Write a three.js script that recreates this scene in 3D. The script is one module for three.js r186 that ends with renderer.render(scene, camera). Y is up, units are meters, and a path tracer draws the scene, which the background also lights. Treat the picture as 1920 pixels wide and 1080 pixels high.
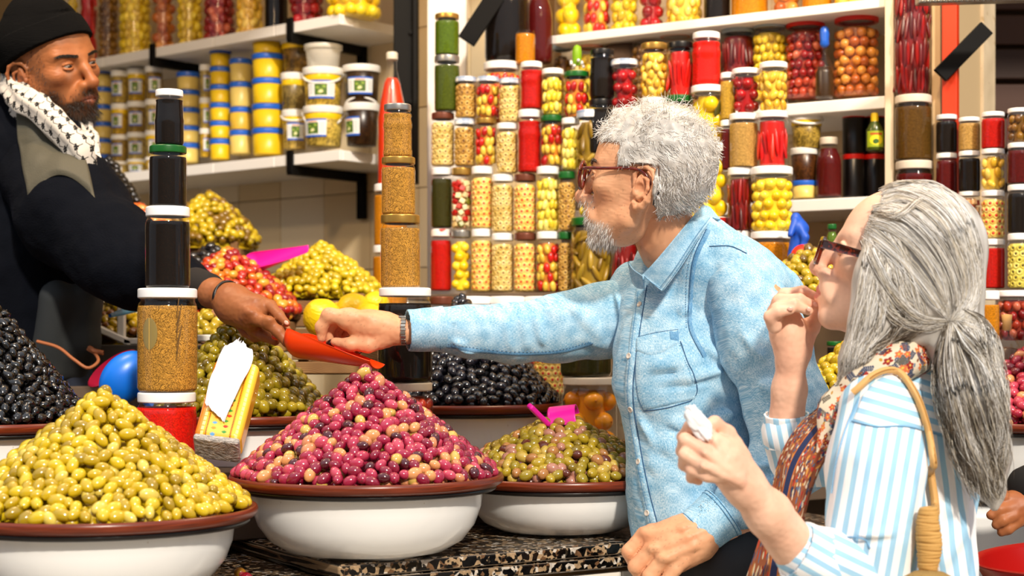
import * as THREE from 'three';
import { mergeGeometries, mergeVertices } from 'three/addons/utils/BufferGeometryUtils.js';
import { RoundedBoxGeometry } from 'three/addons/geometries/RoundedBoxGeometry.js';
import { ImprovedNoise } from 'three/addons/math/ImprovedNoise.js';

// ---------- camera, sky, sun, exposure ----------
const F = 3000, EYE = 1.3, HY = 635;            // focal length in pixels of the 1920x1080 frame, eye height, horizon row
const scene = new THREE.Scene();
const camera = new THREE.PerspectiveCamera(2 * Math.atan(540 / F) * 180 / Math.PI, 16 / 9, 0.1, 100);
camera.position.set(0, EYE, 0);
camera.setViewOffset(1920, 1080, 0, HY - 1080 / 2 > 0 ? -(HY - 540) : 0, 1920, 1080);   // rising front: the lens is shifted, verticals stay vertical
camera.focus = 2.68; camera.userData.fStop = 4.2;
const renderer = new THREE.WebGLRenderer({ antialias: true });
renderer.toneMapping = THREE.LinearToneMapping;
renderer.toneMappingExposure = 1.0;
renderer.shadowMap.enabled = true;
{ // hazy bright sky, the same all the way round, brighter towards the zenith as an overcast sky is
  const w = 64, h = 32, data = new Float32Array(w * h * 4);
  for (let y = 0; y < h; y++) for (let x = 0; x < w; x++) {
    const el = (y + 0.5) / h * Math.PI - Math.PI / 2, s = Math.max(0, Math.sin(el));
    const L = 0.44 * (1 + 2.0 * s) / 3 * 2.4, o = (y * w + x) * 4;
    data[o] = L * 0.94; data[o + 1] = L; data[o + 2] = L * 1.1; data[o + 3] = 1;
  }
  const sky = new THREE.DataTexture(data, w, h, THREE.RGBAFormat, THREE.FloatType);
  sky.mapping = THREE.EquirectangularReflectionMapping; sky.magFilter = THREE.LinearFilter; sky.needsUpdate = true;
  scene.background = sky; scene.environment = sky;
}
const sun = new THREE.DirectionalLight(0xfff3e2, 3.9);     // sun through thin cloud: wide and soft, from above and behind the camera on the right
sun.position.set(1.6, 4.6, 2.2); sun.target.position.set(0.1, 1.1, -2.7);
sun.castShadow = true; sun.shadow.radius = 7; sun.shadow.mapSize.set(2048, 2048);
Object.assign(sun.shadow.camera, { left: -4, right: 4, top: 4, bottom: -4, near: 0.1, far: 14 });
scene.add(sun, sun.target);

// ---------- helpers ----------
const SPOT = new THREE.Vector3(0, EYE, 0);       // the photographer's eye
const V = (x = 0, y = 0, z = 0) => new THREE.Vector3(x, y, z);
const P = (px, py, d) => V((px - 960) * d / F, EYE + (HY - py) * d / F, -d);   // the place seen at a pixel, d metres deep
const noise = new ImprovedNoise();
const N3 = (x, y, z) => noise.noise(x, y, z);
const clamp = (x, a = 0, b = 1) => Math.min(b, Math.max(a, x)), mix = (a, b, t) => a + (b - a) * t;
const sstep = (a, b, x) => { const t = clamp((x - a) / (b - a)); return t * t * (3 - 2 * t); };
function rng(seed) { let s = seed >>> 0; return () => { s = (s + 0x6d2b79f5) | 0; let t = Math.imul(s ^ (s >>> 15), 1 | s); t = (t + Math.imul(t ^ (t >>> 7), 61 | t)) ^ t; return ((t ^ (t >>> 14)) >>> 0) / 4294967296; }; }
const used = new Map();
function numbered(name) { const n = used.get(name) ?? 0; used.set(name, n + 1); return n ? `${name}_${String(n).padStart(3, '0')}` : name; }
function tag(o, label, category, group, kind) {
  if (label) o.userData.label = label;
  if (category) o.userData.category = category;
  if (group) o.userData.group = group;
  if (kind) o.userData.kind = kind;
  return o;
}
function thing(name, label, category, pos, group) {
  const o = new THREE.Group(); o.name = numbered(name); if (pos) o.position.copy(pos);
  scene.add(o); return tag(o, label, category, group);
}
function part(name, geo, mat, parent, kind) {
  const m = new THREE.Mesh(geo, mat); m.name = name; m.castShadow = m.receiveShadow = true;
  if (kind) m.userData.kind = kind;
  parent.add(m); return m;
}
function solo(name, geo, mat, label, category, group, kind) {
  const m = part(numbered(name), geo, mat, scene); return tag(m, label, category, group, kind);
}
const struct = (name, geo, mat) => { const m = part(name, geo, mat, scene); m.userData.kind = 'structure'; return m; };
const mats = new Map();
function M(color, rough = 0.5, extra = {}) {
  const key = [color, rough, Object.entries(extra).map(([k, v]) => k + (v?.uuid ?? v)).join()].join('|');
  if (!mats.has(key)) {
    const phys = ['transmission', 'clearcoat', 'sheen', 'ior', 'specularIntensity'].some((k) => k in extra);
    const m = new (phys ? THREE.MeshPhysicalMaterial : THREE.MeshStandardMaterial)({ color, roughness: rough, ...extra });
    mats.set(key, m);
  }
  return mats.get(key);
}
const col = (c) => new THREE.Color(c);
function tint(geo, c, vary, seed) {   // one vertex colour for a whole small geometry
  const k = col(c), n = geo.attributes.position.count, a = new Float32Array(n * 3);
  for (let i = 0; i < n; i++) { a[i * 3] = k.r; a[i * 3 + 1] = k.g; a[i * 3 + 2] = k.b; }
  geo.setAttribute('color', new THREE.BufferAttribute(a, 3)); return geo;
}
function canvasTex(w, h, draw, opt = {}) {
  const c = document.createElement('canvas'); c.width = w; c.height = h; draw(c.getContext('2d'), w, h);
  const t = new THREE.CanvasTexture(c); t.wrapS = t.wrapT = THREE.RepeatWrapping;
  if (!opt.data) t.colorSpace = THREE.SRGBColorSpace;
  if (opt.repeat) t.repeat.set(...opt.repeat);
  return t;
}
function noiseTex(size, fn, srgb = true) {   // fn(u, v) -> [r, g, b] in 0..1
  const d = new Uint8Array(size * size * 4);
  for (let y = 0; y < size; y++) for (let x = 0; x < size; x++) { const c = fn(x / size, y / size), o = (y * size + x) * 4; d[o] = clamp(c[0]) * 255; d[o + 1] = clamp(c[1]) * 255; d[o + 2] = clamp(c[2]) * 255; d[o + 3] = 255; }
  const t = new THREE.DataTexture(d, size, size); t.wrapS = t.wrapT = THREE.RepeatWrapping; t.magFilter = THREE.LinearFilter; t.minFilter = THREE.LinearFilter;
  if (srgb) t.colorSpace = THREE.SRGBColorSpace; t.needsUpdate = true; return t;
}
// noise that repeats at period n cells across the unit square
function tileN(u, v, n, s = 0) { const a = u * 2 * Math.PI, b = v * 2 * Math.PI, r = n / 6.2832; return N3(Math.cos(a) * r + s, Math.sin(a) * r + Math.cos(b) * r, Math.sin(b) * r + s * 1.7); }
function merge(list) {
  const mixed = list.some((g) => g.index) && list.some((g) => !g.index), names = ['position', 'normal', 'uv', 'color'].filter((n) => list.every((g) => g.attributes[n]));
  return mergeGeometries(list.map((g) => { if (mixed && g.index) g = g.toNonIndexed(); else if (Object.keys(g.attributes).length !== names.length) g = g.clone(); for (const n of Object.keys(g.attributes)) if (!names.includes(n)) g.deleteAttribute(n); return g; }));
}
const lathe = (pts, seg = 32) => new THREE.LatheGeometry(pts.map(([r, y]) => new THREE.Vector2(r, y)), seg);
function at(geo, pos, rot, scale) {
  const m = new THREE.Matrix4().compose(pos ?? V(), rot?.isQuaternion ? rot : new THREE.Quaternion().setFromEuler(rot ?? new THREE.Euler()), typeof scale === 'number' ? V(scale, scale, scale) : scale ?? V(1, 1, 1));
  return geo.applyMatrix4(m);
}
function tube(points, radius, seg = 24, rad = 8, closed = false) { return new THREE.TubeGeometry(new THREE.CatmullRomCurve3(points, closed), seg, radius, rad, closed); }
// tube whose radius changes along it: radii per point, optional flattening
function taper(points, radii, seg = 24, rad = 8) {
  const c = new THREE.CatmullRomCurve3(points), g = new THREE.TubeGeometry(c, seg, 1, rad, false), p = g.attributes.position;
  for (let i = 0; i <= seg; i++) {
    const t = i / seg, f = t * (radii.length - 1), k = Math.min(radii.length - 2, Math.floor(f)), r = mix(radii[k], radii[k + 1], f - k), o = c.getPointAt(t);
    for (let j = 0; j <= rad; j++) { const n = i * (rad + 1) + j; p.setXYZ(n, o.x + (p.getX(n) - o.x) * r, o.y + (p.getY(n) - o.y) * r, o.z + (p.getZ(n) - o.z) * r); }
  }
  g.computeVertexNormals(); return g;
}
// frames along the two shelf walls: origin, u along the wall, n towards the customer
function frame(px, d, ux, uz) {
  const l = Math.hypot(ux, uz), u = V(ux / l, 0, uz / l), n = V(-u.z, 0, u.x); if (n.z < 0) n.negate();
  const o = V((px - 960) * d / F, 0, -d), q = new THREE.Quaternion().setFromRotationMatrix(new THREE.Matrix4().makeBasis(u, V(0, 1, 0), u.clone().cross(V(0, 1, 0))));
  const s = u.clone().cross(V(0, 1, 0)).dot(n) > 0 ? 1 : -1;
  return { o, u, n, q, to: (a, y, b) => o.clone().addScaledVector(u, a).addScaledVector(n, b).setY(y),
    depth: (x, off = 0) => { const r = (x - 960) / F, b = o.clone().addScaledVector(n, off); /* ray (r,-1)*d */ return (b.dot(n)) / (r * n.x - n.z); },
    box: (a0, a1, y0, y1, b0, b1, r = 0.004) => at(r ? new RoundedBoxGeometry(Math.abs(a1 - a0), y1 - y0, Math.abs(b1 - b0), 2, r) : new THREE.BoxGeometry(Math.abs(a1 - a0), y1 - y0, Math.abs(b1 - b0)), o.clone().addScaledVector(u, (a0 + a1) / 2).addScaledVector(n, (b0 + b1) / 2).setY((y0 + y1) / 2), q) };
}
// ---------- signed distance fields and a surface-nets mesher ----------
const smin = (a, b, k) => { if (k <= 0) return Math.min(a, b); const h = clamp(0.5 + 0.5 * (b - a) / k); return b + (a - b) * h - k * h * (1 - h); };
function cap(a, b, ra, rb, k = 0.01, sub = false) {
  const bx = b.x - a.x, by = b.y - a.y, bz = b.z - a.z, ll = Math.max(1e-12, bx * bx + by * by + bz * bz);
  return { k, sub, f(x, y, z) { const px = x - a.x, py = y - a.y, pz = z - a.z; let h = (px * bx + py * by + pz * bz) / ll; h = h < 0 ? 0 : h > 1 ? 1 : h; const dx = px - bx * h, dy = py - by * h, dz = pz - bz * h; return Math.sqrt(dx * dx + dy * dy + dz * dz) - (ra + (rb - ra) * h); },
    c: a.clone().add(b).multiplyScalar(0.5), r: Math.sqrt(ll) / 2 + Math.max(ra, rb) };
}
function ell(c, r, k = 0.01, rot = null, sub = false) {
  const m = rot ? new THREE.Matrix4().makeRotationFromEuler(rot).transpose().elements : null, ix = 1 / r.x, iy = 1 / r.y, iz = 1 / r.z;
  return { k, sub, f(x, y, z) { let px = x - c.x, py = y - c.y, pz = z - c.z; if (m) { const a = m[0] * px + m[4] * py + m[8] * pz, b = m[1] * px + m[5] * py + m[9] * pz, e = m[2] * px + m[6] * py + m[10] * pz; px = a; py = b; pz = e; }
      px *= ix; py *= iy; pz *= iz; const k0 = Math.sqrt(px * px + py * py + pz * pz); px *= ix; py *= iy; pz *= iz; const k1 = Math.sqrt(px * px + py * py + pz * pz); return k1 < 1e-9 ? -Math.min(r.x, r.y, r.z) : k0 * (k0 - 1) / k1; }, c, r: Math.max(r.x, r.y, r.z) };
}
function field(prims, disp) {
  return (x, y, z) => {
    let d = 1e3;
    for (let i = 0; i < prims.length; i++) {
      const q = prims[i], bx = x - q.c.x, by = y - q.c.y, bz = z - q.c.z, lo = Math.sqrt(bx * bx + by * by + bz * bz) - q.r;
      if (q.sub) { if (lo > q.k - d && lo > q.k) continue; d = -smin(-d, q.f(x, y, z), q.k); } else { if (lo > d + q.k) continue; d = smin(d, q.f(x, y, z), q.k); }
    }
    return disp ? d + disp(x, y, z, d) : d;
  };
}
function bounds(prims, pad = 0.02) { const b = new THREE.Box3(); for (const q of prims) if (!q.sub) { b.expandByPoint(V(q.c.x - q.r, q.c.y - q.r, q.c.z - q.r)); b.expandByPoint(V(q.c.x + q.r, q.c.y + q.r, q.c.z + q.r)); } return b.expandByScalar(pad); }
function nets(f, box, h, opt = {}) {
  const nx = Math.ceil((box.max.x - box.min.x) / h) + 1, ny = Math.ceil((box.max.y - box.min.y) / h) + 1, nz = Math.ceil((box.max.z - box.min.z) / h) + 1, B = 4;
  const g = new Float32Array(nx * ny * nz), id = (i, j, k) => (k * ny + j) * nx + i, { x: ox, y: oy, z: oz } = box.min, live = [];
  for (let k = 0; k < nz; k += B) for (let j = 0; j < ny; j += B) for (let i = 0; i < nx; i += B) {
    const c = f(ox + (i + 1.5) * h, oy + (j + 1.5) * h, oz + (k + 1.5) * h), far = Math.abs(c) > h * 2.6 * 1.5 + (opt.slack ?? 0.006), k1 = Math.min(nz, k + B), j1 = Math.min(ny, j + B), i1 = Math.min(nx, i + B);
    if (!far) live.push(i, j, k);
    for (let kk = k; kk < k1; kk++) for (let jj = j; jj < j1; jj++) { const o = (kk * ny + jj) * nx; for (let ii = i; ii < i1; ii++) g[o + ii] = far ? c : f(ox + ii * h, oy + jj * h, oz + kk * h); }
  }
  const cell = new Int32Array(nx * ny * nz).fill(-1), pos = [], idx = [], E = [[0, 1], [2, 3], [4, 5], [6, 7], [0, 2], [1, 3], [4, 6], [5, 7], [0, 4], [1, 5], [2, 6], [3, 7]], v = new Float32Array(8);
  const each = (lo, fn) => { for (let n = 0; n < live.length; n += 3) { const k1 = Math.min(nz - 1, live[n + 2] + B), j1 = Math.min(ny - 1, live[n + 1] + B), i1 = Math.min(nx - 1, live[n] + B); for (let k = Math.max(lo, live[n + 2]); k < k1; k++) for (let j = Math.max(lo, live[n + 1]); j < j1; j++) for (let i = Math.max(lo, live[n]); i < i1; i++) fn(i, j, k); } };
  each(0, (i, j, k) => {
    let s = 0;
    for (let n = 0; n < 8; n++) { v[n] = g[id(i + (n & 1), j + (n >> 1 & 1), k + (n >> 2))]; if (v[n] < 0) s++; }
    if (s === 0 || s === 8) return;
    let x = 0, y = 0, z = 0, c = 0;
    for (const [a, b] of E) if ((v[a] < 0) !== (v[b] < 0)) { const t = v[a] / (v[a] - v[b]); x += (a & 1) + ((b & 1) - (a & 1)) * t; y += (a >> 1 & 1) + ((b >> 1 & 1) - (a >> 1 & 1)) * t; z += (a >> 2) + ((b >> 2) - (a >> 2)) * t; c++; }
    cell[id(i, j, k)] = pos.length / 3; pos.push(ox + (i + x / c) * h, oy + (j + y / c) * h, oz + (k + z / c) * h);
  });
  const quad = (a, b, c, d, flip) => { if (a < 0 || b < 0 || c < 0 || d < 0) return; if (flip) idx.push(a, c, b, a, d, c); else idx.push(a, b, c, a, c, d); };
  each(1, (i, j, k) => {
    const a = g[id(i, j, k)] < 0;
    if (a !== g[id(i + 1, j, k)] < 0) quad(cell[id(i, j - 1, k - 1)], cell[id(i, j, k - 1)], cell[id(i, j, k)], cell[id(i, j - 1, k)], !a);
    if (a !== g[id(i, j + 1, k)] < 0) quad(cell[id(i - 1, j, k - 1)], cell[id(i - 1, j, k)], cell[id(i, j, k)], cell[id(i, j, k - 1)], !a);
    if (a !== g[id(i, j, k + 1)] < 0) quad(cell[id(i - 1, j - 1, k)], cell[id(i, j - 1, k)], cell[id(i, j, k)], cell[id(i - 1, j, k)], !a);
  });
  const nrm = new Float32Array(pos.length), e = opt.e ?? h * 0.6;
  for (let n = 0; n < pos.length; n += 3) {
    const [x, y, z] = [pos[n], pos[n + 1], pos[n + 2]];
    let a = f(x + e, y, z) - f(x - e, y, z), b = f(x, y + e, z) - f(x, y - e, z), c = f(x, y, z + e) - f(x, y, z - e); const l = Math.hypot(a, b, c) || 1;
    nrm[n] = a / l; nrm[n + 1] = b / l; nrm[n + 2] = c / l;
  }
  const geo = new THREE.BufferGeometry();
  geo.setAttribute('position', new THREE.BufferAttribute(new Float32Array(pos), 3)); geo.setAttribute('normal', new THREE.BufferAttribute(nrm, 3)); geo.setIndex(idx);
  if (opt.uv) { const uv = new Float32Array(pos.length / 3 * 2); for (let n = 0; n < pos.length / 3; n++) { const t = opt.uv(pos[n * 3], pos[n * 3 + 1], pos[n * 3 + 2], nrm[n * 3], nrm[n * 3 + 1], nrm[n * 3 + 2]); uv[n * 2] = t[0]; uv[n * 2 + 1] = t[1]; } geo.setAttribute('uv', new THREE.BufferAttribute(uv, 2)); }
  if (opt.color) { const c = new Float32Array(pos.length); for (let n = 0; n < pos.length; n += 3) { const t = opt.color(pos[n], pos[n + 1], pos[n + 2], nrm[n], nrm[n + 1], nrm[n + 2]); c[n] = t.r; c[n + 1] = t.g; c[n + 2] = t.b; } geo.setAttribute('color', new THREE.BufferAttribute(c, 3)); }
  return geo;
}
const fieldMesh = (prims, h, opt = {}) => nets(field(prims, opt.disp), opt.box ?? bounds(prims, h * 3 + (opt.pad ?? 0)), h, opt);
// ---------- the setting ----------
const L = frame(640, 4.2, -0.770, -0.638), R = frame(1035, 4.0, 0.85, 0.526), K = frame(570, 2.54, 0.851, -0.524);
const along = (fr, px, off = 0) => P(px, 0, fr.depth(px, off)).sub(fr.o).dot(fr.u);
const hAt = (py, d) => EYE + (HY - py) * d / F;
function boxUV(g, s = 1) {   // uv in metres, by the way each face points
  const p = g.attributes.position, n = g.attributes.normal, uv = new Float32Array(p.count * 2);
  for (let i = 0; i < p.count; i++) {
    const ax = Math.abs(n.getX(i)), ay = Math.abs(n.getY(i)), az = Math.abs(n.getZ(i));
    if (ay > ax && ay > az) { uv[i * 2] = p.getX(i) * s; uv[i * 2 + 1] = p.getZ(i) * s; } else { uv[i * 2] = (p.getX(i) * 0.83 - p.getZ(i) * 0.56) * s; uv[i * 2 + 1] = p.getY(i) * s; }
  }
  g.setAttribute('uv', new THREE.BufferAttribute(uv, 2)); return g;
}
function worley(size, cells, seed) {   // tiling cell noise: returns per pixel [index of nearest, distance, second distance]
  const r = rng(seed), pts = []; for (let j = 0; j < cells; j++) for (let i = 0; i < cells; i++) pts.push([(i + r()) / cells, (j + r()) / cells, r()]);
  return (u, v) => {
    const ci = Math.floor(u * cells), cj = Math.floor(v * cells); let a = 9, b = 9, k = 0;
    for (let dj = -1; dj <= 1; dj++) for (let di = -1; di <= 1; di++) {
      const i = (ci + di + cells) % cells, j = (cj + dj + cells) % cells, q = pts[j * cells + i];
      let dx = Math.abs(q[0] - u), dy = Math.abs(q[1] - v); if (dx > 0.5) dx = 1 - dx; if (dy > 0.5) dy = 1 - dy;
      const d = Math.hypot(dx, dy) * cells; if (d < a) { b = a; a = d; k = q[2]; } else if (d < b) b = d;
    }
    return [k, a, b];
  };
}
const graniteTex = (() => { const w1 = worley(512, 34, 3), w2 = worley(512, 60, 7);
  return noiseTex(512, (u, v) => { const [k] = w1(u + tileN(u, v, 30) * 0.012 - Math.floor(u), v), [k2] = w2(u, v); let c = k < 0.42 ? [0.05, 0.045, 0.04] : k < 0.72 ? [0.62, 0.52, 0.4] : k < 0.88 ? [0.75, 0.71, 0.66] : [0.4, 0.29, 0.2]; const f = k2 < 0.3 ? 0.25 : 0.8 + k2 * 0.3; return c.map((x) => x * f); }); })();
graniteTex.repeat.set(3.5, 3.5);
const plasterTex = noiseTex(256, (u, v) => { const n = tileN(u, v, 5) * 0.06 + tileN(u, v, 18, 4) * 0.05; const s = tileN(u, v, 40, 9) > 0.5 ? 0.1 : 0; return [0.86 + n - s, 0.78 + n - s * 1.2, 0.65 + n - s * 1.4]; });
const woodTex = noiseTex(256, (u, v) => { const g = tileN(u * 1, v, 4) * 0.1 + Math.sin((v * 40 + tileN(u, v, 3, 2) * 5) * 6.283) * 0.05; return [0.5 + g, 0.36 + g, 0.2 + g * 0.8]; });
const m = { plaster: M('#ffffff', 0.8, { map: plasterTex }), tile: M('#ecd9b4', 0.28), tile2: M('#e4cfa6', 0.3), tile3: M('#f1e3c6', 0.28), grout: M('#9c8562', 0.9), granite: M('#ffffff', 0.18, { map: graniteTex }),
  shelf: M('#f1efec', 0.4), black: M('#0a0909', 0.5, { specularIntensity: 0.25 }), dark: M('#5b4a3b', 0.8), post: M('#0b0a09', 0.5, { specularIntensity: 0.3 }), white: M('#efece6', 0.5), concrete: M('#a39a8c', 0.9), redboard: M('#d8380c', 0.5), darkwood: M('#2b1a12', 0.7), wood: M('#ffffff', 0.7, { map: woodTex }), counterTile: M('#efeae0', 0.25), steel: M('#8f8a82', 0.35, { metalness: 0.8 }) };
struct('floor', boxUV(at(new THREE.BoxGeometry(16, 0.1, 22), V(0, -0.05, 2))), m.concrete);
struct('ceiling', at(new THREE.BoxGeometry(9, 0.1, 4.6), V(0, 2.95, -5.6)), m.white);
struct('wall_street', at(new THREE.BoxGeometry(20, 3.4, 0.3), V(0, 1.7, 5.2)), M('#b29678', 0.9));   // the house front across the lane, behind the camera: jars and olives mirror it
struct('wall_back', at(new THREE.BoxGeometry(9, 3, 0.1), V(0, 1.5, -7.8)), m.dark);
// left wall, tiled
{
  const w = struct('wall_left', boxUV(L.box(-0.42, 3.6, 0, 2.9, -0.29, -0.4, 0)), m.grout), r = rng(5);
  for (let j = 0; j < 9; j++) for (let i = -2; i < 9; i++) {
    const a0 = i * 0.187 - 0.02, y0 = 1.715 - 0.44 + (j - 1) * 0.22; if (y0 > 2.6) continue;
    part('tile', L.box(Math.max(a0, -0.41) + 0.0012, a0 + 0.187 - 0.0012, y0 + 0.0012, y0 + 0.22 - 0.0012, -0.276 + r() * 0.0012, -0.292, 0.002), [m.tile, m.tile2, m.tile3][Math.floor(r() * 3)], w);
  }
}
// wall behind the right shelves and the white pillar between the two units
struct('wall_right', boxUV(R.box(-0.62, along(R, 1764), 0, 2.9, -0.34, -0.44, 0), 1.5), m.plaster);
struct('pillar', (() => { const d = 4.0; return boxUV(at(new RoundedBoxGeometry(0.1, 2.9, 0.12, 2, 0.004), V((836 - 960) * d / F, 1.45, -d - 0.12)), 1.5); })(), M('#f0ebe2', 0.6));
solo('steel_post', (() => { const d = 4.1; return merge([at(new RoundedBoxGeometry(0.052, 1.6, 0.05, 2, 0.003), V((758 - 960) * d / F, hAt(345, d) + 0.8, -d)), at(new RoundedBoxGeometry(0.012, 1.6, 0.07, 2, 0.003), V((780 - 960) * d / F, hAt(345, d) + 0.8, -d + 0.01)), ...[60, 190, 290].map((y) => at(new THREE.CylinderGeometry(0.006, 0.006, 0.01, 10).rotateX(Math.PI / 2), P(771, y, d - 0.028)))]); })(), m.post, 'black steel post between the tub shelves and the white pillar', 'post');
// shelves
function shelf(fr, a0, a1, top, thick, deep, label, mat = m.shelf, segs = 0) {
  const o = thing('shelf', label, 'shelf');
  part('board', fr.box(a0, a1, top - thick, top, -0.006, -deep, 0.003), mat, o);
  if (segs) for (let i = 0; i < segs; i++) { const b0 = mix(a0, a1, i / segs), b1 = mix(a0, a1, (i + 1) / segs); part('edge_tile', fr.box(b0 + 0.0015, b1 - 0.0015, top - thick, top + 0.001, 0.004, -0.008, 0.002), mat, o); }
  return o;
}
function bracket(fr, a, top, label, deep = 0.27) {
  const o = thing('shelf_bracket', label, 'bracket');
  part('arm', fr.box(a - 0.012, a + 0.012, top - 0.026, top - 0.001, 0.012, -deep, 0.002), m.black, o);
  part('hook', fr.box(a - 0.012, a + 0.012, top - 0.02, top + 0.04, 0.006, 0.014, 0.002), m.black, o);
  part('strap', fr.box(a - 0.014, a + 0.014, top - 0.13, top - 0.001, -deep + 0.016, -deep, 0.002), m.black, o);
}
const topL1 = hAt(26, 4.2), topL2 = hAt(281, 4.2);
shelf(L, 0, 2.3, topL1, 0.028, 0.276, 'upper white shelf on the left wall holding tall jars', m.shelf, 9);
shelf(L, 0, 2.3, topL2, 0.028, 0.276, 'lower white shelf on the left wall holding tubs with blue lids', m.shelf, 9);
bracket(L, along(L, 549), topL1 - 0.028, 'black bracket under the corner end of the upper left shelf');
bracket(L, along(L, 291), topL1 - 0.028, 'black bracket under the middle of the upper left shelf');
bracket(L, along(L, 549), topL2 - 0.028, 'black bracket under the corner end of the tub shelf');
const topR1 = hAt(66, 4.0), topR2 = hAt(186, R.depth(1570)), topR3 = hAt(372, R.depth(1540)), aR = along(R, 1662);
shelf(R, -0.005, aR - 0.005, topR1, 0.022, 0.33, 'top white shelf above the jar wall, carrying tall yellow jars');
shelf(R, 0.05, aR - 0.005, topR2, 0.028, 0.33, 'middle white shelf on the right with two red lidded jars');
shelf(R, 0.05, aR - 0.005, topR3, 0.028, 0.33, 'lower white shelf on the right with black cans');
solo('shelf_divider', R.box(aR, aR + 0.02, 1.0, 2.8, 0.012, -0.34, 0.002), M('#e2d3b8', 0.5), 'cream upright panel at the end of the right shelves', 'panel');
solo('shelf_divider', R.box(along(R, 1741), along(R, 1741) + 0.02, 1.0, 2.8, -0.02, -0.36, 0.002), M('#cdb288', 0.6), 'beige wooden upright beside the red board', 'panel');
solo('red_board', R.box(along(R, 1766, 0), along(R, 1794, 0), 1.2, 2.8, 0.0, -0.02, 0.002), m.redboard, 'narrow orange red upright board on the right', 'board');
// dark recess on the far right with a planked shutter
{
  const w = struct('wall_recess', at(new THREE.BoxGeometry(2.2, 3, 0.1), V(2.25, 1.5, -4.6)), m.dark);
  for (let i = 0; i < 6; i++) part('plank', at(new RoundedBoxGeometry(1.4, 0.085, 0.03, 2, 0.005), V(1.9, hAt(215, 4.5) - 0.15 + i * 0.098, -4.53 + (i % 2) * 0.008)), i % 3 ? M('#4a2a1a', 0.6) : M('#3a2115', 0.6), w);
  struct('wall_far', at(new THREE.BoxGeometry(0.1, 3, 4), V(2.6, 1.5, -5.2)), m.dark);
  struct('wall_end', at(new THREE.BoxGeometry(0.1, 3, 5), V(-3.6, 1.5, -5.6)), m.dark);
}
function strap(p, q, w, label) { const c = p.clone().add(q).multiplyScalar(0.5), o = at(new RoundedBoxGeometry(p.distanceTo(q), w, 0.012, 2, 0.002), c, new THREE.Euler(0, 0, Math.atan2(q.y - p.y, q.x - p.x))); solo('metal_strap', o, m.black, label, 'bracket'); }
strap(P(874, 78, 3.9), P(945, -30, 3.9), 0.046, 'black diagonal metal brace on the cream wall above the jar wall');
strap(P(1762, 142, 3.465), P(1850, 52, 3.465), 0.036, 'black diagonal metal brace crossing the red board');
{ // perforated metal shelf edge at the top right
  const d = 3.3, o = thing('metal_rack', 'perforated grey metal rack edge at the top right corner', 'rack'); const y = hAt(4, d), x0 = (1722 - 960) * d / F;
  part('bar', at(new RoundedBoxGeometry(0.6, 0.016, 0.03, 2, 0.003), V(x0 + 0.3, y + 0.014, -d - 0.015), new THREE.Euler(0, 0, 0.03)), m.steel, o);
  const b = []; for (let i = 0; i < 24; i++) b.push(at(new THREE.SphereGeometry(0.0045, 8, 6), V(x0 + 0.008 + i * 0.011, y + 0.001 + i * 0.00033, -d + 0.003))); part('studs', merge(b), m.steel, o);
}
// counter: two granite slabs, tiled front, ledge for the jar stacks, step for the second row of bowls
const CT = 0.949;
{
  const o = thing('granite_counter', 'speckled granite counter slab with a doubled edge under the front bowls', 'counter');
  part('slab', boxUV(K.box(0.02, 1.15, CT - 0.022, CT, 0.085, -0.6, 0.005)), m.granite, o);
  part('lower_slab', boxUV(K.box(0.05, 1.15, CT - 0.045, CT - 0.0235, 0.08, -0.6, 0.005)), m.granite, o);
  const q = solo('granite_counter', boxUV(K.box(-1.6, 0.015, CT - 0.05, CT - 0.024, 0.14, -0.6, 0.005)), m.granite, 'lower granite slab at the left under the green olive bowl', 'counter');
  const w = struct('counter_front', boxUV(K.box(-1.6, 1.12, 0, CT - 0.05, 0.05, -0.08, 0)), m.grout);
  for (let j = 0; j < 3; j++) for (let i = -8; i < 5; i++) part('tile', K.box(i * 0.2 + 0.075 - 0.099, i * 0.2 + 0.075 + 0.099, CT - 0.052 - (j + 1) * 0.2, CT - 0.054 - j * 0.2, 0.062, 0.046, 0.002), m.counterTile, w);
  const w2 = struct('trim_1', K.box(-1.7, 1.7, CT, 1.07, -0.28, -0.42, 0.003), m.dark);
}
struct('trim_2', K.box(-2.2, 2.2, 0.6, 0.985, -0.43, -1.0, 0.003), m.dark);
struct('trim_3', K.box(-0.8, 0.35, 0.6, 1.2, -1.0, -1.5, 0.003), m.dark);
// ---------- jars ----------
const glass = new THREE.MeshPhysicalMaterial({ color: '#ffffff', transmission: 1, thickness: 0, roughness: 0.03, ior: 1.5, specularIntensity: 0.75 });
const vc = (rough = 0.35, extra = {}) => M('#ffffff', rough, { vertexColors: true, ...extra });
const ginghamTex = canvasTex(64, 64, (c) => { c.fillStyle = '#fff'; c.fillRect(0, 0, 64, 64); c.fillStyle = 'rgba(90,120,170,.45)'; for (let i = 0; i < 8; i += 2) { c.fillRect(i * 8, 0, 8, 64); c.fillRect(0, i * 8, 64, 8); } });
const speckTex = canvasTex(64, 64, (c) => { const r = rng(9); c.fillStyle = '#f4efe9'; c.fillRect(0, 0, 64, 64); c.fillStyle = '#b01d18'; for (let i = 0; i < 14; i++) { c.beginPath(); c.ellipse(r() * 64, r() * 64, 3 + r() * 4, 2 + r() * 3, r() * 3, 0, 7); c.fill(); } });
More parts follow.
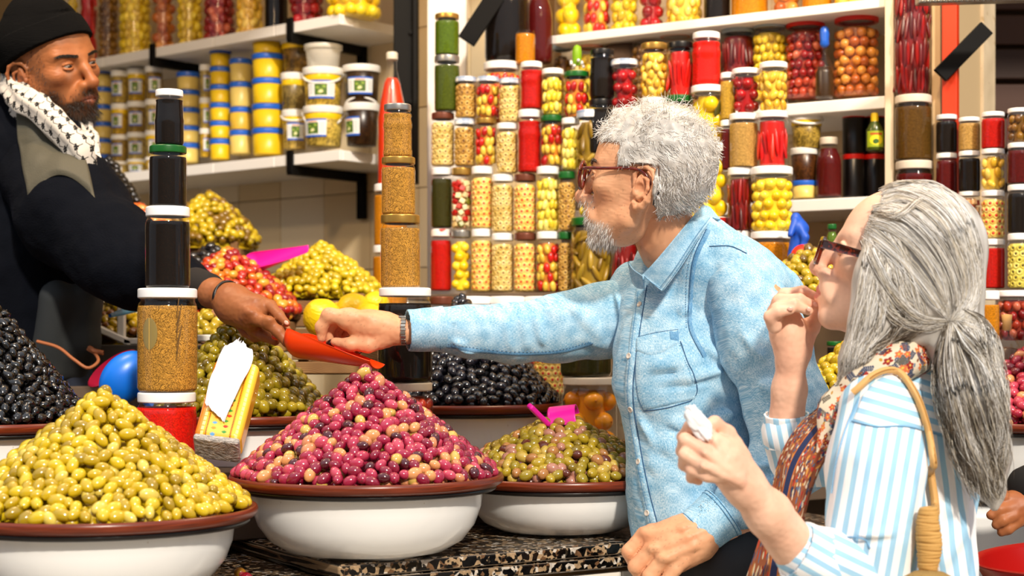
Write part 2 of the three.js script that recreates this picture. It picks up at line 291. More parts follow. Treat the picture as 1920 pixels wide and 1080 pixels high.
const LIDS = { white: M('#f4f5f6', 0.3), gold: M('#b58f45', 0.3, { metalness: 0.7 }), silver: M('#a8a7a4', 0.3, { metalness: 0.8 }), black: M('#100f0f', 0.3), green: M('#0b5a1c', 0.35), red: M('#d81c12', 0.35), gingham: M('#ffffff', 0.4, { map: ginghamTex }), speckled: M('#ffffff', 0.4, { map: speckTex }), peach: M('#e8a587', 0.4), brown: M('#6d3a28', 0.35, { metalness: 0.3 }), grey: M('#9fb2bb', 0.4), oldwhite: M('#ddd3c2', 0.45) };
const LIDTEXT = { white: 'white lid', gold: 'gold metal lid', silver: 'silver metal lid', black: 'black lid', green: 'green lid', red: 'red lid', gingham: 'gingham lid', speckled: 'red speckled white lid', peach: 'peach coloured lid', brown: 'brown metal lid', grey: 'grey lid', oldwhite: 'worn white lid' };
function lidGeo(r, h) { const e = Math.min(0.003, h * 0.2); return lathe([[0, h], [r * 0.8, h], [r * 0.84, h - 0.0006], [r * 0.9, h], [r - e, h], [r - e * 0.3, h - e * 0.3], [r, h - e], [r, e * 0.6], [r - e * 0.2, 0], [r - e, -0.0006], [r * 0.8, 0]].reverse(), 28); }
// outlines, as shares of radius and of the height under the lid
const SHAPES = {
  slim: [[0, 0.012], [0.8, 0], [0.93, 0.012], [1, 0.05], [1, 0.8], [0.985, 0.85], [0.93, 0.9], [0.88, 0.93], [0.88, 1]],
  straight: [[0, 0.012], [0.82, 0], [0.94, 0.012], [1, 0.05], [1, 0.84], [0.985, 0.88], [0.94, 0.925], [0.91, 0.94], [0.91, 1]],
  waist: [[0, 0.012], [0.82, 0], [0.94, 0.012], [1, 0.05], [1, 0.14], [0.965, 0.18], [0.965, 0.5], [0.95, 0.55], [0.97, 0.6], [1, 0.64], [1, 0.7], [0.96, 0.75], [0.93, 0.82], [0.97, 0.86], [0.95, 0.9], [0.86, 0.94], [0.86, 1]],
  bulge: [[0, 0.015], [0.78, 0], [0.92, 0.015], [1, 0.08], [1.0, 0.42], [1.02, 0.5], [0.97, 0.58], [0.94, 0.8], [0.92, 0.86], [0.95, 0.9], [0.9, 0.94], [0.86, 1]],
  squat: [[0, 0.015], [0.8, 0], [0.94, 0.02], [1, 0.08], [1, 0.78], [0.98, 0.85], [0.92, 0.92], [0.88, 0.94], [0.88, 1]],
  demijohn: [[0, 0.01], [0.8, 0], [0.95, 0.02], [1, 0.08], [1, 0.6], [0.97, 0.68], [0.86, 0.78], [0.7, 0.86], [0.64, 0.9], [0.64, 1]],
};
const outline = (shape, r, h) => SHAPES[shape].map(([a, b]) => [a * r, b * h]);
const unit = { sphere: new THREE.SphereGeometry(1, 9, 7), fine: new THREE.SphereGeometry(1, 14, 10), ring: new THREE.TorusGeometry(0.68, 0.31, 6, 10), pod: taperPod(), cube: new RoundedBoxGeometry(1.7, 1.7, 1.7, 1, 0.3) };
function taperPod() { return lathe([[0.001, -1], [0.45, -0.93], [0.8, -0.7], [1, -0.2], [0.95, 0.3], [0.7, 0.7], [0.3, 0.95], [0.001, 1.02]], 9); }
for (const g of Object.values(unit)) if (g.index === null) {/* indexed everywhere */}
// pieces pressed against the glass of a jar: rows of them round the inside
const FILLS = {
  rings: { t: 'pale pitted olive rings', piece: 'ring', s: [1, 1, 0.8], size: 0.0062, pal: ['#e8cf86', '#dcc06e', '#efd894', '#d2b25a'], out: true, inner: '#6b4a1c', name: 'olive_rings' },
  brownrings: { t: 'brownish pitted olive rings', piece: 'ring', s: [1, 1, 0.8], size: 0.0064, pal: ['#c79d4a', '#b98c3c', '#d6b05c', '#a87c30'], out: true, inner: '#5a3510', name: 'olive_rings' },
  greenrings: { t: 'green pitted olive rings', piece: 'ring', s: [1, 1, 0.8], size: 0.0066, pal: ['#d9cf5a', '#cfc04a', '#e4da74'], out: true, inner: '#4e4010', name: 'olive_rings' },
  stuffed: { t: 'red stuffed olives', piece: 'ring', s: [1, 1, 0.8], size: 0.0066, pal: ['#f0d070', '#e8c45a', '#f4da88'], out: true, dot: '#cf1408', name: 'stuffed_olives' },
  olives: { t: 'yellow olives', piece: 'sphere', s: [0.85, 1.15, 0.85], size: 0.0095, pal: ['#e2c51e', '#d4b81c', '#efd63a', '#c8a81a'], tilt: 0.9, name: 'olives' },
  darkolives: { t: 'dark brown olives', piece: 'sphere', s: [0.85, 1.1, 0.85], size: 0.0085, pal: ['#6b4510', '#7d5414', '#5a3a10', '#8d6418'], tilt: 0.9, name: 'olives' },
  redolives: { t: 'dark red olives', piece: 'sphere', s: [0.9, 1.1, 0.9], size: 0.0095, pal: ['#8e1212', '#a63018', '#7a0c10', '#c8684a', '#b04028'], tilt: 0.9, name: 'olives' },
  tanolives: { t: 'round tan olives', piece: 'sphere', s: [1, 1, 1], size: 0.012, pal: ['#b4631c', '#c87a28', '#a8541c', '#d69038'], tilt: 1, name: 'olives' },
  cherry: { t: 'dark red cherry peppers', piece: 'sphere', s: [1, 1, 1], size: 0.012, pal: ['#9c0a10', '#b0101a', '#86060c'], tilt: 1, name: 'peppers' },
  lemons: { t: 'small whole yellow lemons', piece: 'fine', s: [1, 1.06, 1], size: 0.0165, pal: ['#f2cf14', '#f6d92c', '#ecc40c'], tilt: 0.7, name: 'lemon', split: true },
  balls: { t: 'round yellow fruits', piece: 'fine', s: [1, 1, 1], size: 0.0115, pal: ['#f4d222', '#f7db3a', '#ecc410'], tilt: 1, name: 'fruit', split: true },
  oranges: { t: 'whole preserved oranges', piece: 'fine', s: [1, 0.92, 1], size: 0.0215, pal: ['#e8920c', '#ee9c18', '#dc840a'], tilt: 0.7, name: 'orange', split: true, navel: true },
  garlic: { t: 'pale yellow pointed cloves', piece: 'pod', s: [0.8, 1.5, 0.8], size: 0.008, pal: ['#ecd848', '#f3e57c', '#e2c92e'], tilt: 0.5, name: 'cloves' },
  beans: { t: 'golden peeled beans', piece: 'sphere', s: [0.85, 1.3, 0.7], size: 0.009, pal: ['#e6be3a', '#f0d160', '#d8aa26'], tilt: 1.6, name: 'beans' },
  mix: { t: 'yellow cloves and red pepper pieces', piece: 'sphere', s: [0.9, 1.35, 0.7], size: 0.0085, pal: ['#e8cc4c', '#c4120c', '#efdc7a', '#b40e0c', '#dcb836'], tilt: 0.7, name: 'pickled_pieces' },
  redmix: { t: 'red peppers mixed with pale olives', piece: 'sphere', s: [0.85, 1.4, 0.7], size: 0.0085, pal: ['#c0100c', '#e2c44a', '#a80a0c', '#d8b43a', '#c8160e'], tilt: 0.5, name: 'pickled_pieces' },
  salad: { t: 'red and cream pickled vegetables', piece: 'cube', s: [0.9, 0.9, 0.7], size: 0.0085, pal: ['#e6d6a4', '#c02018', '#d8b878', '#b81812', '#e8dcb8', '#7a7a20'], tilt: 3, name: 'pickled_pieces' },
  redcubes: { t: 'orange red pickled cubes', piece: 'cube', s: [0.9, 0.9, 0.7], size: 0.008, pal: ['#e2a074', '#c4482c', '#eac08c', '#b02c1c'], tilt: 0.4, name: 'pickled_pieces' },
  chili: { t: 'long red chillies', piece: 'pod', s: [0.55, 3.6, 0.55], size: 0.0085, pal: ['#d20e0a', '#b00a08', '#e42a14', '#8a0606', '#c41a0c'], tilt: 0.22, name: 'chillies' },
  darkchili: { t: 'dark red chillies', piece: 'pod', s: [0.55, 3.6, 0.55], size: 0.008, pal: ['#7c0a0a', '#960e0c', '#4c0505', '#640808'], tilt: 0.15, name: 'chillies' },
  gherkins: { t: 'small brown green gherkins', piece: 'pod', s: [0.75, 2.5, 0.75], size: 0.0088, pal: ['#8a6c14', '#9c7c1c', '#755a10', '#a88a2a'], tilt: 2.6, name: 'gherkins' },
  lightpickle: { t: 'pale green pickles', piece: 'pod', s: [0.8, 2, 0.8], size: 0.009, pal: ['#cfc04a', '#bba834', '#dccf66'], tilt: 0.4, name: 'pickles' },
  redpaste: { t: 'red chilli paste', core: '#c81408', grain: 0.5 }, brightpaste: { t: 'bright red chilli paste', core: '#e61a08', grain: 0.4 }, darkpaste: { t: 'dark red sauce', core: '#5c0808', grain: 0.4 }, black: { t: 'black preserve', core: '#120a06', grain: 0.6 }, brown: { t: 'dark brown preserve', core: '#1f0f06', grain: 1.2 },
  green: { t: 'dark green paste', core: '#4c5a0c', grain: 0.7 }, brightgreen: { t: 'bright green paste', core: '#557008', grain: 0.6 }, tan: { t: 'tan grainy paste', core: '#c49c54', grain: 1 }, minced: { t: 'minced golden garlic', core: '#d8a044', grain: 1.6 }, brownpaste: { t: 'brown olive paste', core: '#5f4212', grain: 1 }, olivegreen: { t: 'murky olive green paste', core: '#3a380c', grain: 0.7 }, amber: { t: 'amber orange syrup', core: '#d88a0c', grain: 0.5 }, yellowpaste: { t: 'yellow paste', core: '#c8a038', grain: 0.8 },
};
for (const f of Object.values(FILLS)) if (f.pal) { const c = new THREE.Color(0, 0, 0); for (const p of f.pal) c.add(col(p)); f.core = '#' + c.multiplyScalar(1 / f.pal.length).getHexString(); }   // brine takes the mean colour of what lies in it
// grain of a paste: fine flecks, lighter and darker
const grainTex = noiseTex(256, (u, v) => { const a = tileN(u, v, 46, 1), b = tileN(u, v, 24, 5), c = tileN(u, v, 90, 8); const g = 0.82 + a * 0.42 + b * 0.3 + c * 0.28; return [g, g * 0.985, g * 0.95]; });
const fleckTex = noiseTex(256, (u, v) => { const a = tileN(u, v, 50, 1), b = tileN(u, v, 20, 5); const g = 0.35 + Math.max(0, a - 0.18) * 3.4 + b * 0.12; return [g, g * 0.92, g * 0.8]; });
const softTex = noiseTex(128, (u, v) => { const g = 0.88 + tileN(u, v, 30, 1) * 0.25 + tileN(u, v, 60, 3) * 0.12; return [g, g, g]; });
const grainMat = (c, g) => M(c, 0.7, { specularIntensity: 0.25, map: g > 1.4 ? grainTex : g >= 1.2 ? fleckTex : softTex, ...(g > 1.4 ? { bumpMap: grainTex, bumpScale: 0.001 } : {}) });
function pieces(kind, r, y0, y1, seed, sizeMul = 1) {
  const f = FILLS[kind], rnd = rng(seed), s = f.size * sizeMul, [a, b, c] = f.s.map((x) => x * s), out = [], up = V(0, 1, 0);
  const across = (f.tilt ?? 0) > 1.4 ? (a + b) / 2 : a, high = (f.tilt ?? 0) > 1.4 ? (a + b) / 2 : b;
  const rad = r - (f.out ? c * 0.38 : c * 0.96), nCol = Math.max(3, Math.floor(2 * Math.PI * rad / (across * 1.98))), rowH = high * (f.out ? 1.78 : 1.72), nRow = Math.max(1, Math.floor((y1 - y0) / rowH));
  for (let j = 0; j < nRow; j++) for (let i = 0; i < nCol; i++) {
    const t = (i + (j % 2) * 0.5 + (rnd() - 0.5) * (f.out ? 0.14 : 0.34)) / nCol * 2 * Math.PI, y = y0 + (j + 0.5) * (y1 - y0) / nRow + (rnd() - 0.5) * high * (f.out ? 0.2 : 0.45);
    const q = new THREE.Quaternion().setFromAxisAngle(up, t), sp = f.out ? 0.25 : 1;
    const roll = (f.tilt ?? 6) * (rnd() - 0.5); q.multiply(new THREE.Quaternion().setFromEuler(new THREE.Euler((rnd() - 0.5) * 0.5 * sp, (rnd() - 0.5) * 0.5 * sp, roll)));
    const k = 0.9 + rnd() * 0.16, pos = V(Math.sin(t) * rad, y, Math.cos(t) * rad), c0 = f.pal[Math.floor(rnd() * f.pal.length)];
    const add = (g, color, scale, dz = 0) => { const e = g.clone(); e.deleteAttribute('uv'); out.push(tint(at(e, pos.clone().add(V(Math.sin(t), 0, Math.cos(t)).multiplyScalar(dz)), q, scale), color)); };
    if (f.piece === 'ring') { add(unit.ring, c0, V(a * k, b * k, c * k)); add(unit.sphere, f.dot ?? f.inner, f.dot ? V(a * 0.46, a * 0.46, c * 0.4) : V(a * 0.42, a * 0.42, c * 0.2), f.dot ? c * 0.12 : -c * 0.15); }
    else add(unit[f.piece], c0, V(a * k, b * k, c * k));
    if (f.navel) add(unit.sphere, '#b86a06', V(a * 0.12, a * 0.12, a * 0.06), c * 0.97);
  }
  return out;
}
function jar(x0, y0, x1, y1, d, shape, fill, lid, label, opt = {}) {
  const W = (x1 - x0) * d / F, H = (y1 - y0) * d / F, r = W / 2, cx = (x0 + x1) / 2, px = opt.seed ?? Math.round(x0 * 31 + y0 * 7), f = FILLS[fill];
  const lh = opt.lidH ?? clamp(H * 0.12, 0.008, 0.018), lr = opt.lidR ?? r * (SHAPES[shape].at(-1)[0] + 0.07), o = thing(opt.name ?? 'jar', label ?? `jar of ${f.t} with ${LIDTEXT[lid]}`, opt.category ?? 'jar', P(cx, y1, d), opt.group);
  o.rotation.y = (px % 13) * 0.37;
  const h = H - lh * 0.8, pts = outline(shape, r, h);
  part('glass', lathe(pts, 36), glass, o);
  const top = opt.level ?? 0.9, inner = pts.filter(([, y], i) => i && y <= h * top).map(([a, b]) => [a - (f.piece ? Math.min(r * 0.45, f.out ? 0.0036 : f.size * f.s[2] * (f.split ? 1.05 : 1.7)) : 0.0012), Math.max(b, 0.002)]), last = inner.at(-1);
  const g = lathe([[0.0001, 0.002], ...inner, [last[0], h * top], [0.0001, h * top]], 28);
  if (f.piece) {
    part('brine', g, M(f.core, 0.3), o);
    const ps = pieces(fill, r - 0.0014, 0.004, h * Math.min(top, 0.87), px, opt.size ?? 1);
    if (f.split) { for (const p of ps) part(f.name, p, vc(0.28), o); } else part(f.name, merge(ps), vc(0.3), o, 'stuff');
  } else { const uv = g.attributes.uv; for (let i = 0; i < uv.count; i++) uv.setXY(i, uv.getX(i) * Math.max(1, Math.round(W * 3.14 / 0.06)), g.attributes.position.getY(i) / 0.06); part('contents', g, grainMat(f.core, f.grain), o); }
  if (lid) { const l = part('lid', lidGeo(lr, lh), LIDS[lid], o); l.position.y = H - lh; }
  return o;
}
// ---------- the jar wall: columns of jars stacked on one another ----------
const dW = (px) => mix(3.8, 3.4, (px - 830) / 620);
{
  solo('display_shelf', (() => { const a = P(803, 550, dW(803)), b = P(1500, 550, dW(1500)), c = a.clone().add(b).multiplyScalar(0.5), l = Math.hypot(b.x - a.x, b.z - a.z), ang = Math.atan2(-(b.z - a.z), b.x - a.x); return at(new RoundedBoxGeometry(l + 0.02, 0.014, 0.16, 2, 0.003), V(c.x, hAt(549, dW(820)) - 0.012, c.z - 0.03), new THREE.Euler(0, ang, 0)); })(), m.dark, 'dark narrow shelf that carries the stacked jar wall', 'shelf');
  const rows = [
    // x0 y0 x1 y1 shape fill lid label [back offset]
    [815, 27, 861, 105, 'straight', 'brightgreen', 'gold', 'bright green jar with a gold lid, topmost of the two green jars by the pillar'],
    [814, 105, 862, 210, 'straight', 'green', 'silver', 'tall green jar with a silver lid under the smaller green jar'],
    [808, 212, 853, 313, 'slim', 'rings', 'brown', 'jar of pale olive slices with brown lid directly under the two green jars'],
    [808, 315, 848, 428, 'slim', 'olivegreen', 'white', 'murky dark green jar with white lid beside the white pillar'],
    [807, 430, 847, 546, 'slim', 'redpaste', 'speckled', 'red paste jar with speckled lid at the bottom left of the jar wall'],
    [853, 145, 894, 223, 'slim', 'brownrings', 'gingham', 'brownish olive ring jar with gingham lid, right of the tall green jar'],
    [851, 224, 892, 313, 'slim', 'brownrings', 'gingham', 'brownish olive ring jar with gingham lid, second down beside the pale slices'],
    [846, 315, 885, 430, 'slim', 'salad', 'gold', 'jar of red and cream pickled vegetables with gold lid beside the murky green jar'],
    [845, 432, 884, 546, 'slim', 'balls', 'silver', 'jar of round yellow fruits with silver lid beside the bottom red paste jar'],
    [892, 145, 937, 222, 'slim', 'redmix', 'gingham', 'short jar of olives and red pepper with gingham lid at the top of its column'],
    [890, 222, 932, 312, 'slim', 'redmix', 'gold', 'gold lidded jar of olives and red pepper under a gingham lidded one'],
    [883, 313, 926, 430, 'slim', 'stuffed', 'white', 'tall jar of red stuffed olive slices with white lid in the second lowest row'],
    [883, 430, 924, 548, 'slim', 'stuffed', 'white', 'tall jar of red stuffed olive slices with white lid in the bottom row'],
    [935, 148, 976, 231, 'slim', 'rings', 'gingham', 'short pale olive ring jar with gingham lid beside the tall red paste jars'],
    [930, 232, 972, 327, 'slim', 'rings', 'white', 'pale olive ring jar with white lid left of the lower red paste jar'],
    [921, 328, 964, 437, 'slim', 'rings', 'white', 'pale olive ring jar with white lid in the second lowest row'],
    [921, 438, 964, 548, 'slim', 'rings', 'white', 'pale olive ring jar with white lid in the bottom row'],
    [975, 117, 1018, 206, 'waist', 'redpaste', 'white', 'upper red paste jar with white lid and a pinched waist'],
    [970, 207, 1016, 325, 'waist', 'redpaste', 'white', 'lower taller red paste jar with white lid and a pinched waist'],
    [963, 327, 1006, 437, 'slim', 'stuffed', 'brown', 'jar of red stuffed olive slices with brown lid in the second lowest row'],
    [963, 437, 1006, 548, 'slim', 'stuffed', 'brown', 'jar of red stuffed olive slices with brown lid in the bottom row'],
    [1015, 130, 1058, 217, 'slim', 'garlic', 'white', 'short jar of pale pointed cloves with white lid beside the red paste'],
    [1013, 217, 1056, 312, 'slim', 'redmix', 'green', 'jar of red peppers and pale olives with dark green lid'],
    [1005, 313, 1050, 434, 'slim', 'garlic', 'white', 'large jar of yellow pointed cloves with white lid in front of the older man'],
    [1005, 435, 1050, 548, 'slim', 'redmix', 'white', 'jar of red peppers and pale olives with white lid in the bottom row'],
    [1057, 135, 1105, 222, 'straight', 'redmix', 'green', 'jar of red and pale peppers with green lid under the green gherkin'],
    [1052, 222, 1088, 320, 'slim', 'garlic', 'white', 'jar of yellow cloves with white lid just left of the gherkin jar'],
    [1046, 322, 1080, 434, 'slim', 'brownrings', 'green', 'brown olive ring jar with green lid beside the man\'s glasses'],
    [1046, 435, 1074, 548, 'slim', 'brownrings', 'green', 'brown olive ring jar with green lid beside the big gherkin jar'],
    [1105, 93, 1153, 187, 'bulge', 'black', 'black', 'black sauce jar with black lid above the older man'],
    [1103, 187, 1152, 290, 'bulge', 'black', 'black', 'black sauce jar under the other black one, behind the grey hair'],
    [1145, 113, 1198, 205, 'straight', 'cherry', 'gingham', 'jar of dark red cherry peppers with gingham lid above the man\'s hair'],
    [1080, 208, 1136, 330, 'straight', 'gherkins', 'gingham', 'gherkin jar with gingham lid at the man\'s forehead'],
    [1085, 330, 1138, 410, 'straight', 'olives', 'white', 'yellow olive jar hidden behind the man\'s face, on the big gherkin jar'],
    [1146, 205, 1198, 325, 'straight', 'rings', 'white', 'pale olive ring jar hidden behind the man\'s head, under the cherry peppers'],
    [1146, 325, 1198, 440, 'straight', 'chili', 'white', 'red chilli jar hidden behind the man\'s ear'],
    [1200, 185, 1250, 305, 'straight', 'olives', 'white', 'yellow olive jar hidden behind the man\'s head, under the golden beans'],
    [1200, 305, 1250, 425, 'straight', 'rings', 'white', 'pale olive ring jar hidden behind the man\'s head, second under the golden beans'],
    [1200, 425, 1250, 548, 'straight', 'redpaste', 'white', 'red paste jar hidden behind the man\'s collar'],
    [1252, 290, 1303, 420, 'straight', 'garlic', 'white', 'yellow clove jar hidden behind the man\'s head, under the pickle jar'],
    [1252, 420, 1303, 548, 'straight', 'stuffed', 'white', 'stuffed olive jar hidden behind the man\'s neck'],
    [1200, 82, 1253, 185, 'waist', 'beans', 'gold', 'jar of golden peeled beans with gold lid'],
    [1250, 80, 1301, 184, 'straight', 'chili', 'black', 'jar of long red chillies with black lid above the man\'s hair'],
    [1248, 180, 1300, 290, 'straight', 'lightpickle', 'green', 'pickle jar with green lid mostly hidden behind the man\'s hair'],
    [1297, 62, 1352, 163, 'waist', 'brightpaste', 'white', 'bright red paste jar with white lid on top of the lemon jars'],
    [1295, 162, 1358, 270, 'straight', 'lemons', 'white', 'jar of whole lemons with a bay leaf, directly under the bright red paste', { leaf: true }],
    [1306, 270, 1366, 410, 'straight', 'lemons', 'white', 'jar of whole lemons behind the back of the man\'s head'],
    [1310, 408, 1366, 545, 'straight', 'salad', 'speckled', 'pickle jar with red and white lid behind the man\'s collar'],
    [1350, 137, 1380, 226, 'slim', 'yellowpaste', 'white', 'narrow tan jar with white lid squeezed beside the cherry jar'],
    [1350, 226, 1380, 320, 'slim', 'darkpaste', 'white', 'narrow dark red jar squeezed between lemons and tan paste'],
    [1372, 130, 1425, 215, 'straight', 'cherry', 'white', 'jar of red cherry peppers with white lid right of the lemons'],
    [1367, 214, 1422, 316, 'straight', 'tan', 'white', 'tan grainy paste jar with white lid under the cherry peppers'],
    [1364, 315, 1414, 434, 'straight', 'darkchili', 'white', 'jar of dark red chillies with white lid under the tan paste'],
    [1366, 434, 1408, 548, 'straight', 'amber', 'white', 'amber jar with white lid below the dark chillies'],
    [1424, 118, 1477, 210, 'straight', 'beans', 'white', 'jar of yellow peeled cloves with white lid at the top right of the jar wall'],
    [1418, 210, 1478, 313, 'straight', 'chili', 'white', 'jar of upright red chillies with white lid above the yellow fruits'],
    [1407, 314, 1487, 436, 'straight', 'balls', 'white', 'wide jar of round yellow fruits with white lid beside the woman'],
    [1407, 435, 1482, 548, 'straight', 'amber', 'white', 'wide jar of amber syrup with white lid under the round yellow fruits'],
    [1070, 409, 1148, 548, 'straight', 'gherkins', 'green', 'big jar of small gherkins with green lid under the man\'s beard'],
    [1146, 440, 1200, 548, 'straight', 'darkchili', 'white', 'jar of dark red chillies behind the man\'s neck'],
  ];
  for (const [x0, y0, x1, y1, sh, fl, lid, label, o] of rows) {
    const d = dW((x0 + x1) / 2), j = jar(x0, y0, x1, y1, d, sh, fl, lid, label, { category: 'jar', group: 'jars stacked in the jar wall' });
    if (o?.leaf) part('bay_leaf', at(unit.fine.clone(), V(0.024, 0.078, 0.022), new THREE.Euler(0.3, 0.6, -0.6), V(0.009, 0.024, 0.0018)), M('#4a4a10', 0.5), j);
    if (o?.leaf) j.rotation.y = 0;
  }
  // big jar lids seen behind
  jar(905, 118, 976, 235, dW(940) + 0.14, 'squat', 'redmix', 'white', 'wide white lidded jar half hidden behind the gingham lidded jars', { group: 'jars standing behind the jar wall' });
  // gherkin decoration on the green lid
  const gd = dW(1080), g = thing('gherkin_figure', 'bright green gherkin ornament with silver beads standing on a green lid', 'ornament', P(1082, 135, gd));
  part('gherkin', (() => { const q = lathe([[0.001, 0], [0.008, 0.004], [0.0105, 0.016], [0.0108, 0.034], [0.008, 0.046], [0.001, 0.05]], 16), p = q.attributes.position; for (let i = 0; i < p.count; i++) { const k = 1 + 0.07 * Math.sin(p.getY(i) * 1400 + Math.atan2(p.getZ(i), p.getX(i)) * 3); p.setXYZ(i, p.getX(i) * k, p.getY(i) + 0.012, p.getZ(i) * k); } q.computeVertexNormals(); return q; })(), M('#7fae10', 0.4), g);
  part('stand', at(lathe([[0.001, 0], [0.016, 0], [0.017, 0.003], [0.004, 0.006], [0.004, 0.016], [0.001, 0.016]], 14)), M('#c8b47a', 0.4), g);
  const bs = []; for (let i = 0; i < 9; i++) { const a = i / 9 * 6.283; bs.push(at(unit.sphere.clone(), V(Math.cos(a) * 0.014, 0.012 + (i % 3) * 0.006, Math.sin(a) * 0.014), null, 0.0042)); } part('beads', merge(bs), M('#e4e4ea', 0.15, { metalness: 0.4 }), g);
}
// ---------- shelves behind ----------
{
  const G = 'tall jars on the top right shelf', d0 = (px) => R.depth(px, -0.09), yT = (px) => HY - (topR1 - EYE) * F / d0(px);
  [[1040, 1092, 'lemons', 'big lemons'], [1093, 1145, 'redmix', 'yellow and red pickles'], [1144, 1197, 'olives', 'yellow olives'], [1198, 1247, 'cherry', 'dark red peppers'], [1248, 1318, 'beans', 'yellow beans'], [1319, 1370, 'black', 'black preserve'], [1371, 1440, 'amber', 'amber honey'], [1446, 1500, 'tanolives', 'tan olives'], [1504, 1560, 'amber', 'orange syrup'], [1564, 1630, 'beans', 'golden beans']].forEach(([a, b, f, t], i) => jar(a, yT(a) - 190, b, yT((a + b) / 2), d0((a + b) / 2), 'straight', f, 'white', `tall jar of ${t}, ${['first', 'second', 'third', 'fourth', 'fifth', 'sixth', 'seventh', 'eighth', 'ninth', 'tenth'][i]} on the top right shelf`, { group: G, size: 1.25 }));
  // lids of big jars under that shelf
  const e = (px) => R.depth(px, -0.08);
  jar(1035, 82, 1072, 240, e(1053), 'squat', 'darkolives', 'grey', 'big jar with pale grey lid under the left end of the top right shelf', { group: 'big jars under the top right shelf' });
  jar(1082, 78, 1132, 240, e(1107), 'squat', 'olives', 'peach', 'big yellow jar with peach lid under the top right shelf, left of the brown dome', { group: 'big jars under the top right shelf' });
  jar(1183, 61, 1236, 215, e(1210), 'squat', 'darkolives', 'grey', 'big jar with pale blue grey lid right of the brown dome', { group: 'big jars under the top right shelf' });
  jar(1235, 56, 1297, 215, e(1266), 'squat', 'darkolives', 'peach', 'big jar with peach lid behind the red chilli jar', { group: 'big jars under the top right shelf' });
  jar(1297, 50, 1345, 215, e(1320), 'squat', 'darkolives', 'black', 'big jar with black lid behind the bright red paste jar', { group: 'big jars under the top right shelf' });
  jar(1351, 40, 1418, 190, e(1385), 'squat', 'darkchili', 'grey', 'big dark chilli jar with blue grey lid', { group: 'big jars under the top right shelf', lidH: 0.03 });
  jar(1411, 34, 1475, 190, e(1443), 'squat', 'olives', 'grey', 'big yellow olive jar with blue grey lid', { group: 'big jars under the top right shelf', lidH: 0.025 });
  solo('clay_dome', at(lathe([[0.07, 0], [0.068, 0.02], [0.058, 0.045], [0.04, 0.062], [0.02, 0.07], [0.001, 0.072]], 28), P(1172, 128, e(1172) - 0.05 + 0.1)), M('#6d5a4e', 0.8), 'grey brown domed clay cover behind the cherry pepper jar', 'cover');
  const s = (px) => R.depth(px, -0.1);
  jar(1472, 27, 1549, 187, s(1510), 'squat', 'redolives', 'red', 'big jar of dark red olives with red lid on the middle right shelf', { lidH: 0.032, size: 1.1 });
  jar(1563, 22, 1649, 183, s(1606), 'squat', 'tanolives', 'red', 'big jar of tan olives with red lid at the right end of the middle shelf', { lidH: 0.026 });
  { const d = s(1546) + -0.06, o = thing('bottle', 'small oil bottle with bright blue stopper between the red lidded jars', 'bottle', P(1546, 186, d)); const k = d / F;
    part('glass', lathe([[0.0001, 0], [15, 0], [18, 4], [18, 50], [14, 66], [6, 82], [5, 100], [0.0001, 100]].map(([a, b]) => [a * k, b * k]), 24), glass, o); part('oil', lathe([[0.0001, 1], [15, 1], [16.6, 6], [16.6, 49], [12, 60], [0.0001, 60]].map(([a, b]) => [a * k, b * k]), 20), M('#33200a', 0.3), o);
    part('stopper', lathe([[0.0001, 96], [5, 97], [9, 103], [8, 110], [9, 122], [8, 132], [4, 136], [0.0001, 137]].map(([a, b]) => [a * k, b * k]), 18), M('#1c5fd0', 0.35), o); }
  // lower right shelf
  for (const [i, [x0, y0, x1, y1]] of [[1580, 212, 1622, 290], [1620, 212, 1660, 290], [1580, 290, 1622, 371], [1620, 290, 1660, 371]].entries()) { const d = R.depth(1620, -0.12), w = (x1 - x0) * d / F / 2, h = (y1 - y0) * d / F, o = thing('can', ['black can with red lid, upper left of four behind the label bottle', 'black can with red lid, upper right of four behind the label bottle', 'black can with red lid, lower left of four on the lower shelf', 'black can with red lid, lower right of four on the lower shelf'][i], 'can', P((x0 + x1) / 2, y1, d), 'black cans with red lids'); part('body', lathe([[0.0001, 0], [w * 0.96, 0], [w, 0.004], [w, h - 0.012], [0.0001, h - 0.012]], 28), M('#0d0b0c', 0.3), o); part('lid', at(lidGeo(w * 1.02, 0.012), V(0, h - 0.012, 0)), LIDS.red, o); }
  { const d = R.depth(1640, -0.02), k = d / F, o = thing('bottle', 'yellow necked oil bottle with a green and yellow picture label', 'bottle', P(1640, 284, d)); part('body', lathe([[0.0001, 0], [14, 0], [16, 3], [16, 40], [9, 52], [6, 58], [6, 70], [0.0001, 70]].map(([a, b]) => [a * k, b * k]), 22), M('#3c4a0c', 0.25), o); part('cap', lathe([[0.0001, 52], [6.8, 52], [7, 54], [7, 70], [6, 72], [0.0001, 72]].map(([a, b]) => [a * k, b * k]), 18), M('#d8b80c', 0.4), o);
    part('label', new THREE.CylinderGeometry(16.3 * k, 16.3 * k, 30 * k, 20, 1, true, -1.2, 2.4).translate(0, 22 * k, 0), M('#ffffff', 0.5, { side: THREE.DoubleSide, map: canvasTex(64, 64, (c) => { c.fillStyle = '#9bb01c'; c.fillRect(0, 0, 64, 64); c.fillStyle = '#e8d820'; c.beginPath(); c.ellipse(32, 36, 22, 20, 0, 0, 7); c.fill(); c.fillStyle = '#2e5a14'; c.beginPath(); c.ellipse(30, 42, 9, 10, 0.5, 0, 7); c.fill(); c.fillStyle = '#b84a14'; c.fillRect(12, 8, 40, 8); }) }), o); }
  jar(1530, 258, 1578, 371, R.depth(1554, -0.05), 'demijohn', 'darkpaste', 'oldwhite', 'red syrup bottle with white cap on the lower right shelf', { name: 'bottle', category: 'bottle' });
}
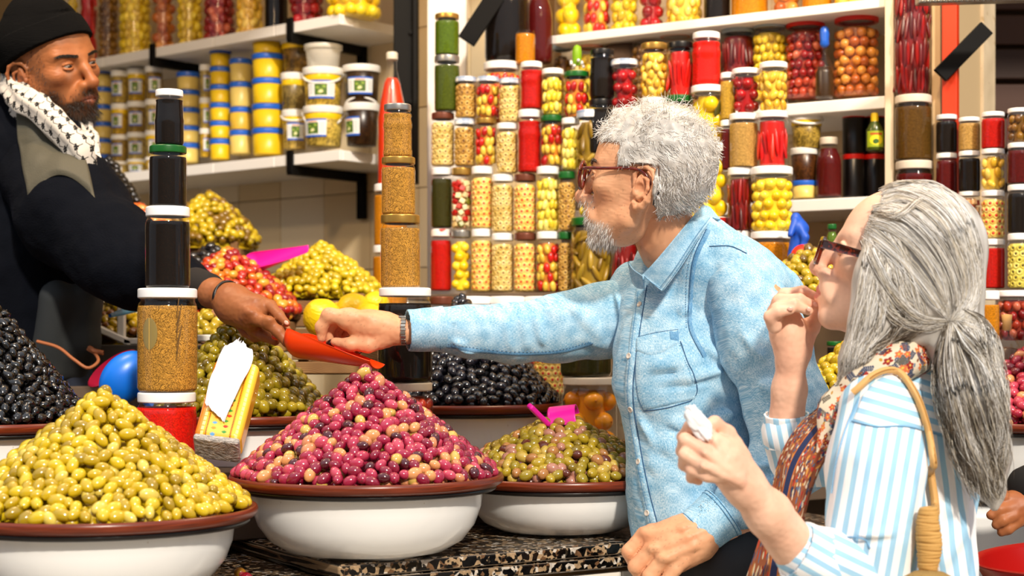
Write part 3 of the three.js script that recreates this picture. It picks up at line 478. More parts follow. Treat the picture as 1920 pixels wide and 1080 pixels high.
// tubs and buckets
const plast = (c) => M(c, 0.35);
function tub(x0, y0, x1, y1, d, body, lid, label, group) {
  const W = (x1 - x0) * d / F / 2, H = (y1 - y0) * d / F, lh = Math.min(0.014, H * 0.25), o = thing('tub', label, 'tub', P((x0 + x1) / 2, y1, d), group);
  part('body', lathe([[0.0001, 0.001], [W * 0.84, 0.001], [W * 0.87, 0.004], [W * 0.95, H - lh], [0.0001, H - lh]], 26), plast(body), o);
  part('lid', lathe([[0.0001, H - lh * 0.5], [W * 0.84, H - lh * 0.5], [W * 0.86, H], [W * 0.97, H], [W, H - 0.002], [W, H - lh], [W * 0.95, H - lh - 0.001]].reverse(), 28), plast(lid), o); return o;
}
const labelTex = canvasTex(128, 96, (c) => { c.fillStyle = '#eef0ee'; c.fillRect(0, 0, 128, 96); c.fillStyle = '#2b62c8'; c.fillRect(0, 0, 128, 9); c.fillRect(0, 86, 128, 10); c.fillStyle = '#45641a'; c.fillRect(34, 20, 58, 60); c.fillStyle = '#8aa83a'; for (const [x, y] of [[48, 40], [66, 52], [78, 34], [56, 66]]) { c.beginPath(); c.ellipse(x, y, 9, 7, 0.4, 0, 7); c.fill(); } c.fillStyle = '#e8e2b0'; c.beginPath(); c.ellipse(63, 60, 11, 7, 0, 0, 7); c.fill(); c.fillStyle = '#8b949c'; for (let i = 0; i < 8; i++) { c.fillRect(6, 22 + i * 7, 22, 2); c.fillRect(98, 22 + i * 7, 24, 2); } c.fillStyle = '#d87a2c'; c.fillRect(40, 12, 46, 5); });
const milky = new THREE.MeshPhysicalMaterial({ color: '#f4f2ea', transmission: 0.55, roughness: 0.35, thickness: 0 });
function bucket(x0, y0, x1, y1, d, opt, label) {
  const W = (x1 - x0) * d / F / 2, H = (y1 - y0) * d / F, o = thing('bucket', label, 'bucket', P((x0 + x1) / 2, y1, d), 'clear plastic buckets on the tub shelf');
  const lh = H * 0.17;
  if (opt.empty) { part('body', lathe([[0.0001, 0.001], [W * 0.8, 0.001], [W * 0.94, H]], 28), milky, o); part('rim', lathe([[W * 0.93, H * 0.82], [W, H * 0.82], [W, H], [W * 0.93, H], [W * 0.93, H * 0.82]], 28), milky, o); return o; }
  part('body', lathe([[0.0001, 0.001], [W * 0.82, 0.001], [W * 0.93, H - lh], [0.0001, H - lh]], 28), M(opt.fill, 0.3, { map: grainTex }), o);
  if (opt.band) part('oil', lathe([[W * 0.9, H * 0.66], [W * 0.937, H * 0.68], [W * 0.948, H - lh], [W * 0.9, H - lh]], 28), M('#e8c21a', 0.25), o);
  part('lid', lathe([[0.0001, H - lh * 0.3], [W * 0.8, H - lh * 0.3], [W * 0.83, H], [W * 0.98, H], [W, H - 0.002], [W, H - lh], [W * 0.93, H - lh - 0.001]].reverse(), 28), plast('#efeee9'), o);
  if (opt.label) part('label', new THREE.CylinderGeometry(W * 0.935, W * 0.895, H * 0.45, 20, 1, true, -0.75 + (opt.turn ?? 0), 1.5).translate(0, H * 0.44, 0), M('#ffffff', 0.5, { map: labelTex, side: THREE.DoubleSide }), o);
  if (opt.handle) { const s = opt.handle; part('handle', tube([0, 0.25, 0.5, 0.75, 1].map((t) => { const a = Math.PI * t; return V(-Math.cos(a) * W * 1.02, H - lh * 0.8 - Math.sin(a) * W * 0.95 * Math.sin(s), Math.sin(a) * W * 1.05 * Math.cos(s) + 0.001); }), 0.0032, 20, 7), plast('#efeee9'), o); }
  return o;
}
{
  const dl = (px, o = -0.1) => L.depth(px, o), Y = '#dfba16', C = '#e2c76c', B = '#2462cc';
  const stack = (x0, x1, ys, yb, body, o, name) => ys.forEach((y, i) => tub(x0, y, x1, ys[i + 1] ?? yb, dl((x0 + x1) / 2, o), Array.isArray(body) ? body[i % body.length] : body, B, `${name}, ${['topmost', 'second down', 'third down', 'fourth down', 'fifth down', 'sixth down'][i]}`, 'blue lidded tubs stacked on the left shelf'));
  stack(472, 535, [72, 104, 150, 198, 243], 292, Y, -0.06, 'deep yellow tub with blue lid in the stack nearest the corner');
  stack(430, 474, [112, 156, 203, 246], 290, [C, C, '#d9b13c', C], -0.08, 'pale tub with blue lid beside the nearest yellow stack');
  stack(393, 433, [93, 127, 161, 195, 229, 262], 300, Y, -0.06, 'narrow yellow tub with blue lid behind the pale stack');
  stack(331, 375, [137, 171, 204, 238, 270], 306, C, -0.08, 'cream tub with blue lid right of the small dark jar');
  stack(176, 210, [131, 165, 198, 230, 261, 291], 322, C, -0.06, 'cream tub with blue lid next to the vendor\'s chin');
  stack(-20, 14, [172, 205, 238], 290, Y, -0.06, 'yellow tub with blue lid behind the vendor\'s back');
  // small buckets with labels, four rows
  const fills = ['#cdb25a', '#d8b030', '#b09248', '#d2ba6a'];
  const rowsY = [[128, 188], [190, 247], [248, 298], [298, 326]];
  rowsY.forEach(([a, b], j) => [[208, 242], [238, 276], [272, 306], [374, 396]].forEach(([x0, x1], i) => { if (j === 3 && i > 2) return; bucket(x0, a + (2 - i) * 4 - 2, x1, b + (2 - i) * 3, dl((x0 + x1) / 2, -0.05 - (i % 2) * 0.02), { fill: fills[(i + j) % 4], band: (i + j) % 3 === 1, label: true, turn: (i - 1) * 0.3 }, `small white lidded bucket with label, ${['top', 'second', 'third', 'lowest'][j]} row, ${['beside the cream tubs', 'middle of three', 'next to the stacked dark jars', 'right of the cream stack'][i]}`); }));
  bucket(526, 72, 604, 140, dl(565, -0.1), { fill: '#8a6a2c', band: true }, 'bucket of brown olives with white lid under the upper shelf');
  bucket(570, 86, 642, 132, dl(606, -0.05), { empty: true }, 'empty clear plastic bucket stacked upside on the labelled one');
  bucket(526, 139, 576, 209, dl(551, -0.06), { fill: '#8e7a44', band: true }, 'small bucket of grey brown olives with white lid in the middle row');
  bucket(567, 130, 645, 205, dl(606, -0.03), { fill: '#d8b84a', band: true, label: true, handle: 0.6 }, 'yellow bucket with hanging white handle across its label');
  bucket(528, 208, 578, 281, dl(553, -0.06), { fill: '#c9ac58', label: true, band: true, handle: 0.5, turn: 0.2 }, 'small bucket with label and white handle in the lowest row');
  bucket(568, 202, 646, 276, dl(607, -0.03), { fill: '#d8bd58', label: true, band: true, handle: 0.9, turn: -0.5 }, 'larger yellow bucket with slanted label in the lowest row');
  bucket(642, 125, 714, 196, dl(678, -0.06), { fill: '#3c2812', label: true }, 'bucket of dark olives with a blue edged label, upper of two');
  bucket(645, 196, 712, 274, dl(678, -0.06), { fill: '#3a2412', label: true, handle: -0.7, turn: -0.8 }, 'bucket of dark olives with raised white handle, lower of two');
  bucket(1482, 216, 1542, 280, R.depth(1512, -0.05), { fill: '#b89c44', band: true, handle: 0.4 }, 'clear bucket of green olives with white lid on the lower right shelf');
  bucket(1482, 279, 1534, 344, R.depth(1508, -0.05), { fill: '#5a3416' }, 'bucket of brown olives with white lid under the green olive bucket');
  tub(1484, 340, 1532, 373, R.depth(1508, -0.05), C, B, 'cream tub with blue lid at the left end of the lower right shelf'); 
  // tall jars on the upper left shelf
  const yT = (px) => HY - (topL1 - EYE) * F / dl(px, -0.08);
  [[92, 124, 'olives'], [126, 148, 'olives'], [150, 182, 'chili'], [184, 222, 'darkolives'], [223, 283, 'olives'], [284, 331, 'tanolives'], [331, 381, 'olives'], [381, 441, 'redolives'], [442, 494, 'beans'], [496, 540, 'black'], [541, 609, 'cherry'], [611, 716, 'lemons']].forEach(([a, b, f], i) => jar(a, yT((a + b) / 2) - 200, b, yT((a + b) / 2), dl((a + b) / 2, -0.06), 'straight', f, 'white', `tall jar of ${FILLS[f].t}, ${['twelfth', 'eleventh', 'tenth', 'ninth', 'eighth', 'seventh', 'sixth', 'fifth', 'fourth', 'third', 'second', 'first'][i]} from the corner on the upper left shelf`, { group: 'tall jars on the upper left shelf', size: f === 'lemons' ? 1.0 : 1.35 }));
  // orange bottle beside the post
  const d = 3.9, k = d / F, o = thing('bottle', 'tall bottle of orange red sauce with white cap in front of the black post', 'bottle', P(735, 352, d));
  part('sauce', lathe([[0.0001, 0], [24, 0], [26, 4], [26, 130], [22, 160], [15, 195], [10, 205], [0.0001, 205]].map(([a, b]) => [a * k, b * k]), 26), M('#d8380c', 0.3), o);
  part('glass', lathe([[0.0001, -1], [25, -1], [27.4, 4], [27.4, 130], [23, 160], [15, 198], [9, 222], [9, 240]].map(([a, b]) => [a * k, b * k]), 26), glass, o);
  part('cap', lathe([[0.0001, 254], [9, 254], [11, 252], [11, 241], [10, 239], [0.0001, 239]].reverse().map(([a, b]) => [a * k, b * k]), 18), plast('#d8d2c0'), o);
  // demijohns on the cream wall above the jar wall
  jar(908, -70, 992, 120, 3.95, 'demijohn', 'brown', null, 'big dark glass demijohn on the left above the jar wall', { name: 'demijohn', category: 'bottle' });
  jar(984, -30, 1036, 120, 4.0, 'demijohn', 'darkpaste', null, 'dark red glass bottle beside the big demijohn', { name: 'bottle', category: 'bottle' });
  jar(966, 52, 1004, 122, 3.85, 'squat', 'amber', null, 'small amber bottle in front of the dark demijohn', { name: 'bottle', category: 'bottle' });
}
// right hand column of big jars and the far right rows
{
  const d = R.depth(1712, 0.0);
  jar(1677, -60, 1744, 181, d, 'bulge', 'darkchili', null, 'tall vase shaped jar of dark red chillies beside the cream upright', { top: 1 });
  jar(1678, 180, 1747, 303, d, 'straight', 'brownpaste', 'oldwhite', 'wide brown jar with off white lid under the vase shaped jar');
  jar(1679, 303, 1749, 440, d, 'straight', 'darkpaste', 'oldwhite', 'wide dark red jar with off white lid above the woman\'s hair');
  const q = (px) => mix(3.5, 3.3, (px - 1755) / 165);
  const cols = [
    [1755, 1795, [[216, 287, 'black', 'slim'], [288, 365, 'darkpaste', 'slim'], [365, 440, 'brown', 'slim']], 'first column right of the red board'],
    [1797, 1838, [[221, 284, 'tan', 'slim'], [284, 360, 'brown', 'slim'], [360, 428, 'redcubes', 'slim'], [428, 500, 'rings', 'slim']], 'second column right of the red board'],
    [1840, 1884, [[211, 280, 'redpaste', 'slim'], [280, 357, 'beans', 'slim'], [358, 448, 'stuffed', 'slim'], [449, 542, 'redpaste', 'straight']], 'third column right of the red board'],
    [1889, 1932, [[204, 268, 'darkolives', 'slim'], [269, 346, 'darkpaste', 'slim'], [347, 438, 'black', 'slim'], [438, 542, 'greenrings', 'slim']], 'column cut by the right edge'],
  ];
  for (const [x0, x1, js, where] of cols) js.forEach(([a, b, f, s], i) => jar(x0, a, x1, b, q((x0 + x1) / 2), s, f, 'white', `jar of ${FILLS[f].t}, ${where}, ${['topmost', 'second down', 'third down', 'fourth down'][i]}`, { group: 'white lidded jars on the far right' }));
  jar(1868, 545, 1935, 640, 3.25, 'straight', 'redolives', 'white', 'large jar of red olives with white lid below the far right column');
  solo('display_shelf', at(new RoundedBoxGeometry(0.5, 0.014, 0.18, 2, 0.003), V((1850 - 960) * 3.35 / F + 0.05, hAt(544, 3.35) - 0.008, -3.36)), m.dark, 'dark shelf under the far right jars', 'shelf');
}
// ---------- bowls and heaps of olives ----------
const enamelTex = noiseTex(256, (u, v) => { const a = tileN(u, v, 40, 3), b = tileN(u, v, 14, 8); const s = a > 0.68 && b > 0.15 ? 0.3 : 0; return [0.95 - s * 0.7, 0.95 - s * 0.9, 0.945 - s * 1.1]; });
const enamel = M('#ffffff', 0.1, { map: enamelTex });
const terracotta = M('#7e3115', 0.3, { map: softTex }), blackband = M('#120c0a', 0.35);
function bowl(pos, R, base, label) {   // pos: centre of the rim; base: height of what it stands on
  const H = pos.y - base, o = thing('bowl', label, 'bowl', V(pos.x, base, pos.z)), k = R / 0.223, h = H - 0.012;
  part('basin', (() => { const g = lathe([[0.0001, 0.004], [0.085 * k, 0.003], [0.088 * k, 0], [0.1 * k, 0], [0.104 * k, 0.004], [0.13 * k, 0.07 * h], [0.157 * k, 0.21 * h], [0.176 * k, 0.43 * h], [0.186 * k, 0.68 * h], [0.189 * k, 0.9 * h], [0.198 * k, h * 0.985], [0.2 * k, h], [0.0001, h]], 56); const uv = g.attributes.uv; for (let i = 0; i < uv.count; i++) uv.setXY(i, uv.getX(i) * 5, uv.getY(i) * 1.2); return g; })(), enamel, o);
  part('band', lathe([[0.19 * k, H - 0.023], [0.207 * k, H - 0.022], [0.211 * k, H - 0.019], [0.211 * k, H - 0.011], [0.19 * k, H - 0.011]], 56), blackband, o);
  const rim = part('rim_plate', lathe([[0.0001, H - 0.012], [0.19 * k, H - 0.012], [0.214 * k, H - 0.0135], [0.221 * k, H - 0.009], [0.223 * k, H - 0.002], [0.221 * k, H + 0.0035], [0.217 * k, H + 0.004], [0.211 * k, H - 0.001], [0.0001, H - 0.001]], 64), terracotta, o);
  return o;
}
function oliveGeo(len, wid, seed, shrivel = 0) {
  const g = mergeVertices((() => { const e = new THREE.SphereGeometry(1, 13, 9); e.deleteAttribute('uv'); e.deleteAttribute('normal'); return e; })()), p = g.attributes.position, c = new Float32Array(p.count * 3), r = rng(seed), sx = r() * 9;
  for (let i = 0; i < p.count; i++) {
    let x = p.getX(i), y = p.getY(i), z = p.getZ(i); const tip = 1 - 0.1 * Math.max(0, y) ** 2, dim = y > 0.97 ? 0.93 : 1;
    const n = shrivel ? 1 + shrivel * N3(x * 2.6 + sx, y * 2.2, z * 2.6) + shrivel * 0.6 * N3(x * 5 + sx, y * 4, z * 5) : 1 + 0.05 * N3(x * 1.3 + sx, y, z * 1.3);
    p.setXYZ(i, x * wid / 2 * tip * n, y * len / 2 * dim * n, z * wid / 2 * tip * n);
    const k = y > 0.97 ? 0.35 : 1; c[i * 3] = k; c[i * 3 + 1] = k * (y > 0.97 ? 0.8 : 1); c[i * 3 + 2] = k * (y > 0.97 ? 0.7 : 1);
  }
  g.setAttribute('color', new THREE.BufferAttribute(c, 3)); g.computeVertexNormals(); return g;
}
const oliveMat = (c, rough = 0.22) => M(c, rough, { vertexColors: true, clearcoat: 0.8, clearcoatRoughness: 0.1 });
/* a heap: top centre of its flat foot, foot radius, height, olive length and width, palette of [colour, share, kind word] */
function heap(foot, R, H, len, wid, pal, o) {
  const r = rng(o.seed), geos = [0, 1, 2, 3].map((i) => oliveGeo(len * (0.92 + i * 0.06), wid * (0.95 + (i % 2) * 0.09), o.seed + i, o.shrivel ?? 0)), pts = [], pw = o.pow ?? 1, sy = o.squash ?? 1;
  const height = (q) => H * Math.pow(Math.max(0, 1 - q), pw) , tries = o.tries ?? 9000, min = (len + wid) / 2 * (o.gap ?? 0.68), grid = new Map(), cellOf = (p) => `${Math.floor(p.x / min)},${Math.floor(p.y / min)},${Math.floor(p.z / min)}`;
  for (let n = 0; n < tries; n++) {
    const q = Math.sqrt(r()), a = r() * 6.28318; if (q > 1 - wid * 0.3 / R) continue;
    const p = V(Math.cos(a) * q * R, height(q) + wid * 0.3 + (r() - 0.5) * wid * 0.3, Math.sin(a) * q * R * sy), c = p.clone().divideScalar(min).floor(); let ok = true;
    for (let i = -1; i <= 1 && ok; i++) for (let j = -1; j <= 1 && ok; j++) for (let k = -1; k <= 1 && ok; k++) for (const e of grid.get(`${c.x + i},${c.y + j},${c.z + k}`) ?? []) if (e.distanceTo(p) < min) { ok = false; break; }
    if (!ok) continue;
    const key = `${c.x},${c.y},${c.z}`; grid.has(key) ? grid.get(key).push(p) : grid.set(key, [p]); pts.push({ p, q, a });
  }
  pts.push({ p: V(0, H + wid * 0.1, 0), q: 0, a: 0 });
  const slope = Math.atan2(H, R), eye = SPOT.clone().sub(foot).normalize();
  for (const e of pts) { e.n = V(Math.cos(e.a) * Math.sin(slope), Math.cos(slope), Math.sin(e.a) * Math.sin(slope)); const w = foot.clone().add(e.p).add(V()); e.px = 960 + w.x / -w.z * F; e.see = e.n.dot(eye) + (e.px < -20 || e.px > 1940 ? -2 : 0); }
  pts.sort((x, y) => y.see - x.see);
  const total = pal.reduce((s, k) => s + k[1], 0), rest = [], dense = o.rotate ?? 0; let made = 0;
  pts.forEach((e, i) => {
    let t = r() * total, k = 0; while (k < pal.length - 1 && (t -= pal[k][1]) > 0) k++;
    const tan = V(-Math.sin(e.a), 0, Math.cos(e.a)), dir = tan.clone().applyAxisAngle(e.n, r() * 6.28).addScaledVector(e.n, (r() - 0.5) * 0.9).normalize(), q = new THREE.Quaternion().setFromUnitVectors(V(0, 1, 0), dir), pos = foot.clone().add(e.p), s = 0.86 + r() * 0.26;
    if (e.see > -0.12 && made < (o.most ?? 300)) {
      made++; const m = part(numbered(o.name ?? 'olive'), geos[i % 4], oliveMat(pal[k][0], o.rough), scene); m.position.copy(pos); m.quaternion.copy(q); m.scale.setScalar(s);
      const side = e.p.x < -0.33 * R ? 'left ' : e.p.x > 0.33 * R ? 'right ' : 'middle ', zone = e.q < 0.3 ? 'top' : side + (e.q < 0.68 ? 'slope' : 'foot'); tag(m, o.label(pal[k][2] ?? '', zone), 'olive', o.group(pal[k][2] ?? '', zone));
    } else rest.push([new THREE.Matrix4().compose(pos, q, V(s, s, s)), pal[k][0]]);
  });
  // what lies under and behind the ones in sight: one mass
  for (let n = 0, tot = pts.length; n < tot; n++) { const e = pts[n], s = 0.95, q = new THREE.Quaternion().setFromEuler(new THREE.Euler(r() * 6, r() * 6, r() * 6)); rest.push([new THREE.Matrix4().compose(foot.clone().add(e.p).addScaledVector(e.n, -wid * 0.8).add(V((r() - 0.5) * wid, 0, (r() - 0.5) * wid)), q, V(s, s, s)), pal[Math.floor(r() * pal.length)][0]]); }   // the layer below
  const foot2 = R - wid * 0.35, pts2 = []; for (let i = 0; i <= 10; i++) { const q = 1 - i / 10; pts2.push([Math.max(0.0001, q * foot2), Math.max(0.0005, height(q) - wid * 1.7)]); }
  const core = part(numbered('olive_heap'), at(lathe([[0.0001, 0.0005], ...pts2], 40), V(), null, V(1, 1, sy)), M(o.core ?? pal[0][0], 0.5), scene, 'stuff'); core.position.copy(foot); tag(core, o.heap, 'olives');
  if (rest.length) { const im = new THREE.InstancedMesh(geos[1], oliveMat('#ffffff', o.rough), rest.length); im.name = 'olives'; im.castShadow = im.receiveShadow = true; im.userData.kind = 'stuff'; rest.forEach(([mx, c], i) => { im.setMatrixAt(i, mx.premultiply(new THREE.Matrix4().makeTranslation(-foot.x, -foot.y, -foot.z))); im.setColorAt(i, col(c)); }); core.add(im); }
  return made;
}
const bowlAt = (px, py, off) => { const d = K.depth(px, off); return P(px, py, d); };
const counts = [];
{ // front row
  let c = P(192, 955, 2.36), R = 0.2275; bowl(c, R, CT - 0.024, 'white enamel bowl with terracotta rim holding the yellow green olives at the lower left');
  counts.push(heap(c, R * 0.955, 0.171, 0.0255, 0.0178, [['#c4a510', 4], ['#b3940d', 3], ['#d2b41a', 3], ['#9c800b', 1.5], ['#d6be50', 0.7]], { seed: 11, heap: 'mass of yellow green olives under the front left heap', label: (k, z) => `yellow green olive at the ${z} of the heap in the front left bowl`, group: (k, z) => `yellow green olives at the ${z} of the front left heap`, name: 'green_olive' }));
  c = P(688, 892, 2.62); R = 0.2245; bowl(c, R, CT, 'white enamel bowl with terracotta rim holding the pink olives in the middle');
  counts.push(heap(c, R * 0.955, 0.171, 0.0238, 0.0184, [['#981a3c', 4, 'pink red'], ['#ab2c4a', 3, 'pink red'], ['#80102e', 3, 'pink red'], ['#bd4058', 2, 'pink red'], ['#480816', 1.6, 'dark maroon'], ['#d4925a', 2.4, 'pale beige'], ['#c58056', 1, 'pale beige'], ['#cca852', 0.4, 'pale beige']], { seed: 23, rough: 0.16, heap: 'mass of pink olives under the middle heap', label: (k, z) => `${k} olive at the ${z} of the pink heap in the middle bowl`, group: (k, z) => `${k} olives at the ${z} of the middle heap`, name: 'pink_olive' }));
  c = P(1050, 891, 2.92); R = 0.1995; bowl(c, R, CT, 'white enamel bowl with terracotta rim holding mixed olives in front of the older man');
  counts.push(heap(c, R * 0.95, 0.104, 0.0235, 0.0185, [['#a88e1e', 4, 'green gold'], ['#94801c', 3, 'green gold'], ['#bda044', 2.4, 'green gold'], ['#a8743e', 1.6, 'brownish'], ['#b07a66', 1.6, 'brownish'], ['#5c2a1c', 0.8, 'brownish'], ['#806a1a', 1.5, 'green gold']], { seed: 37, pow: 0.8, heap: 'mass of mixed olives under the right heap', label: (k, z) => `${k} olive at the ${z} of the mixed heap in the right front bowl`, group: (k, z) => `${k} olives at the ${z} of the right front heap`, name: 'mixed_olive' }));
  // second row
  c = bowlAt(-20, 792, -0.52); let d = -c.z; R = 190 * d / F; bowl(c, R, 0.985, 'white bowl of wrinkled black olives at the left edge behind the green olives');
  counts.push(heap(c, R * 0.97, 232 * d / F, 0.022, 0.0165, [['#0b0a0b', 1], ['#070708', 1], ['#121012', 1]], { seed: 41, shrivel: 0.3, rough: 0.2, gap: 0.7, heap: 'mass of wrinkled black olives at the left edge', label: (k, z) => `wrinkled black olive at the ${z} of the heap at the left edge`, group: (k, z) => `wrinkled black olives at the ${z} of the left edge heap`, name: 'dried_olive' }));
  c = bowlAt(452, 778, -0.5); d = -c.z; R = 172 * d / F; bowl(c, R, 0.985, 'white bowl of large green olives behind the tissue pack');
  counts.push(heap(c, R * 0.97, 190 * d / F, 0.025, 0.021, [['#8c7a10', 4], ['#7c6a0e', 3], ['#a08c18', 2.5], ['#665408', 2], ['#a89624', 1.5]], { seed: 53, rough: 0.15, heap: 'mass of large green olives behind the tissue pack', label: (k, z) => `large green olive at the ${z} of the heap behind the tissue pack`, group: (k, z) => `large green olives at the ${z} of the heap behind the tissue pack`, name: 'large_olive' }));
  c = bowlAt(866, 757, -0.52); d = -c.z; R = 190 * d / F; bowl(c, R, 0.985, 'white bowl of glossy black olives under the denim sleeve');
  counts.push(heap(c, R * 0.96, 196 * d / F, 0.0245, 0.0185, [['#0c0c12', 1], ['#08080c', 1], ['#13131c', 1]], { seed: 61, rough: 0.14, heap: 'mass of glossy black olives under the sleeve', label: (k, z) => `glossy black olive at the ${z} of the heap under the denim sleeve`, group: (k, z) => `glossy black olives at the ${z} of the heap under the sleeve`, name: 'black_olive' }));
}
// ---------- crates and heaps further back ----------
function crate(px0, px1, py0, py1, d, depth, label, parts = 3) {
  const w = (px1 - px0) * d / F, h = (py1 - py0) * d / F, o = thing('crate', label, 'crate', P((px0 + px1) / 2, py1, d + depth / 2)), t = 0.012;
  for (const s of [-1, 1]) { for (let i = 0; i < parts; i++) { const y0 = h * i / parts + 0.002, hh = h / parts - 0.004; part('slat', boxUV(at(new RoundedBoxGeometry(w, hh, t, 1, 0.002), V(0, y0 + hh / 2, s * depth / 2)), 6), m.wood, o); part('slat', boxUV(at(new RoundedBoxGeometry(t, hh, depth - t, 1, 0.002), V(s * (w / 2 - t / 2), y0 + hh / 2, 0)), 6), m.wood, o); }
    for (const q of [-1, 1]) part('corner_post', boxUV(at(new RoundedBoxGeometry(0.02, h + 0.014, 0.02, 1, 0.003), V(s * (w / 2 - 0.02), h / 2 + 0.008, q * (depth / 2 - 0.018))), 6), m.wood, o); }
  part('bottom', at(new THREE.BoxGeometry(w - 0.02, 0.008, depth - 0.02), V(0, 0.004, 0)), m.wood, o); return o;
}
const small = (px, py, d, rpx, hpx, len, wid, pal, seed, name, o = {}) => { const c = P(px, py, d); counts.push(heap(c, rpx * d / F, hpx * d / F, len, wid, pal, { seed, core: o.core, heap: `mass of ${name}`, label: () => `olive among the ${name}`, group: () => name, most: 90, pow: 0.85, ...o })); };
small(603, 562, 3.75, 118, 102, 0.024, 0.019, [['#c2a80e', 3], ['#b29a0c', 2], ['#d2ba1c', 2]], 71, 'yellow green olives piled in the wooden crate by the tiled wall', { name: 'yellow_olive', pow: 0.75 });
crate(490, 706, 562, 640, 3.6, 0.3, 'wooden slatted crate of yellow green olives by the tiled wall');
small(428, 600, 3.6, 140, 128, 0.024, 0.02, [['#a81c14', 3], ['#8c1018', 2], ['#d8701c', 2], ['#e09a34', 1.4], ['#b83a14', 2]], 73, 'red and orange olives piled behind the vendor\'s wrist', { name: 'red_olive', pow: 0.7 });
crate(330, 548, 600, 660, 3.44, 0.16, 'wooden slatted crate of red and orange olives behind the vendor\'s wrist');
small(392, 470, 4.2, 95, 104, 0.026, 0.02, [['#b59a10', 3], ['#c8ac18', 2], ['#7c5c10', 2]], 75, 'yellow brown olives piled far back beside the stacked dark jars', { name: 'brown_olive', pow: 0.6 });
crate(320, 470, 468, 500, 4.1, 0.26, 'low wooden crate far back under the yellow brown olives', 2);
small(262, 440, 4.1, 70, 52, 0.026, 0.021, [['#e0702c', 3], ['#e89a4c', 2], ['#d85820', 2], ['#f0c890', 1]], 77, 'orange olives piled behind the vendor\'s arm', { name: 'orange_olive' });
crate(120, 290, 426, 500, 4.0, 0.28, 'wooden crate under the black olives behind the vendor');
small(205, 425, 4.15, 75, 125, 0.026, 0.021, [['#0c0a0a', 1], ['#141010', 1]], 79, 'black olives piled behind the vendor\'s shoulder', { name: 'dark_olive' });
crate(335, 455, 506, 560, 3.74, 0.22, 'low wooden crate under the black olives between the other crates', 2);
small(395, 505, 3.85, 52, 38, 0.026, 0.021, [['#0c0a0c', 3], ['#1a1416', 2], ['#8a6a10', 0.3]], 81, 'black olives piled between the crates', { name: 'dark_olive' });
small(402, 645, 3.3, 70, 66, 0.025, 0.021, [['#a8901c', 3], ['#bca430', 2], ['#b08060', 1]], 83, 'pale cracked olives piled under the vendor\'s wrist', { name: 'cracked_olive', pow: 0.7 });
small(232, 650, 3.6, 80, 96, 0.025, 0.021, [['#a8880c', 3], ['#8e7410', 2], ['#7a4a20', 1]], 85, 'olives piled in the white tray behind the minced garlic jar', { name: 'tray_olive', pow: 0.6 });
small(1515, 560, 3.25, 90, 92, 0.024, 0.02, [['#a89016', 3], ['#bca222', 2], ['#6a5010', 1]], 87, 'green olives piled behind the woman\'s glasses', { name: 'crate_olive', pow: 0.7, most: 120 });
bowl(P(1590, 764, 2.95), 0.115, P(1590, 764, 2.95).y - 0.1, 'white bowl of yellow olives behind the woman\'s wrist');
small(1590, 762, 2.95, 110, 110, 0.024, 0.02, [['#c8ac1c', 3], ['#b89a14', 2]], 89, 'yellow olives piled behind the woman\'s wrist', { name: 'crate_olive', pow: 0.7, most: 120 });
{ const c = P(1930, 790, 3.1); bowl(c, 0.2, 0.98, 'white bowl of pink olives at the right edge behind the long hair'); small(1930, 788, 3.1, 180, 130, 0.024, 0.02, [['#a8203c', 3], ['#bc3a50', 2], ['#d8905c', 1], ['#701020', 1]], 91, 'pink olives heaped at the right edge behind the long hair', { name: 'rose_olive', most: 160 }); }
{ // white tray behind the minced garlic jar
  const o = thing('tray', 'white rimmed tray standing left of the minced garlic jar', 'tray'), d = 3.45, w = M('#d9d6cf', 0.35);
  part('rim', merge([at(new RoundedBoxGeometry(0.016, 0.1, 0.02, 1, 0.003), P(228, 600, d)), at(new RoundedBoxGeometry(0.11, 0.014, 0.03, 1, 0.003), P(205, 625, d), new THREE.Euler(0, 0, -0.42)), at(new RoundedBoxGeometry(0.2, 0.014, 0.03, 1, 0.003), P(320, 640, d))]), w, o);
  part('wall', at(new RoundedBoxGeometry(0.28, 0.1, 0.012, 1, 0.003), P(268, 690, d - 0.02)), M('#3a3530', 0.5), o);
  solo('divider', at(new RoundedBoxGeometry(0.09, 0.014, 0.012, 1, 0.003), P(384, 634, 3.2)), w, 'white plastic divider strip in front of the pale cracked olives', 'divider');
}
{ // lemons
  const G = 'large yellow lemons beside the orange scoop', g = lathe([[0.001, -1.12], [0.12, -1.08], [0.25, -0.98], [0.6, -0.8], [0.9, -0.4], [1, 0], [0.92, 0.4], [0.62, 0.78], [0.28, 0.97], [0.1, 1.05], [0.001, 1.08]], 24), peel = noiseTex(128, (u, v) => { const n = 0.5 + tileN(u, v, 34) * 0.5; return [n, n, n]; }, false), mat = M('#f0c814', 0.35, { bumpMap: peel, bumpScale: 0.0012 });
  [[606, 598, 3.3, 37, 0.7, 'partly hidden by the man\'s knuckles'], [661, 577, 3.38, 28, 1.5, 'behind and above the man\'s hand'], [690, 596, 3.36, 27, 2.3, 'beside the dark sauce jar'], [652, 628, 3.22, 30, 1.9, 'lowest, between the man\'s fingers'], [636, 600, 3.42, 28, 0.2, 'rearmost of the lemons'], [706, 570, 3.42, 24, 0.9, 'small one right at the jar stack']].forEach(([x, y, d, r, a, t]) => { const k = r * d / F, q = solo('lemon', g, mat, `large yellow lemon ${t}`, 'lemon', G); q.position.copy(P(x, y, d)); q.scale.set(k, k * 1.15, k); q.rotation.set(a, 0.4, a * 0.7); });
  crate(1540, 1590, 700, 760, 3.06, 0.08, 'small wooden box under the dark jar behind the woman\'s wrist', 2);
  crate(560, 720, 648, 700, 3.14, 0.24, 'wooden crate under the large lemons', 2);
}
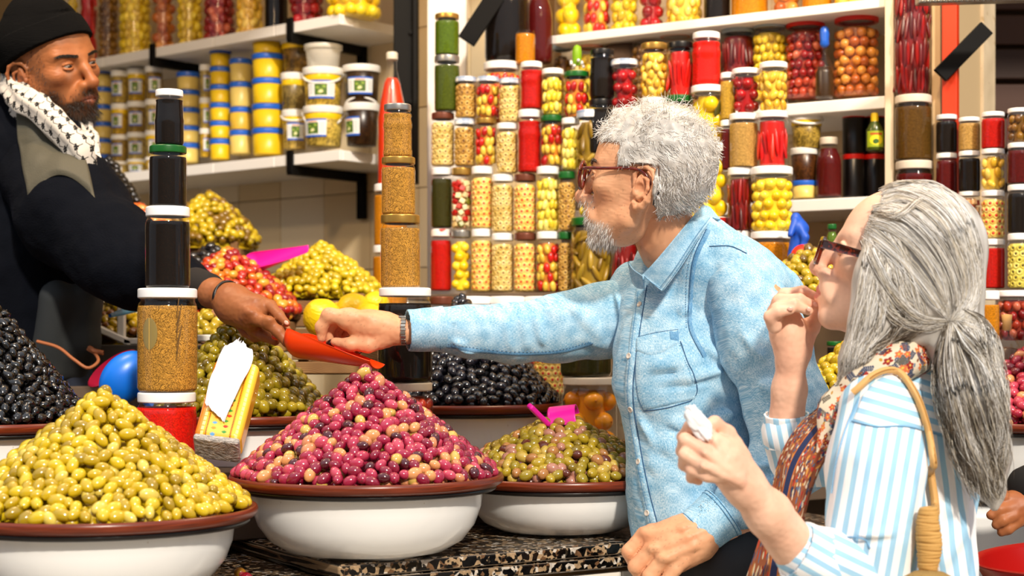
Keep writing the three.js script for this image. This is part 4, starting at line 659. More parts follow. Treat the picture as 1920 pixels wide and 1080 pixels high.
// ---------- jar stacks on the counter, other jars ----------
{
  const G = 'stack of five jars at the left', D = 2.75;
  jar(290, 169, 345, 275, D, 'bulge', 'brown', 'white', 'small dark preserve jar with white lid on top of the left stack', { group: G });
  jar(280, 274, 350, 389, D, 'straight', 'brown', 'green', 'dark preserve jar with green lid, second in the left stack', { group: G });
  jar(273, 388, 356, 541, D, 'straight', 'brown', 'white', 'taller dark preserve jar with white lid in the middle of the left stack', { group: G });
  const b = jar(258, 541, 370, 735, D, 'straight', 'minced', 'white', 'large jar of minced golden garlic with a bay leaf and white lid', { group: G, lidH: 0.0165 });
  b.rotation.y = 0; const rr = 112 * D / F / 2;
  part('bay_leaf', (() => { const g = new THREE.SphereGeometry(1, 18, 12), p = g.attributes.position; for (let i = 0; i < p.count; i++) { const y = p.getY(i), x = p.getX(i); const a = -0.42 + x * 0.3; p.setXYZ(i, Math.sin(a) * (rr - 0.0008 + p.getZ(i) * 0.0006), 0.1 + y * 0.027, Math.cos(a) * (rr - 0.0008 + p.getZ(i) * 0.0006)); } g.computeVertexNormals(); return g; })(), M('#8d7a42', 0.5), b);
  part('leaf_vein', tube([-1, -0.4, 0.3, 0.9].map((y) => V(Math.sin(-0.42) * (rr + 0.0002), 0.1 + y * 0.03, Math.cos(-0.42) * (rr + 0.0002))), 0.0006, 10, 5), M('#d0a850', 0.5), b);
  part('herb_sprig', merge([0, 1, 2, 3, 4, 5, 6].map((i) => tube([0, 0.5, 1].map((t) => { const a = 0.5 + t * (0.1 + (i % 3) * 0.05), y = 0.055 + i * 0.012 + t * 0.035; return V(Math.sin(a) * (rr - 0.0003), y, Math.cos(a) * (rr - 0.0003)); }), 0.0009, 8, 5))), M('#6b4a14', 0.6), b);
  jar(256, 735, 369, 886, D, 'squat', 'brightpaste', 'white', 'wide jar of red paste with white lid at the foot of the left stack', { group: G, lidH: 0.017 });
  const G2 = 'stack of jars in the middle', E = 2.95;
  jar(718, 196, 773, 296, E, 'waist', 'minced', 'silver', 'small minced garlic jar with silver lid on top of the middle stack', { group: G2 });
  jar(715, 295, 779, 404, E, 'straight', 'minced', 'gold', 'minced garlic jar with gold lid, second in the middle stack', { group: G2 });
  jar(713, 403, 788, 541, E, 'straight', 'minced', 'gold', 'larger minced garlic jar with gold lid above the black jar', { group: G2 });
  jar(708, 540, 811, 718, E, 'squat', 'black', 'white', 'large black preserve jar with white lid behind the watch', { group: G2, lidH: 0.0155 });
  jar(714, 717, 813, 869, E, 'squat', 'redolives', 'oldwhite', 'jar of red peppers with worn white lid at the foot of the middle stack', { group: G2, lidH: 0.015 });
  jar(701, 346, 764, 462, 3.9, 'straight', 'amber', 'white', 'amber jar half hidden behind the minced garlic jars, upper of two'); jar(699, 575, 764, 690, 3.9, 'straight', 'amber', 'white', 'amber jar behind the large lemons, lowest of its stack'); jar(699, 461, 764, 575, 3.9, 'straight', 'amber', 'white', 'amber jar half hidden behind the minced garlic jars, lower of two');
  jar(1053, 707, 1157, 850, 3.2, 'squat', 'oranges', 'oldwhite', 'wide jar of whole preserved oranges with worn white lid', { lidH: 0.015 });
  jar(1050, 560, 1147, 707, 3.2, 'squat', 'olivegreen', 'oldwhite', 'wide murky green jar standing on the jar of oranges');
  [[806, 851, 'yellowpaste', 'left of the black olives'], [856, 921, 'redmix', 'directly behind the heap of black olives'], [917, 985, 'redmix', 'above the middle of the sleeve'], [983, 1050, 'cherry', 'above the elbow of the sleeve']].forEach(([a, b2, f, t]) => jar(a, 556, b2, 690, 3.62, 'straight', f, f === 'yellowpaste' ? 'brown' : 'white', `${f === 'yellowpaste' ? 'yellow paste' : f === 'cherry' ? 'cherry pepper' : 'red pepper'} jar under the jar wall, ${t}`, { group: 'jars under the jar wall' }));
  jar(1000, 640, 1058, 742, 3.45, 'straight', 'stuffed', 'white', 'jar of stuffed olive rings behind the black olive heap, under the sleeve');
  jar(1550, 640, 1580, 700, 3.1, 'straight', 'black', 'green', 'small dark jar with green lid behind the woman\'s wrist');
  jar(1548, 420, 1572, 500, 3.3, 'demijohn', 'brightgreen', 'green', 'small bottle with green cap behind the woman\'s glasses', { name: 'bottle', category: 'bottle' });
}
// ---------- people ----------
// where the line of sight through a pixel meets a field; used to sew seams, pockets and locks of hair onto a surface
function hit(f, px, py, from = 2, to = 4.2) {
  const dir = P(px, py, 1).sub(SPOT), l = dir.length(); dir.divideScalar(l); let t = from * l;
  for (let i = 0; i < 160 && t < to * l; i++) { const p = SPOT.clone().addScaledVector(dir, t), d = f(p.x, p.y, p.z); if (d < 0.0004) return p; t += Math.max(d * 0.7, 0.0005); }
  return null;
}
const grad = (f, p, e = 0.004) => V(f(p.x + e, p.y, p.z) - f(p.x - e, p.y, p.z), f(p.x, p.y + e, p.z) - f(p.x, p.y - e, p.z), f(p.x, p.y, p.z + e) - f(p.x, p.y, p.z - e)).normalize();
const lineOn = (f, pts, lift = 0.0005, n = 24) => { const c = new THREE.CatmullRomCurve3(pts.map(([x, y]) => V(x, y, 0))), out = []; for (let i = 0; i <= n; i++) { const q = c.getPoint(i / n), h = hit(f, q.x, q.y); if (h) out.push(h.addScaledVector(grad(f, h), lift)); } return out; };
const seam = (f, pts, r = 0.0009, lift = 0.0002) => { const l = lineOn(f, pts, lift, 40); return l.length > 3 ? tube(l, r, l.length * 2, 5) : null; };
function stitches(f, pts, r = 0.0006, n = 40, lift = 0.0008) { const l = lineOn(f, pts, lift, n * 2), out = []; for (let i = 0; i + 1 < l.length; i += 2) out.push(tube([l[i], l[i].clone().lerp(l[i + 1], 0.75)], r, 1, 4)); return out.length ? merge(out) : null; }
// a piece of cloth laid on a field: rows of pixel places from one edge to the other, with thickness
function clothOn(f, edgeA, edgeB, lift, thick, nu = 24, nv = 10) {
  const a = new THREE.CatmullRomCurve3(edgeA.map(([x, y]) => V(x, y, 0))), b = new THREE.CatmullRomCurve3(edgeB.map(([x, y]) => V(x, y, 0)));
  return slab(nu, nv, (u, v) => { const p = a.getPoint(u).lerp(b.getPoint(u), v), h = hit(f, p.x, p.y) ?? P(p.x, p.y, 2.8); return h; }, (p) => grad(f, p), lift, thick);
}
function slab(nu, nv, at2, normalAt, lift, thick) {
  const pos = [], uv = [], idx = [], top = [];
  for (let j = 0; j <= nv; j++) for (let i = 0; i <= nu; i++) { const p = at2(i / nu, j / nv), n = normalAt(p, i / nu, j / nv), e = (i === 0 || j === 0 || i === nu || j === nv) ? lift * 0.4 : lift + thick; top.push(p.clone().addScaledVector(n, e)); }
  const W = nu + 1;
  for (const p of top) { pos.push(p.x, p.y, p.z); uv.push(p.x * 0.9 - p.z * 0.4, p.y); }
  for (let j = 0; j < nv; j++) for (let i = 0; i < nu; i++) { const a = j * W + i; idx.push(a, a + 1, a + W, a + 1, a + W + 1, a + W); }
  const g = new THREE.BufferGeometry(); g.setAttribute('position', new THREE.Float32BufferAttribute(pos, 3)); g.setAttribute('uv', new THREE.Float32BufferAttribute(uv, 2)); g.setIndex(idx); g.computeVertexNormals(); return g;
}
// a free sheet between two 3-D curves, both faces and a rim
function sheet(ptsA, ptsB, thick, nu = 24, nv = 8, bulge = 0, crumple = 0, uvx = 1, uvy = 1) {
  const a = new THREE.CatmullRomCurve3(ptsA), b = new THREE.CatmullRomCurve3(ptsB), P0 = [];
  for (let j = 0; j <= nv; j++) for (let i = 0; i <= nu; i++) P0.push(a.getPoint(i / nu).lerp(b.getPoint(i / nu), j / nv));
  const W = nu + 1, N = P0.map((p, k) => { const i = k % W, j = Math.floor(k / W), du = P0[j * W + Math.min(nu, i + 1)].clone().sub(P0[j * W + Math.max(0, i - 1)]), dv = P0[Math.min(nv, j + 1) * W + i].clone().sub(P0[Math.max(0, j - 1) * W + i]); return du.cross(dv).normalize(); });
  const pos = [], uv = [], idx = [], n = P0.length;
  for (const s of [1, -1]) P0.forEach((p, k) => { const j = Math.floor(k / W) / nv, i = (k % W) / nu, q = p.clone().addScaledVector(N[k], s * thick / 2 + bulge * Math.sin(Math.PI * j) * Math.sin(Math.PI * clamp(i, 0.02, 0.98)) + (crumple ? crumple * (N3(i * 3, j * 7, 2) + 0.5 * N3(i * 7, j * 13, 5)) : 0)); pos.push(q.x, q.y, q.z); uv.push(i * uvx, j * uvy); });
  for (let j = 0; j < nv; j++) for (let i = 0; i < nu; i++) { const a0 = j * W + i; idx.push(a0, a0 + 1, a0 + W, a0 + 1, a0 + W + 1, a0 + W); idx.push(n + a0, n + a0 + W, n + a0 + 1, n + a0 + 1, n + a0 + W, n + a0 + W + 1); }
  const edge = (k, l) => idx.push(k, n + k, l, l, n + k, n + l);
  for (let i = 0; i < nu; i++) { edge(i + 1, i); edge(nv * W + i, nv * W + i + 1); } for (let j = 0; j < nv; j++) { edge(j * W, (j + 1) * W); edge((j + 1) * W + nu, j * W + nu); }
  const g = new THREE.BufferGeometry(); g.setAttribute('position', new THREE.Float32BufferAttribute(pos, 3)); g.setAttribute('uv', new THREE.Float32BufferAttribute(uv, 2)); g.setIndex(idx); g.computeVertexNormals(); return g;
}
const metresUV = (x, y, z) => [x * 0.9 - z * 0.45, y + z * 0.1];
// limbs given in pixels: [px, py, depth, radius in pixels]
const J = (a) => P(a[0], a[1], a[2]), RR = (a) => a[3] * a[2] / F;
const limb = (pts, k = 0.02) => pts.slice(1).map((b, i) => cap(J(pts[i]), J(b), RR(pts[i]), RR(b), k));
const blob = (px, py, d, rx, ry, rz, k = 0.03, rot = null) => ell(P(px, py, d), V(rx * d / F, ry * d / F, rz), k, rot);
// folds in cloth: raised ridges along 3-D lines; [a, b, width, height]
function folds(list) {
  const q = list.map(([a, b, w, h]) => ({ a, d: b.clone().sub(a), l: Math.max(1e-9, b.distanceToSquared(a)), w, h, c: a.clone().add(b).multiplyScalar(0.5), r: a.distanceTo(b) / 2 + w * 3 }));
  return (x, y, z) => { let s = 0; for (const e of q) { const cx = x - e.c.x, cy = y - e.c.y, cz = z - e.c.z; if (cx * cx + cy * cy + cz * cz > e.r * e.r) continue; const px = x - e.a.x, py = y - e.a.y, pz = z - e.a.z; let t = clamp((px * e.d.x + py * e.d.y + pz * e.d.z) / e.l); const dx = px - e.d.x * t, dy = py - e.d.y * t, dz = pz - e.d.z * t, taperEnd = Math.sin(Math.PI * clamp(t * 0.9 + 0.05)); const q2 = dx * dx + dz * dz, vy = dy + e.w * 1.15; s += e.h * taperEnd * (0.85 * Math.exp(-(q2 + vy * vy) / (e.w * e.w * 0.3)) - Math.exp(-(q2 + dy * dy) / (e.w * e.w))); } return s; };
}
// ---- head, in its own axes: x to the person's left, y up, z ahead; the eyes lie at y = 0 ----
function headPrims(o = {}) {
  const w = o.width ?? 1, out = [], c = (a, b, ra, rb, k = 0.012, sub) => out.push(cap(V(...a), V(...b), ra, rb, k, sub)), e = (p, r, k = 0.02, rot, sub) => out.push(ell(V(...p), V(...r), k, rot ? new THREE.Euler(...rot) : null, sub));
  e([0, 0.032, -0.014], [0.075 * w, 0.086, 0.097], 0.02); e([0, 0.03, 0.035], [0.062 * w, 0.06, 0.052], 0.03);
  e([0, -0.03, 0.032], [0.06 * w, 0.08, 0.054], 0.03); e([0, -0.078, 0.046], [0.04 * w, 0.034, 0.042], 0.025); e([0, -0.102, 0.073], [0.02, 0.014, 0.014], 0.016);
  for (const s of [-1, 1]) {
    c([s * 0.058 * w, -0.03, -0.006], [s * 0.05 * w, -0.07, 0.012], 0.014, 0.014, 0.02); c([s * 0.05 * w, -0.07, 0.012], [s * 0.018, -0.104, 0.066], 0.014, 0.011, 0.02);
    e([s * 0.046 * w, -0.02, 0.058], [0.02, 0.015, 0.02], 0.02); c([s * 0.046, 0.02, 0.066], [s * 0.012, 0.016, 0.083], 0.008, 0.008, 0.014);
    e([s * 0.031, -0.002, 0.094], [0.017, 0.012, 0.014], 0.01, null, true);
    e([s * 0.032, -0.0015, 0.0735], [0.0125, 0.0115, 0.0108], 0.003);
    const lid = (y, up) => { let q = null; for (let i = 0; i <= 5; i++) { const a = -0.95 + i * 0.38, p = V(s * 0.032 + Math.sin(a) * 0.0135, -0.0015 + y * Math.cos(a) * 0.8, 0.0742 + Math.cos(a) * 0.0112); if (q) out.push(cap(q, p, 0.0026, 0.0026, 0.003)); q = p; } };
    lid(0.0098 * (o.squint ?? 1), 1); lid(-0.0088 * (o.squint ?? 1), -1);
    e([s * 0.0125, -0.0425, 0.098], [0.0085, 0.0075, 0.0105], 0.006); e([s * 0.0068, -0.0475, 0.1035], [0.0036, 0.003, 0.005], 0.002, null, true);
    c([s * 0.014, -0.046, 0.094], [s * 0.03, -0.075, 0.078], 0.005, 0.004, 0.016);
  }
  c([0, 0.012, 0.086], [0, -0.012, 0.098], 0.0075, 0.0085, 0.014); c([0, -0.012, 0.098], [0, -0.036, 0.1125], 0.0085, 0.0105, 0.01); e([0, -0.04, 0.112 - (o.petite ? 0.003 : 0)], o.petite ? [0.0088, 0.0085, 0.0085] : [0.0115, 0.0105, 0.0105], 0.008);
  e([0, -0.064, 0.082], [0.026, 0.024, 0.016], 0.015);
  c([-0.022, -0.0715, 0.084], [0, -0.067, 0.0965], 0.0035, 0.0052, 0.005); c([0.022, -0.0715, 0.084], [0, -0.067, 0.0965], 0.0035, 0.0052, 0.005);
  c([-0.02, -0.0755, 0.084], [0, -0.0785, 0.095], 0.0035, 0.0062, 0.005); c([0.02, -0.0755, 0.084], [0, -0.0785, 0.095], 0.0035, 0.0062, 0.005);
  c([-0.021, -0.0735, 0.089], [0, -0.0725, 0.104], 0.0012, 0.0016 + (o.mouth ?? 0), 0.002, true); c([0.021, -0.0735, 0.089], [0, -0.0725, 0.104], 0.0012, 0.0016 + (o.mouth ?? 0), 0.002, true);
  for (const s of [-1, 1]) { // ears: rim, inner fold, bowl, lobe
    const E = (u, v, out2 = 0) => V(s * (0.071 * w + 0.006 - u * 0.34 + out2), -0.018 + v, -0.012 + u);
    e([s * (0.0745 * w), -0.018, -0.018], [0.008, 0.026, 0.017], 0.006, [0, s * 0.34, 0]);
    const rim = [[0.012, 0.004, 0], [0.014, 0.02, 0.001], [0.006, 0.031, 0.003], [-0.008, 0.034, 0.005], [-0.02, 0.027, 0.006], [-0.026, 0.012, 0.007], [-0.024, -0.006, 0.006], [-0.016, -0.021, 0.004], [-0.006, -0.031, 0.002], [0.004, -0.033, 0], [0.009, -0.026, 0]].map((q) => E(...q));
    for (let i = 1; i < rim.length; i++) out.push(cap(rim[i - 1], rim[i], i > 7 ? 0.0055 : 0.0036, i > 6 ? 0.0058 : 0.0036, 0.003));
    const anti = [[-0.002, 0.02, 0.004], [-0.013, 0.012, 0.005], [-0.015, -0.002, 0.005], [-0.009, -0.014, 0.004], [0.002, -0.018, 0.003]].map((q) => E(...q)); for (let i = 1; i < anti.length; i++) out.push(cap(anti[i - 1], anti[i], 0.003, 0.003, 0.003));
    out.push(cap(E(0.011, -0.004, 0.003), E(0.009, -0.012, 0.003), 0.004, 0.004, 0.003)); out.push(ell(E(0.001, -0.003, 0.008), V(0.007, 0.01, 0.0085), 0.003, null, true)); out.push(ell(E(-0.004, 0.021, 0.009), V(0.006, 0.005, 0.005), 0.003, null, true));
  }
  return out;
}
function pose(px, py, d, facing, toward, pitchUp, roll = 0) {   // facing -1 left, +1 right; toward: degrees turned to the camera; pitchUp: degrees
  const t = toward * Math.PI / 180, p = pitchUp * Math.PI / 180, f0 = V(facing * Math.cos(t), 0, Math.sin(t)), up0 = V(0, 1, 0), f = f0.clone().multiplyScalar(Math.cos(p)).addScaledVector(up0, Math.sin(p));
  let up = up0.clone().multiplyScalar(Math.cos(p)).addScaledVector(f0, -Math.sin(p)); up.applyAxisAngle(f, roll * Math.PI / 180); const l = up.clone().cross(f);
  return new THREE.Matrix4().makeBasis(l, up, f).setPosition(P(px, py, d));
}
function eyes(prims, mtx, iris, look = [0, 0]) {
  const out = [];
  for (const s of [-1, 1]) { const g = new THREE.SphereGeometry(0.0128, 24, 18), p = g.attributes.position, c = new Float32Array(p.count * 3), d = V(look[0], look[1], 1).normalize(), k = col(iris);
    for (let i = 0; i < p.count; i++) { const a = V(p.getX(i), p.getY(i), p.getZ(i)).normalize().dot(d), q = a > 0.985 ? [0.01, 0.01, 0.01] : a > 0.9 ? [k.r, k.g, k.b] : [0.26, 0.22, 0.19]; c.set(q, i * 3); }
    g.setAttribute('color', new THREE.BufferAttribute(c, 3)); g.deleteAttribute('uv'); out.push(g.translate(s * 0.032, -0.0015, 0.0747)); }
  return out.map((g) => g.applyMatrix4(mtx));
}
// skin tone with mottling, freckles and redder places
function skinTone(base, red, freckle = 0) {
  const b = col(base), r = col(red);
  return (x, y, z, ruddy = 0) => { const n = N3(x * 60, y * 60, z * 60) * 0.07 + N3(x * 170, y * 170, z * 170) * 0.05, f = freckle && N3(x * 310 + 7, y * 310, z * 310) > 0.52 ? freckle : 0, t = clamp(ruddy + N3(x * 28 + 3, y * 28, z * 28) * 0.35); return new THREE.Color().lerpColors(b, r, t).multiplyScalar(1 + n - f); };
}
const near = (x, y, z, cx, cy, cz, r) => Math.exp(-((x - cx) ** 2 + (y - cy) ** 2 + (z - cz) ** 2) / (r * r));
function headGeo(mtx, o, tone, paint, h = 0.0022) {
  const prims = [...headPrims(o), ...(o.extra ?? [])], f0 = field(prims), wr = o.wrinkle ?? 0;
  const f = wr ? (x, y, z) => { const d = f0(x, y, z); return Math.abs(d) < 0.01 ? d + wr * (N3(x * 90, y * 300, z * 90) * 0.5 * sstep(0.03, 0.06, Math.abs(x)) + N3(x * 60, y * 60, z * 60) * 0.6) : d; } : f0;
  const g = nets(f, new THREE.Box3(V(-0.1, -0.17, -0.125), V(0.1, 0.135, 0.14)), h, { slack: 0.008, color: (x, y, z, nx, ny, nz) => {
    const ruddy = 0.5 * near(x, y, z, 0, -0.04, 0.112, 0.018) + 0.35 * (near(x, y, z, 0.045, -0.03, 0.07, 0.025) + near(x, y, z, -0.045, -0.03, 0.07, 0.025)) + 0.5 * (near(Math.abs(x), y, z, 0.08, -0.02, -0.02, 0.028));
    let c = tone(x, y, z, ruddy); const lip = Math.max(0, 1 - Math.hypot(x / 0.024, (y + 0.0725) / (0.0115 - Math.abs(x) * 0.25))) > 0 && z > 0.078 ? 1 : 0; if (lip) c.lerp(col(o.lip ?? '#a85a50'), 0.75);
    return paint ? paint(c, x, y, z, nx, ny, nz) : c; } });
  const pts = Float32Array.from(g.attributes.position.array), nrm = Float32Array.from(g.attributes.normal.array);
  const pick = (r) => { const i = Math.floor(r() * (pts.length / 3)) * 3; return { p: V(pts[i] + (r() - 0.5) * 0.002, pts[i + 1] + (r() - 0.5) * 0.002, pts[i + 2] + (r() - 0.5) * 0.002), n: V(nrm[i], nrm[i + 1], nrm[i + 2]) }; };
  return { geo: g.applyMatrix4(mtx), f, pick };
}
// many thin strands joined into one hair mesh: list of {p: points, w: root width, c: colour}
function strands(list, sides = 3) {
  const pos = [], nor = [], colr = [], idx = [];
  for (const s of list) {
    const n = s.p.length, base = pos.length / 3, c = col(s.c);
    for (let i = 0; i < n; i++) {
      const t = s.p[Math.min(n - 1, i + 1)].clone().sub(s.p[Math.max(0, i - 1)]).normalize(), a = Math.abs(t.y) < 0.9 ? V(0, 1, 0) : V(1, 0, 0), u = t.clone().cross(a).normalize(), v = t.clone().cross(u), w = s.w * (i === n - 1 ? 0.15 : 1 - 0.45 * (i / (n - 1)) ** 2);
      for (let k = 0; k < sides; k++) { const an = k / sides * 6.28318, q = u.clone().multiplyScalar(Math.cos(an)).addScaledVector(v, Math.sin(an)); pos.push(s.p[i].x + q.x * w, s.p[i].y + q.y * w, s.p[i].z + q.z * w); nor.push(q.x, q.y, q.z); colr.push(c.r, c.g, c.b); }
    }
    for (let i = 0; i < n - 1; i++) for (let k = 0; k < sides; k++) { const a = base + i * sides + k, b = base + i * sides + (k + 1) % sides; idx.push(a, b, a + sides, b, b + sides, a + sides); }
  }
  const g = new THREE.BufferGeometry(); g.setAttribute('position', new THREE.Float32BufferAttribute(pos, 3)); g.setAttribute('normal', new THREE.Float32BufferAttribute(nor, 3)); g.setAttribute('color', new THREE.Float32BufferAttribute(colr, 3)); g.setIndex(idx); return g;
}
const skinMat = new THREE.MeshPhysicalMaterial({ vertexColors: true, roughness: 0.48, specularIntensity: 0.7 });
const hairMat = new THREE.MeshStandardMaterial({ vertexColors: true, roughness: 0.42 });
// denim: slanting weave, wear along the threads
const denimTex = noiseTex(512, (u, v) => { const k = N3(u * 210, v * 34, 4) * 0.12 + N3(u * 34, v * 230, 9) * 0.08 + N3(u * 80, v * 80, 2) * 0.06 + N3(u * 7, v * 7, 6) * 0.09 + Math.sin((u + v) * 512 * 0.9) * 0.03; return [0.6 + k * 1.9, 0.765 + k * 1.25, 0.865 + k * 0.8]; });
denimTex.wrapS = denimTex.wrapT = THREE.MirroredRepeatWrapping; denimTex.repeat.set(7, 7);
const denimBump = noiseTex(256, (u, v) => { const k = 0.5 + N3(u * 110, v * 110, 1) * 0.4 + Math.sin((u + v) * 6.283 * 64) * 0.15; return [k, k, k]; }, false); denimBump.repeat.set(7, 7);
const denim = M('#ffffff', 0.85, { map: denimTex, bumpMap: denimBump, bumpScale: 0.0003 });
function hand(prims, tone, h = 0.0024, extra = {}) { return fieldMesh(prims, h, { color: (x, y, z, nx, ny, nz) => tone(x, y, z, extra.ruddy ? extra.ruddy(x, y, z, nx, ny, nz) : 0.15), disp: (x, y, z, d) => Math.abs(d) < 0.008 ? N3(x * 130, y * 130, z * 130) * 0.0005 : 0, slack: 0.006 }); }
function nails(list) { return list.map(([x, y, d, rx, ry, rot, n]) => { const g = new THREE.SphereGeometry(1, 14, 10); g.deleteAttribute('uv'); return tint(at(g, P(x, y, d), new THREE.Euler(n?.[0] ?? 0, n?.[1] ?? 0, rot), V(rx * d / F, ry * d / F, 0.0011)), '#e2b09c'); }); }
// ---------- the older man in the denim shirt ----------
{
  const man = thing('person', 'grey haired bearded man in denim shirt and round glasses reaching into the scoop', 'person', V());
  const tone = skinTone('#dfa67e', '#cf7a54', 0.24), HM = pose(1214, 338, 2.7, -1, -20, 7);
  const beardAt = (x, y, z) => { const jaw = sstep(-0.062, -0.082, y + Math.abs(x) * 0.25) * sstep(0.028, 0.05, z), mou = near(x, y, z, 0, -0.058, 0.09, 0.024); return clamp(jaw + mou * 1.1) * (near(x, y, z, 0, -0.073, 0.096, 0.012) > 0.75 ? 0.2 : 1); };
  const { geo: head, f: headF, pick } = headGeo(HM, { wrinkle: 0.0008, lip: '#a2584c', squint: 0.75, mouth: 0.0016 }, tone, (c, x, y, z) => { const b = beardAt(x, y, z); return c.lerp(col('#c4bab0'), b * 0.8); });
  // right arm reaching to the scoop, hand dipping into it
  const D = 2.8, handR = [...limb([[768, 624, D, 21], [742, 622, D, 21]], 0.01), ...limb([[742, 620, D, 22], [700, 612, D - 0.01, 27]], 0.02), ...limb([[720, 612, D + 0.005, 24], [652, 600, D - 0.012, 20]], 0.022), ...limb([[715, 618, D + 0.02, 24], [655, 604, D + 0.025, 19]], 0.022), ...limb([[705, 636, D, 17], [676, 628, D, 15]], 0.02),
    ...limb([[660, 596, D - 0.014, 16.5], [617, 592, D - 0.012, 13.5], [603, 613, D - 0.006, 11.5], [603, 634, D - 0.002, 8.5]], 0.006),
    ...limb([[660, 599, D + 0.01, 16], [628, 598, D + 0.012, 13.5], [615, 618, D + 0.014, 11], [618, 638, D + 0.014, 8.5]], 0.004),
    ...limb([[664, 605, D + 0.034, 14], [640, 606, D + 0.034, 12], [628, 624, D + 0.034, 10.5], [632, 642, D + 0.03, 8]], 0.004),
    ...limb([[676, 612, D + 0.052, 12], [654, 616, D + 0.052, 10.5], [642, 632, D + 0.05, 9], [644, 646, D + 0.046, 7]], 0.004),
    ...limb([[722, 634, D - 0.006, 17], [690, 646, D - 0.016, 14.5], [656, 646, D - 0.016, 11.5], [628, 641, D - 0.006, 8.5]], 0.008)];
  // knuckles and tendons
  for (const [x, y, d, r] of [[655, 586, D - 0.012, 9], [618, 587, D - 0.014, 8], [660, 588, D + 0.014, 9]]) handR.push(ell(P(x, y, d), V(r, r * 0.6, r).multiplyScalar(D / F), 0.012));
  handR.push(...limb([[735, 606, D - 0.016, 4], [690, 596, D - 0.026, 4], [655, 590, D - 0.022, 4]], 0.012));
  const E = 2.6, handL = [...limb([[1352, 970, E, 36], [1308, 1000, E - 0.002, 36]], 0.012), ...limb([[1305, 1000, E, 38], [1258, 1014, E - 0.006, 34], [1226, 1012, E, 24]], 0.028), ...limb([[1310, 1018, E - 0.012, 30], [1268, 1046, E - 0.02, 28]], 0.028),
    ...limb([[1222, 1000, E + 0.004, 19], [1208, 1004, E + 0.002, 16], [1180, 1034, E, 14.5], [1192, 1062, E + 0.012, 12.5], [1216, 1058, E + 0.022, 11]], 0.0035),
    ...limb([[1240, 1022, E - 0.016, 18], [1220, 1034, E - 0.018, 16], [1192, 1062, E - 0.016, 14.5], [1205, 1086, E - 0.002, 12.5], [1230, 1080, E + 0.01, 11]], 0.0035),
    ...limb([[1258, 1038, E - 0.028, 18], [1242, 1050, E - 0.03, 15.5], [1218, 1080, E - 0.03, 14], [1232, 1102, E - 0.014, 12], [1252, 1096, E, 10.5]], 0.0035),
    ...limb([[1280, 1050, E - 0.034, 16], [1266, 1066, E - 0.036, 13.5], [1246, 1094, E - 0.036, 12.5], [1258, 1112, E - 0.022, 11]], 0.0035),
    ...limb([[1292, 990, E + 0.022, 20], [1240, 996, E + 0.034, 15], [1212, 1022, E + 0.036, 12.5], [1206, 1046, E + 0.03, 10.5]], 0.006)];
  handL.push(...[[1212, 998, E - 0.012, 10], [1226, 1028, E - 0.034, 10], [1246, 1046, E - 0.044, 10]].map(([x, y, d, r]) => ell(P(x, y, d), V(r, r * 0.7, r * 0.8).multiplyScalar(E / F), 0.012)), ...limb([[1330, 978, E - 0.03, 4], [1280, 990, E - 0.036, 4], [1222, 1002, E - 0.018, 4]], 0.01), ...limb([[1335, 990, E - 0.034, 4], [1290, 1008, E - 0.042, 4], [1236, 1028, E - 0.036, 4]], 0.01), ...limb([[1335, 1004, E - 0.034, 4], [1300, 1024, E - 0.044, 4], [1252, 1046, E - 0.046, 4]], 0.01));
  // the body under the shirt, one surface down to the shoes
  const frameOf = (g) => [blob(1288, 610, 2.82, 125 * g, 150 * g, 0.1 * g, 0.05), blob(1300, 800, 2.765, 116 * g, 190 * g, 0.1 * g, 0.06), ...limb([[1205, 560, 2.91, 62 * g], [1395, 545, 2.69, 66 * g]], 0.05)];
  const bodyPrims = [...frameOf(0.88), ...limb([[1228, 385, 2.72, 54], [1252, 450, 2.755, 52], [1300, 540, 2.82, 70]], 0.03), ...limb([[1190, 585, 2.91, 52], [1000, 620, 2.86, 44], [790, 620, 2.8, 26]], 0.03), ...limb([[1420, 580, 2.66, 60], [1490, 850, 2.64, 50], [1350, 975, 2.6, 34]], 0.03), blob(1330, 1000, 2.745, 110, 120, 0.09, 0.06), ...limb([[1290, 1060, 2.72, 80], [1290, 1560, 2.7, 60], [1300, 2010, 2.7, 45]], 0.03), ...limb([[1400, 1060, 2.62, 80], [1420, 1600, 2.6, 60], [1440, 2090, 2.6, 45]], 0.03)];
  const body = fieldMesh(bodyPrims, 0.009, { color: (x, y, z) => tone(x, y, z, 0.25), disp: (x, y, z, d) => Math.abs(d) < 0.02 && y > 1.42 ? N3(x * 60 + y * 50, y * 14 - x * 60, z * 30) * 0.0022 : 0 });
  const g = merge([body, head, hand(handR, tone), hand(handL, tone), ...eyes(null, HM, '#5b6a70')]);
  part('body', g, skinMat, man);
  // ---- shirt ----
  const S = (x, y, d = 2.7) => P(x, y, d);
  const torsoPrims = [...frameOf(1.0), blob(1275, 700, 2.76, 122, 130, 0.105, 0.06), blob(1300, 900, 2.75, 118, 110, 0.112, 0.06), ...limb([[1262, 480, 2.8, 62], [1310, 520, 2.82, 80]], 0.05), ...limb([[1322, 436, 2.745, 27], [1385, 500, 2.72, 58]], 0.03), ...limb([[1298, 470, 2.722, 32], [1338, 530, 2.74, 58]], 0.03), ...limb([[1330, 450, 2.82, 40], [1440, 560, 2.76, 70]], 0.05), cap(P(1300, 985, 2.745), P(1330, 1010, 2.745), 0.108, 0.11, 0.04), ...limb([[1150, 600, 2.9, 40], [1200, 560, 2.9, 60]], 0.04)];
  const leftPrims = [...limb([[1395, 555, 2.68, 72], [1432, 640, 2.655, 80], [1475, 760, 2.64, 74], [1492, 850, 2.63, 66]], 0.03), ...limb([[1492, 850, 2.63, 66], [1430, 920, 2.612, 58], [1376, 952, 2.604, 45]], 0.04)];
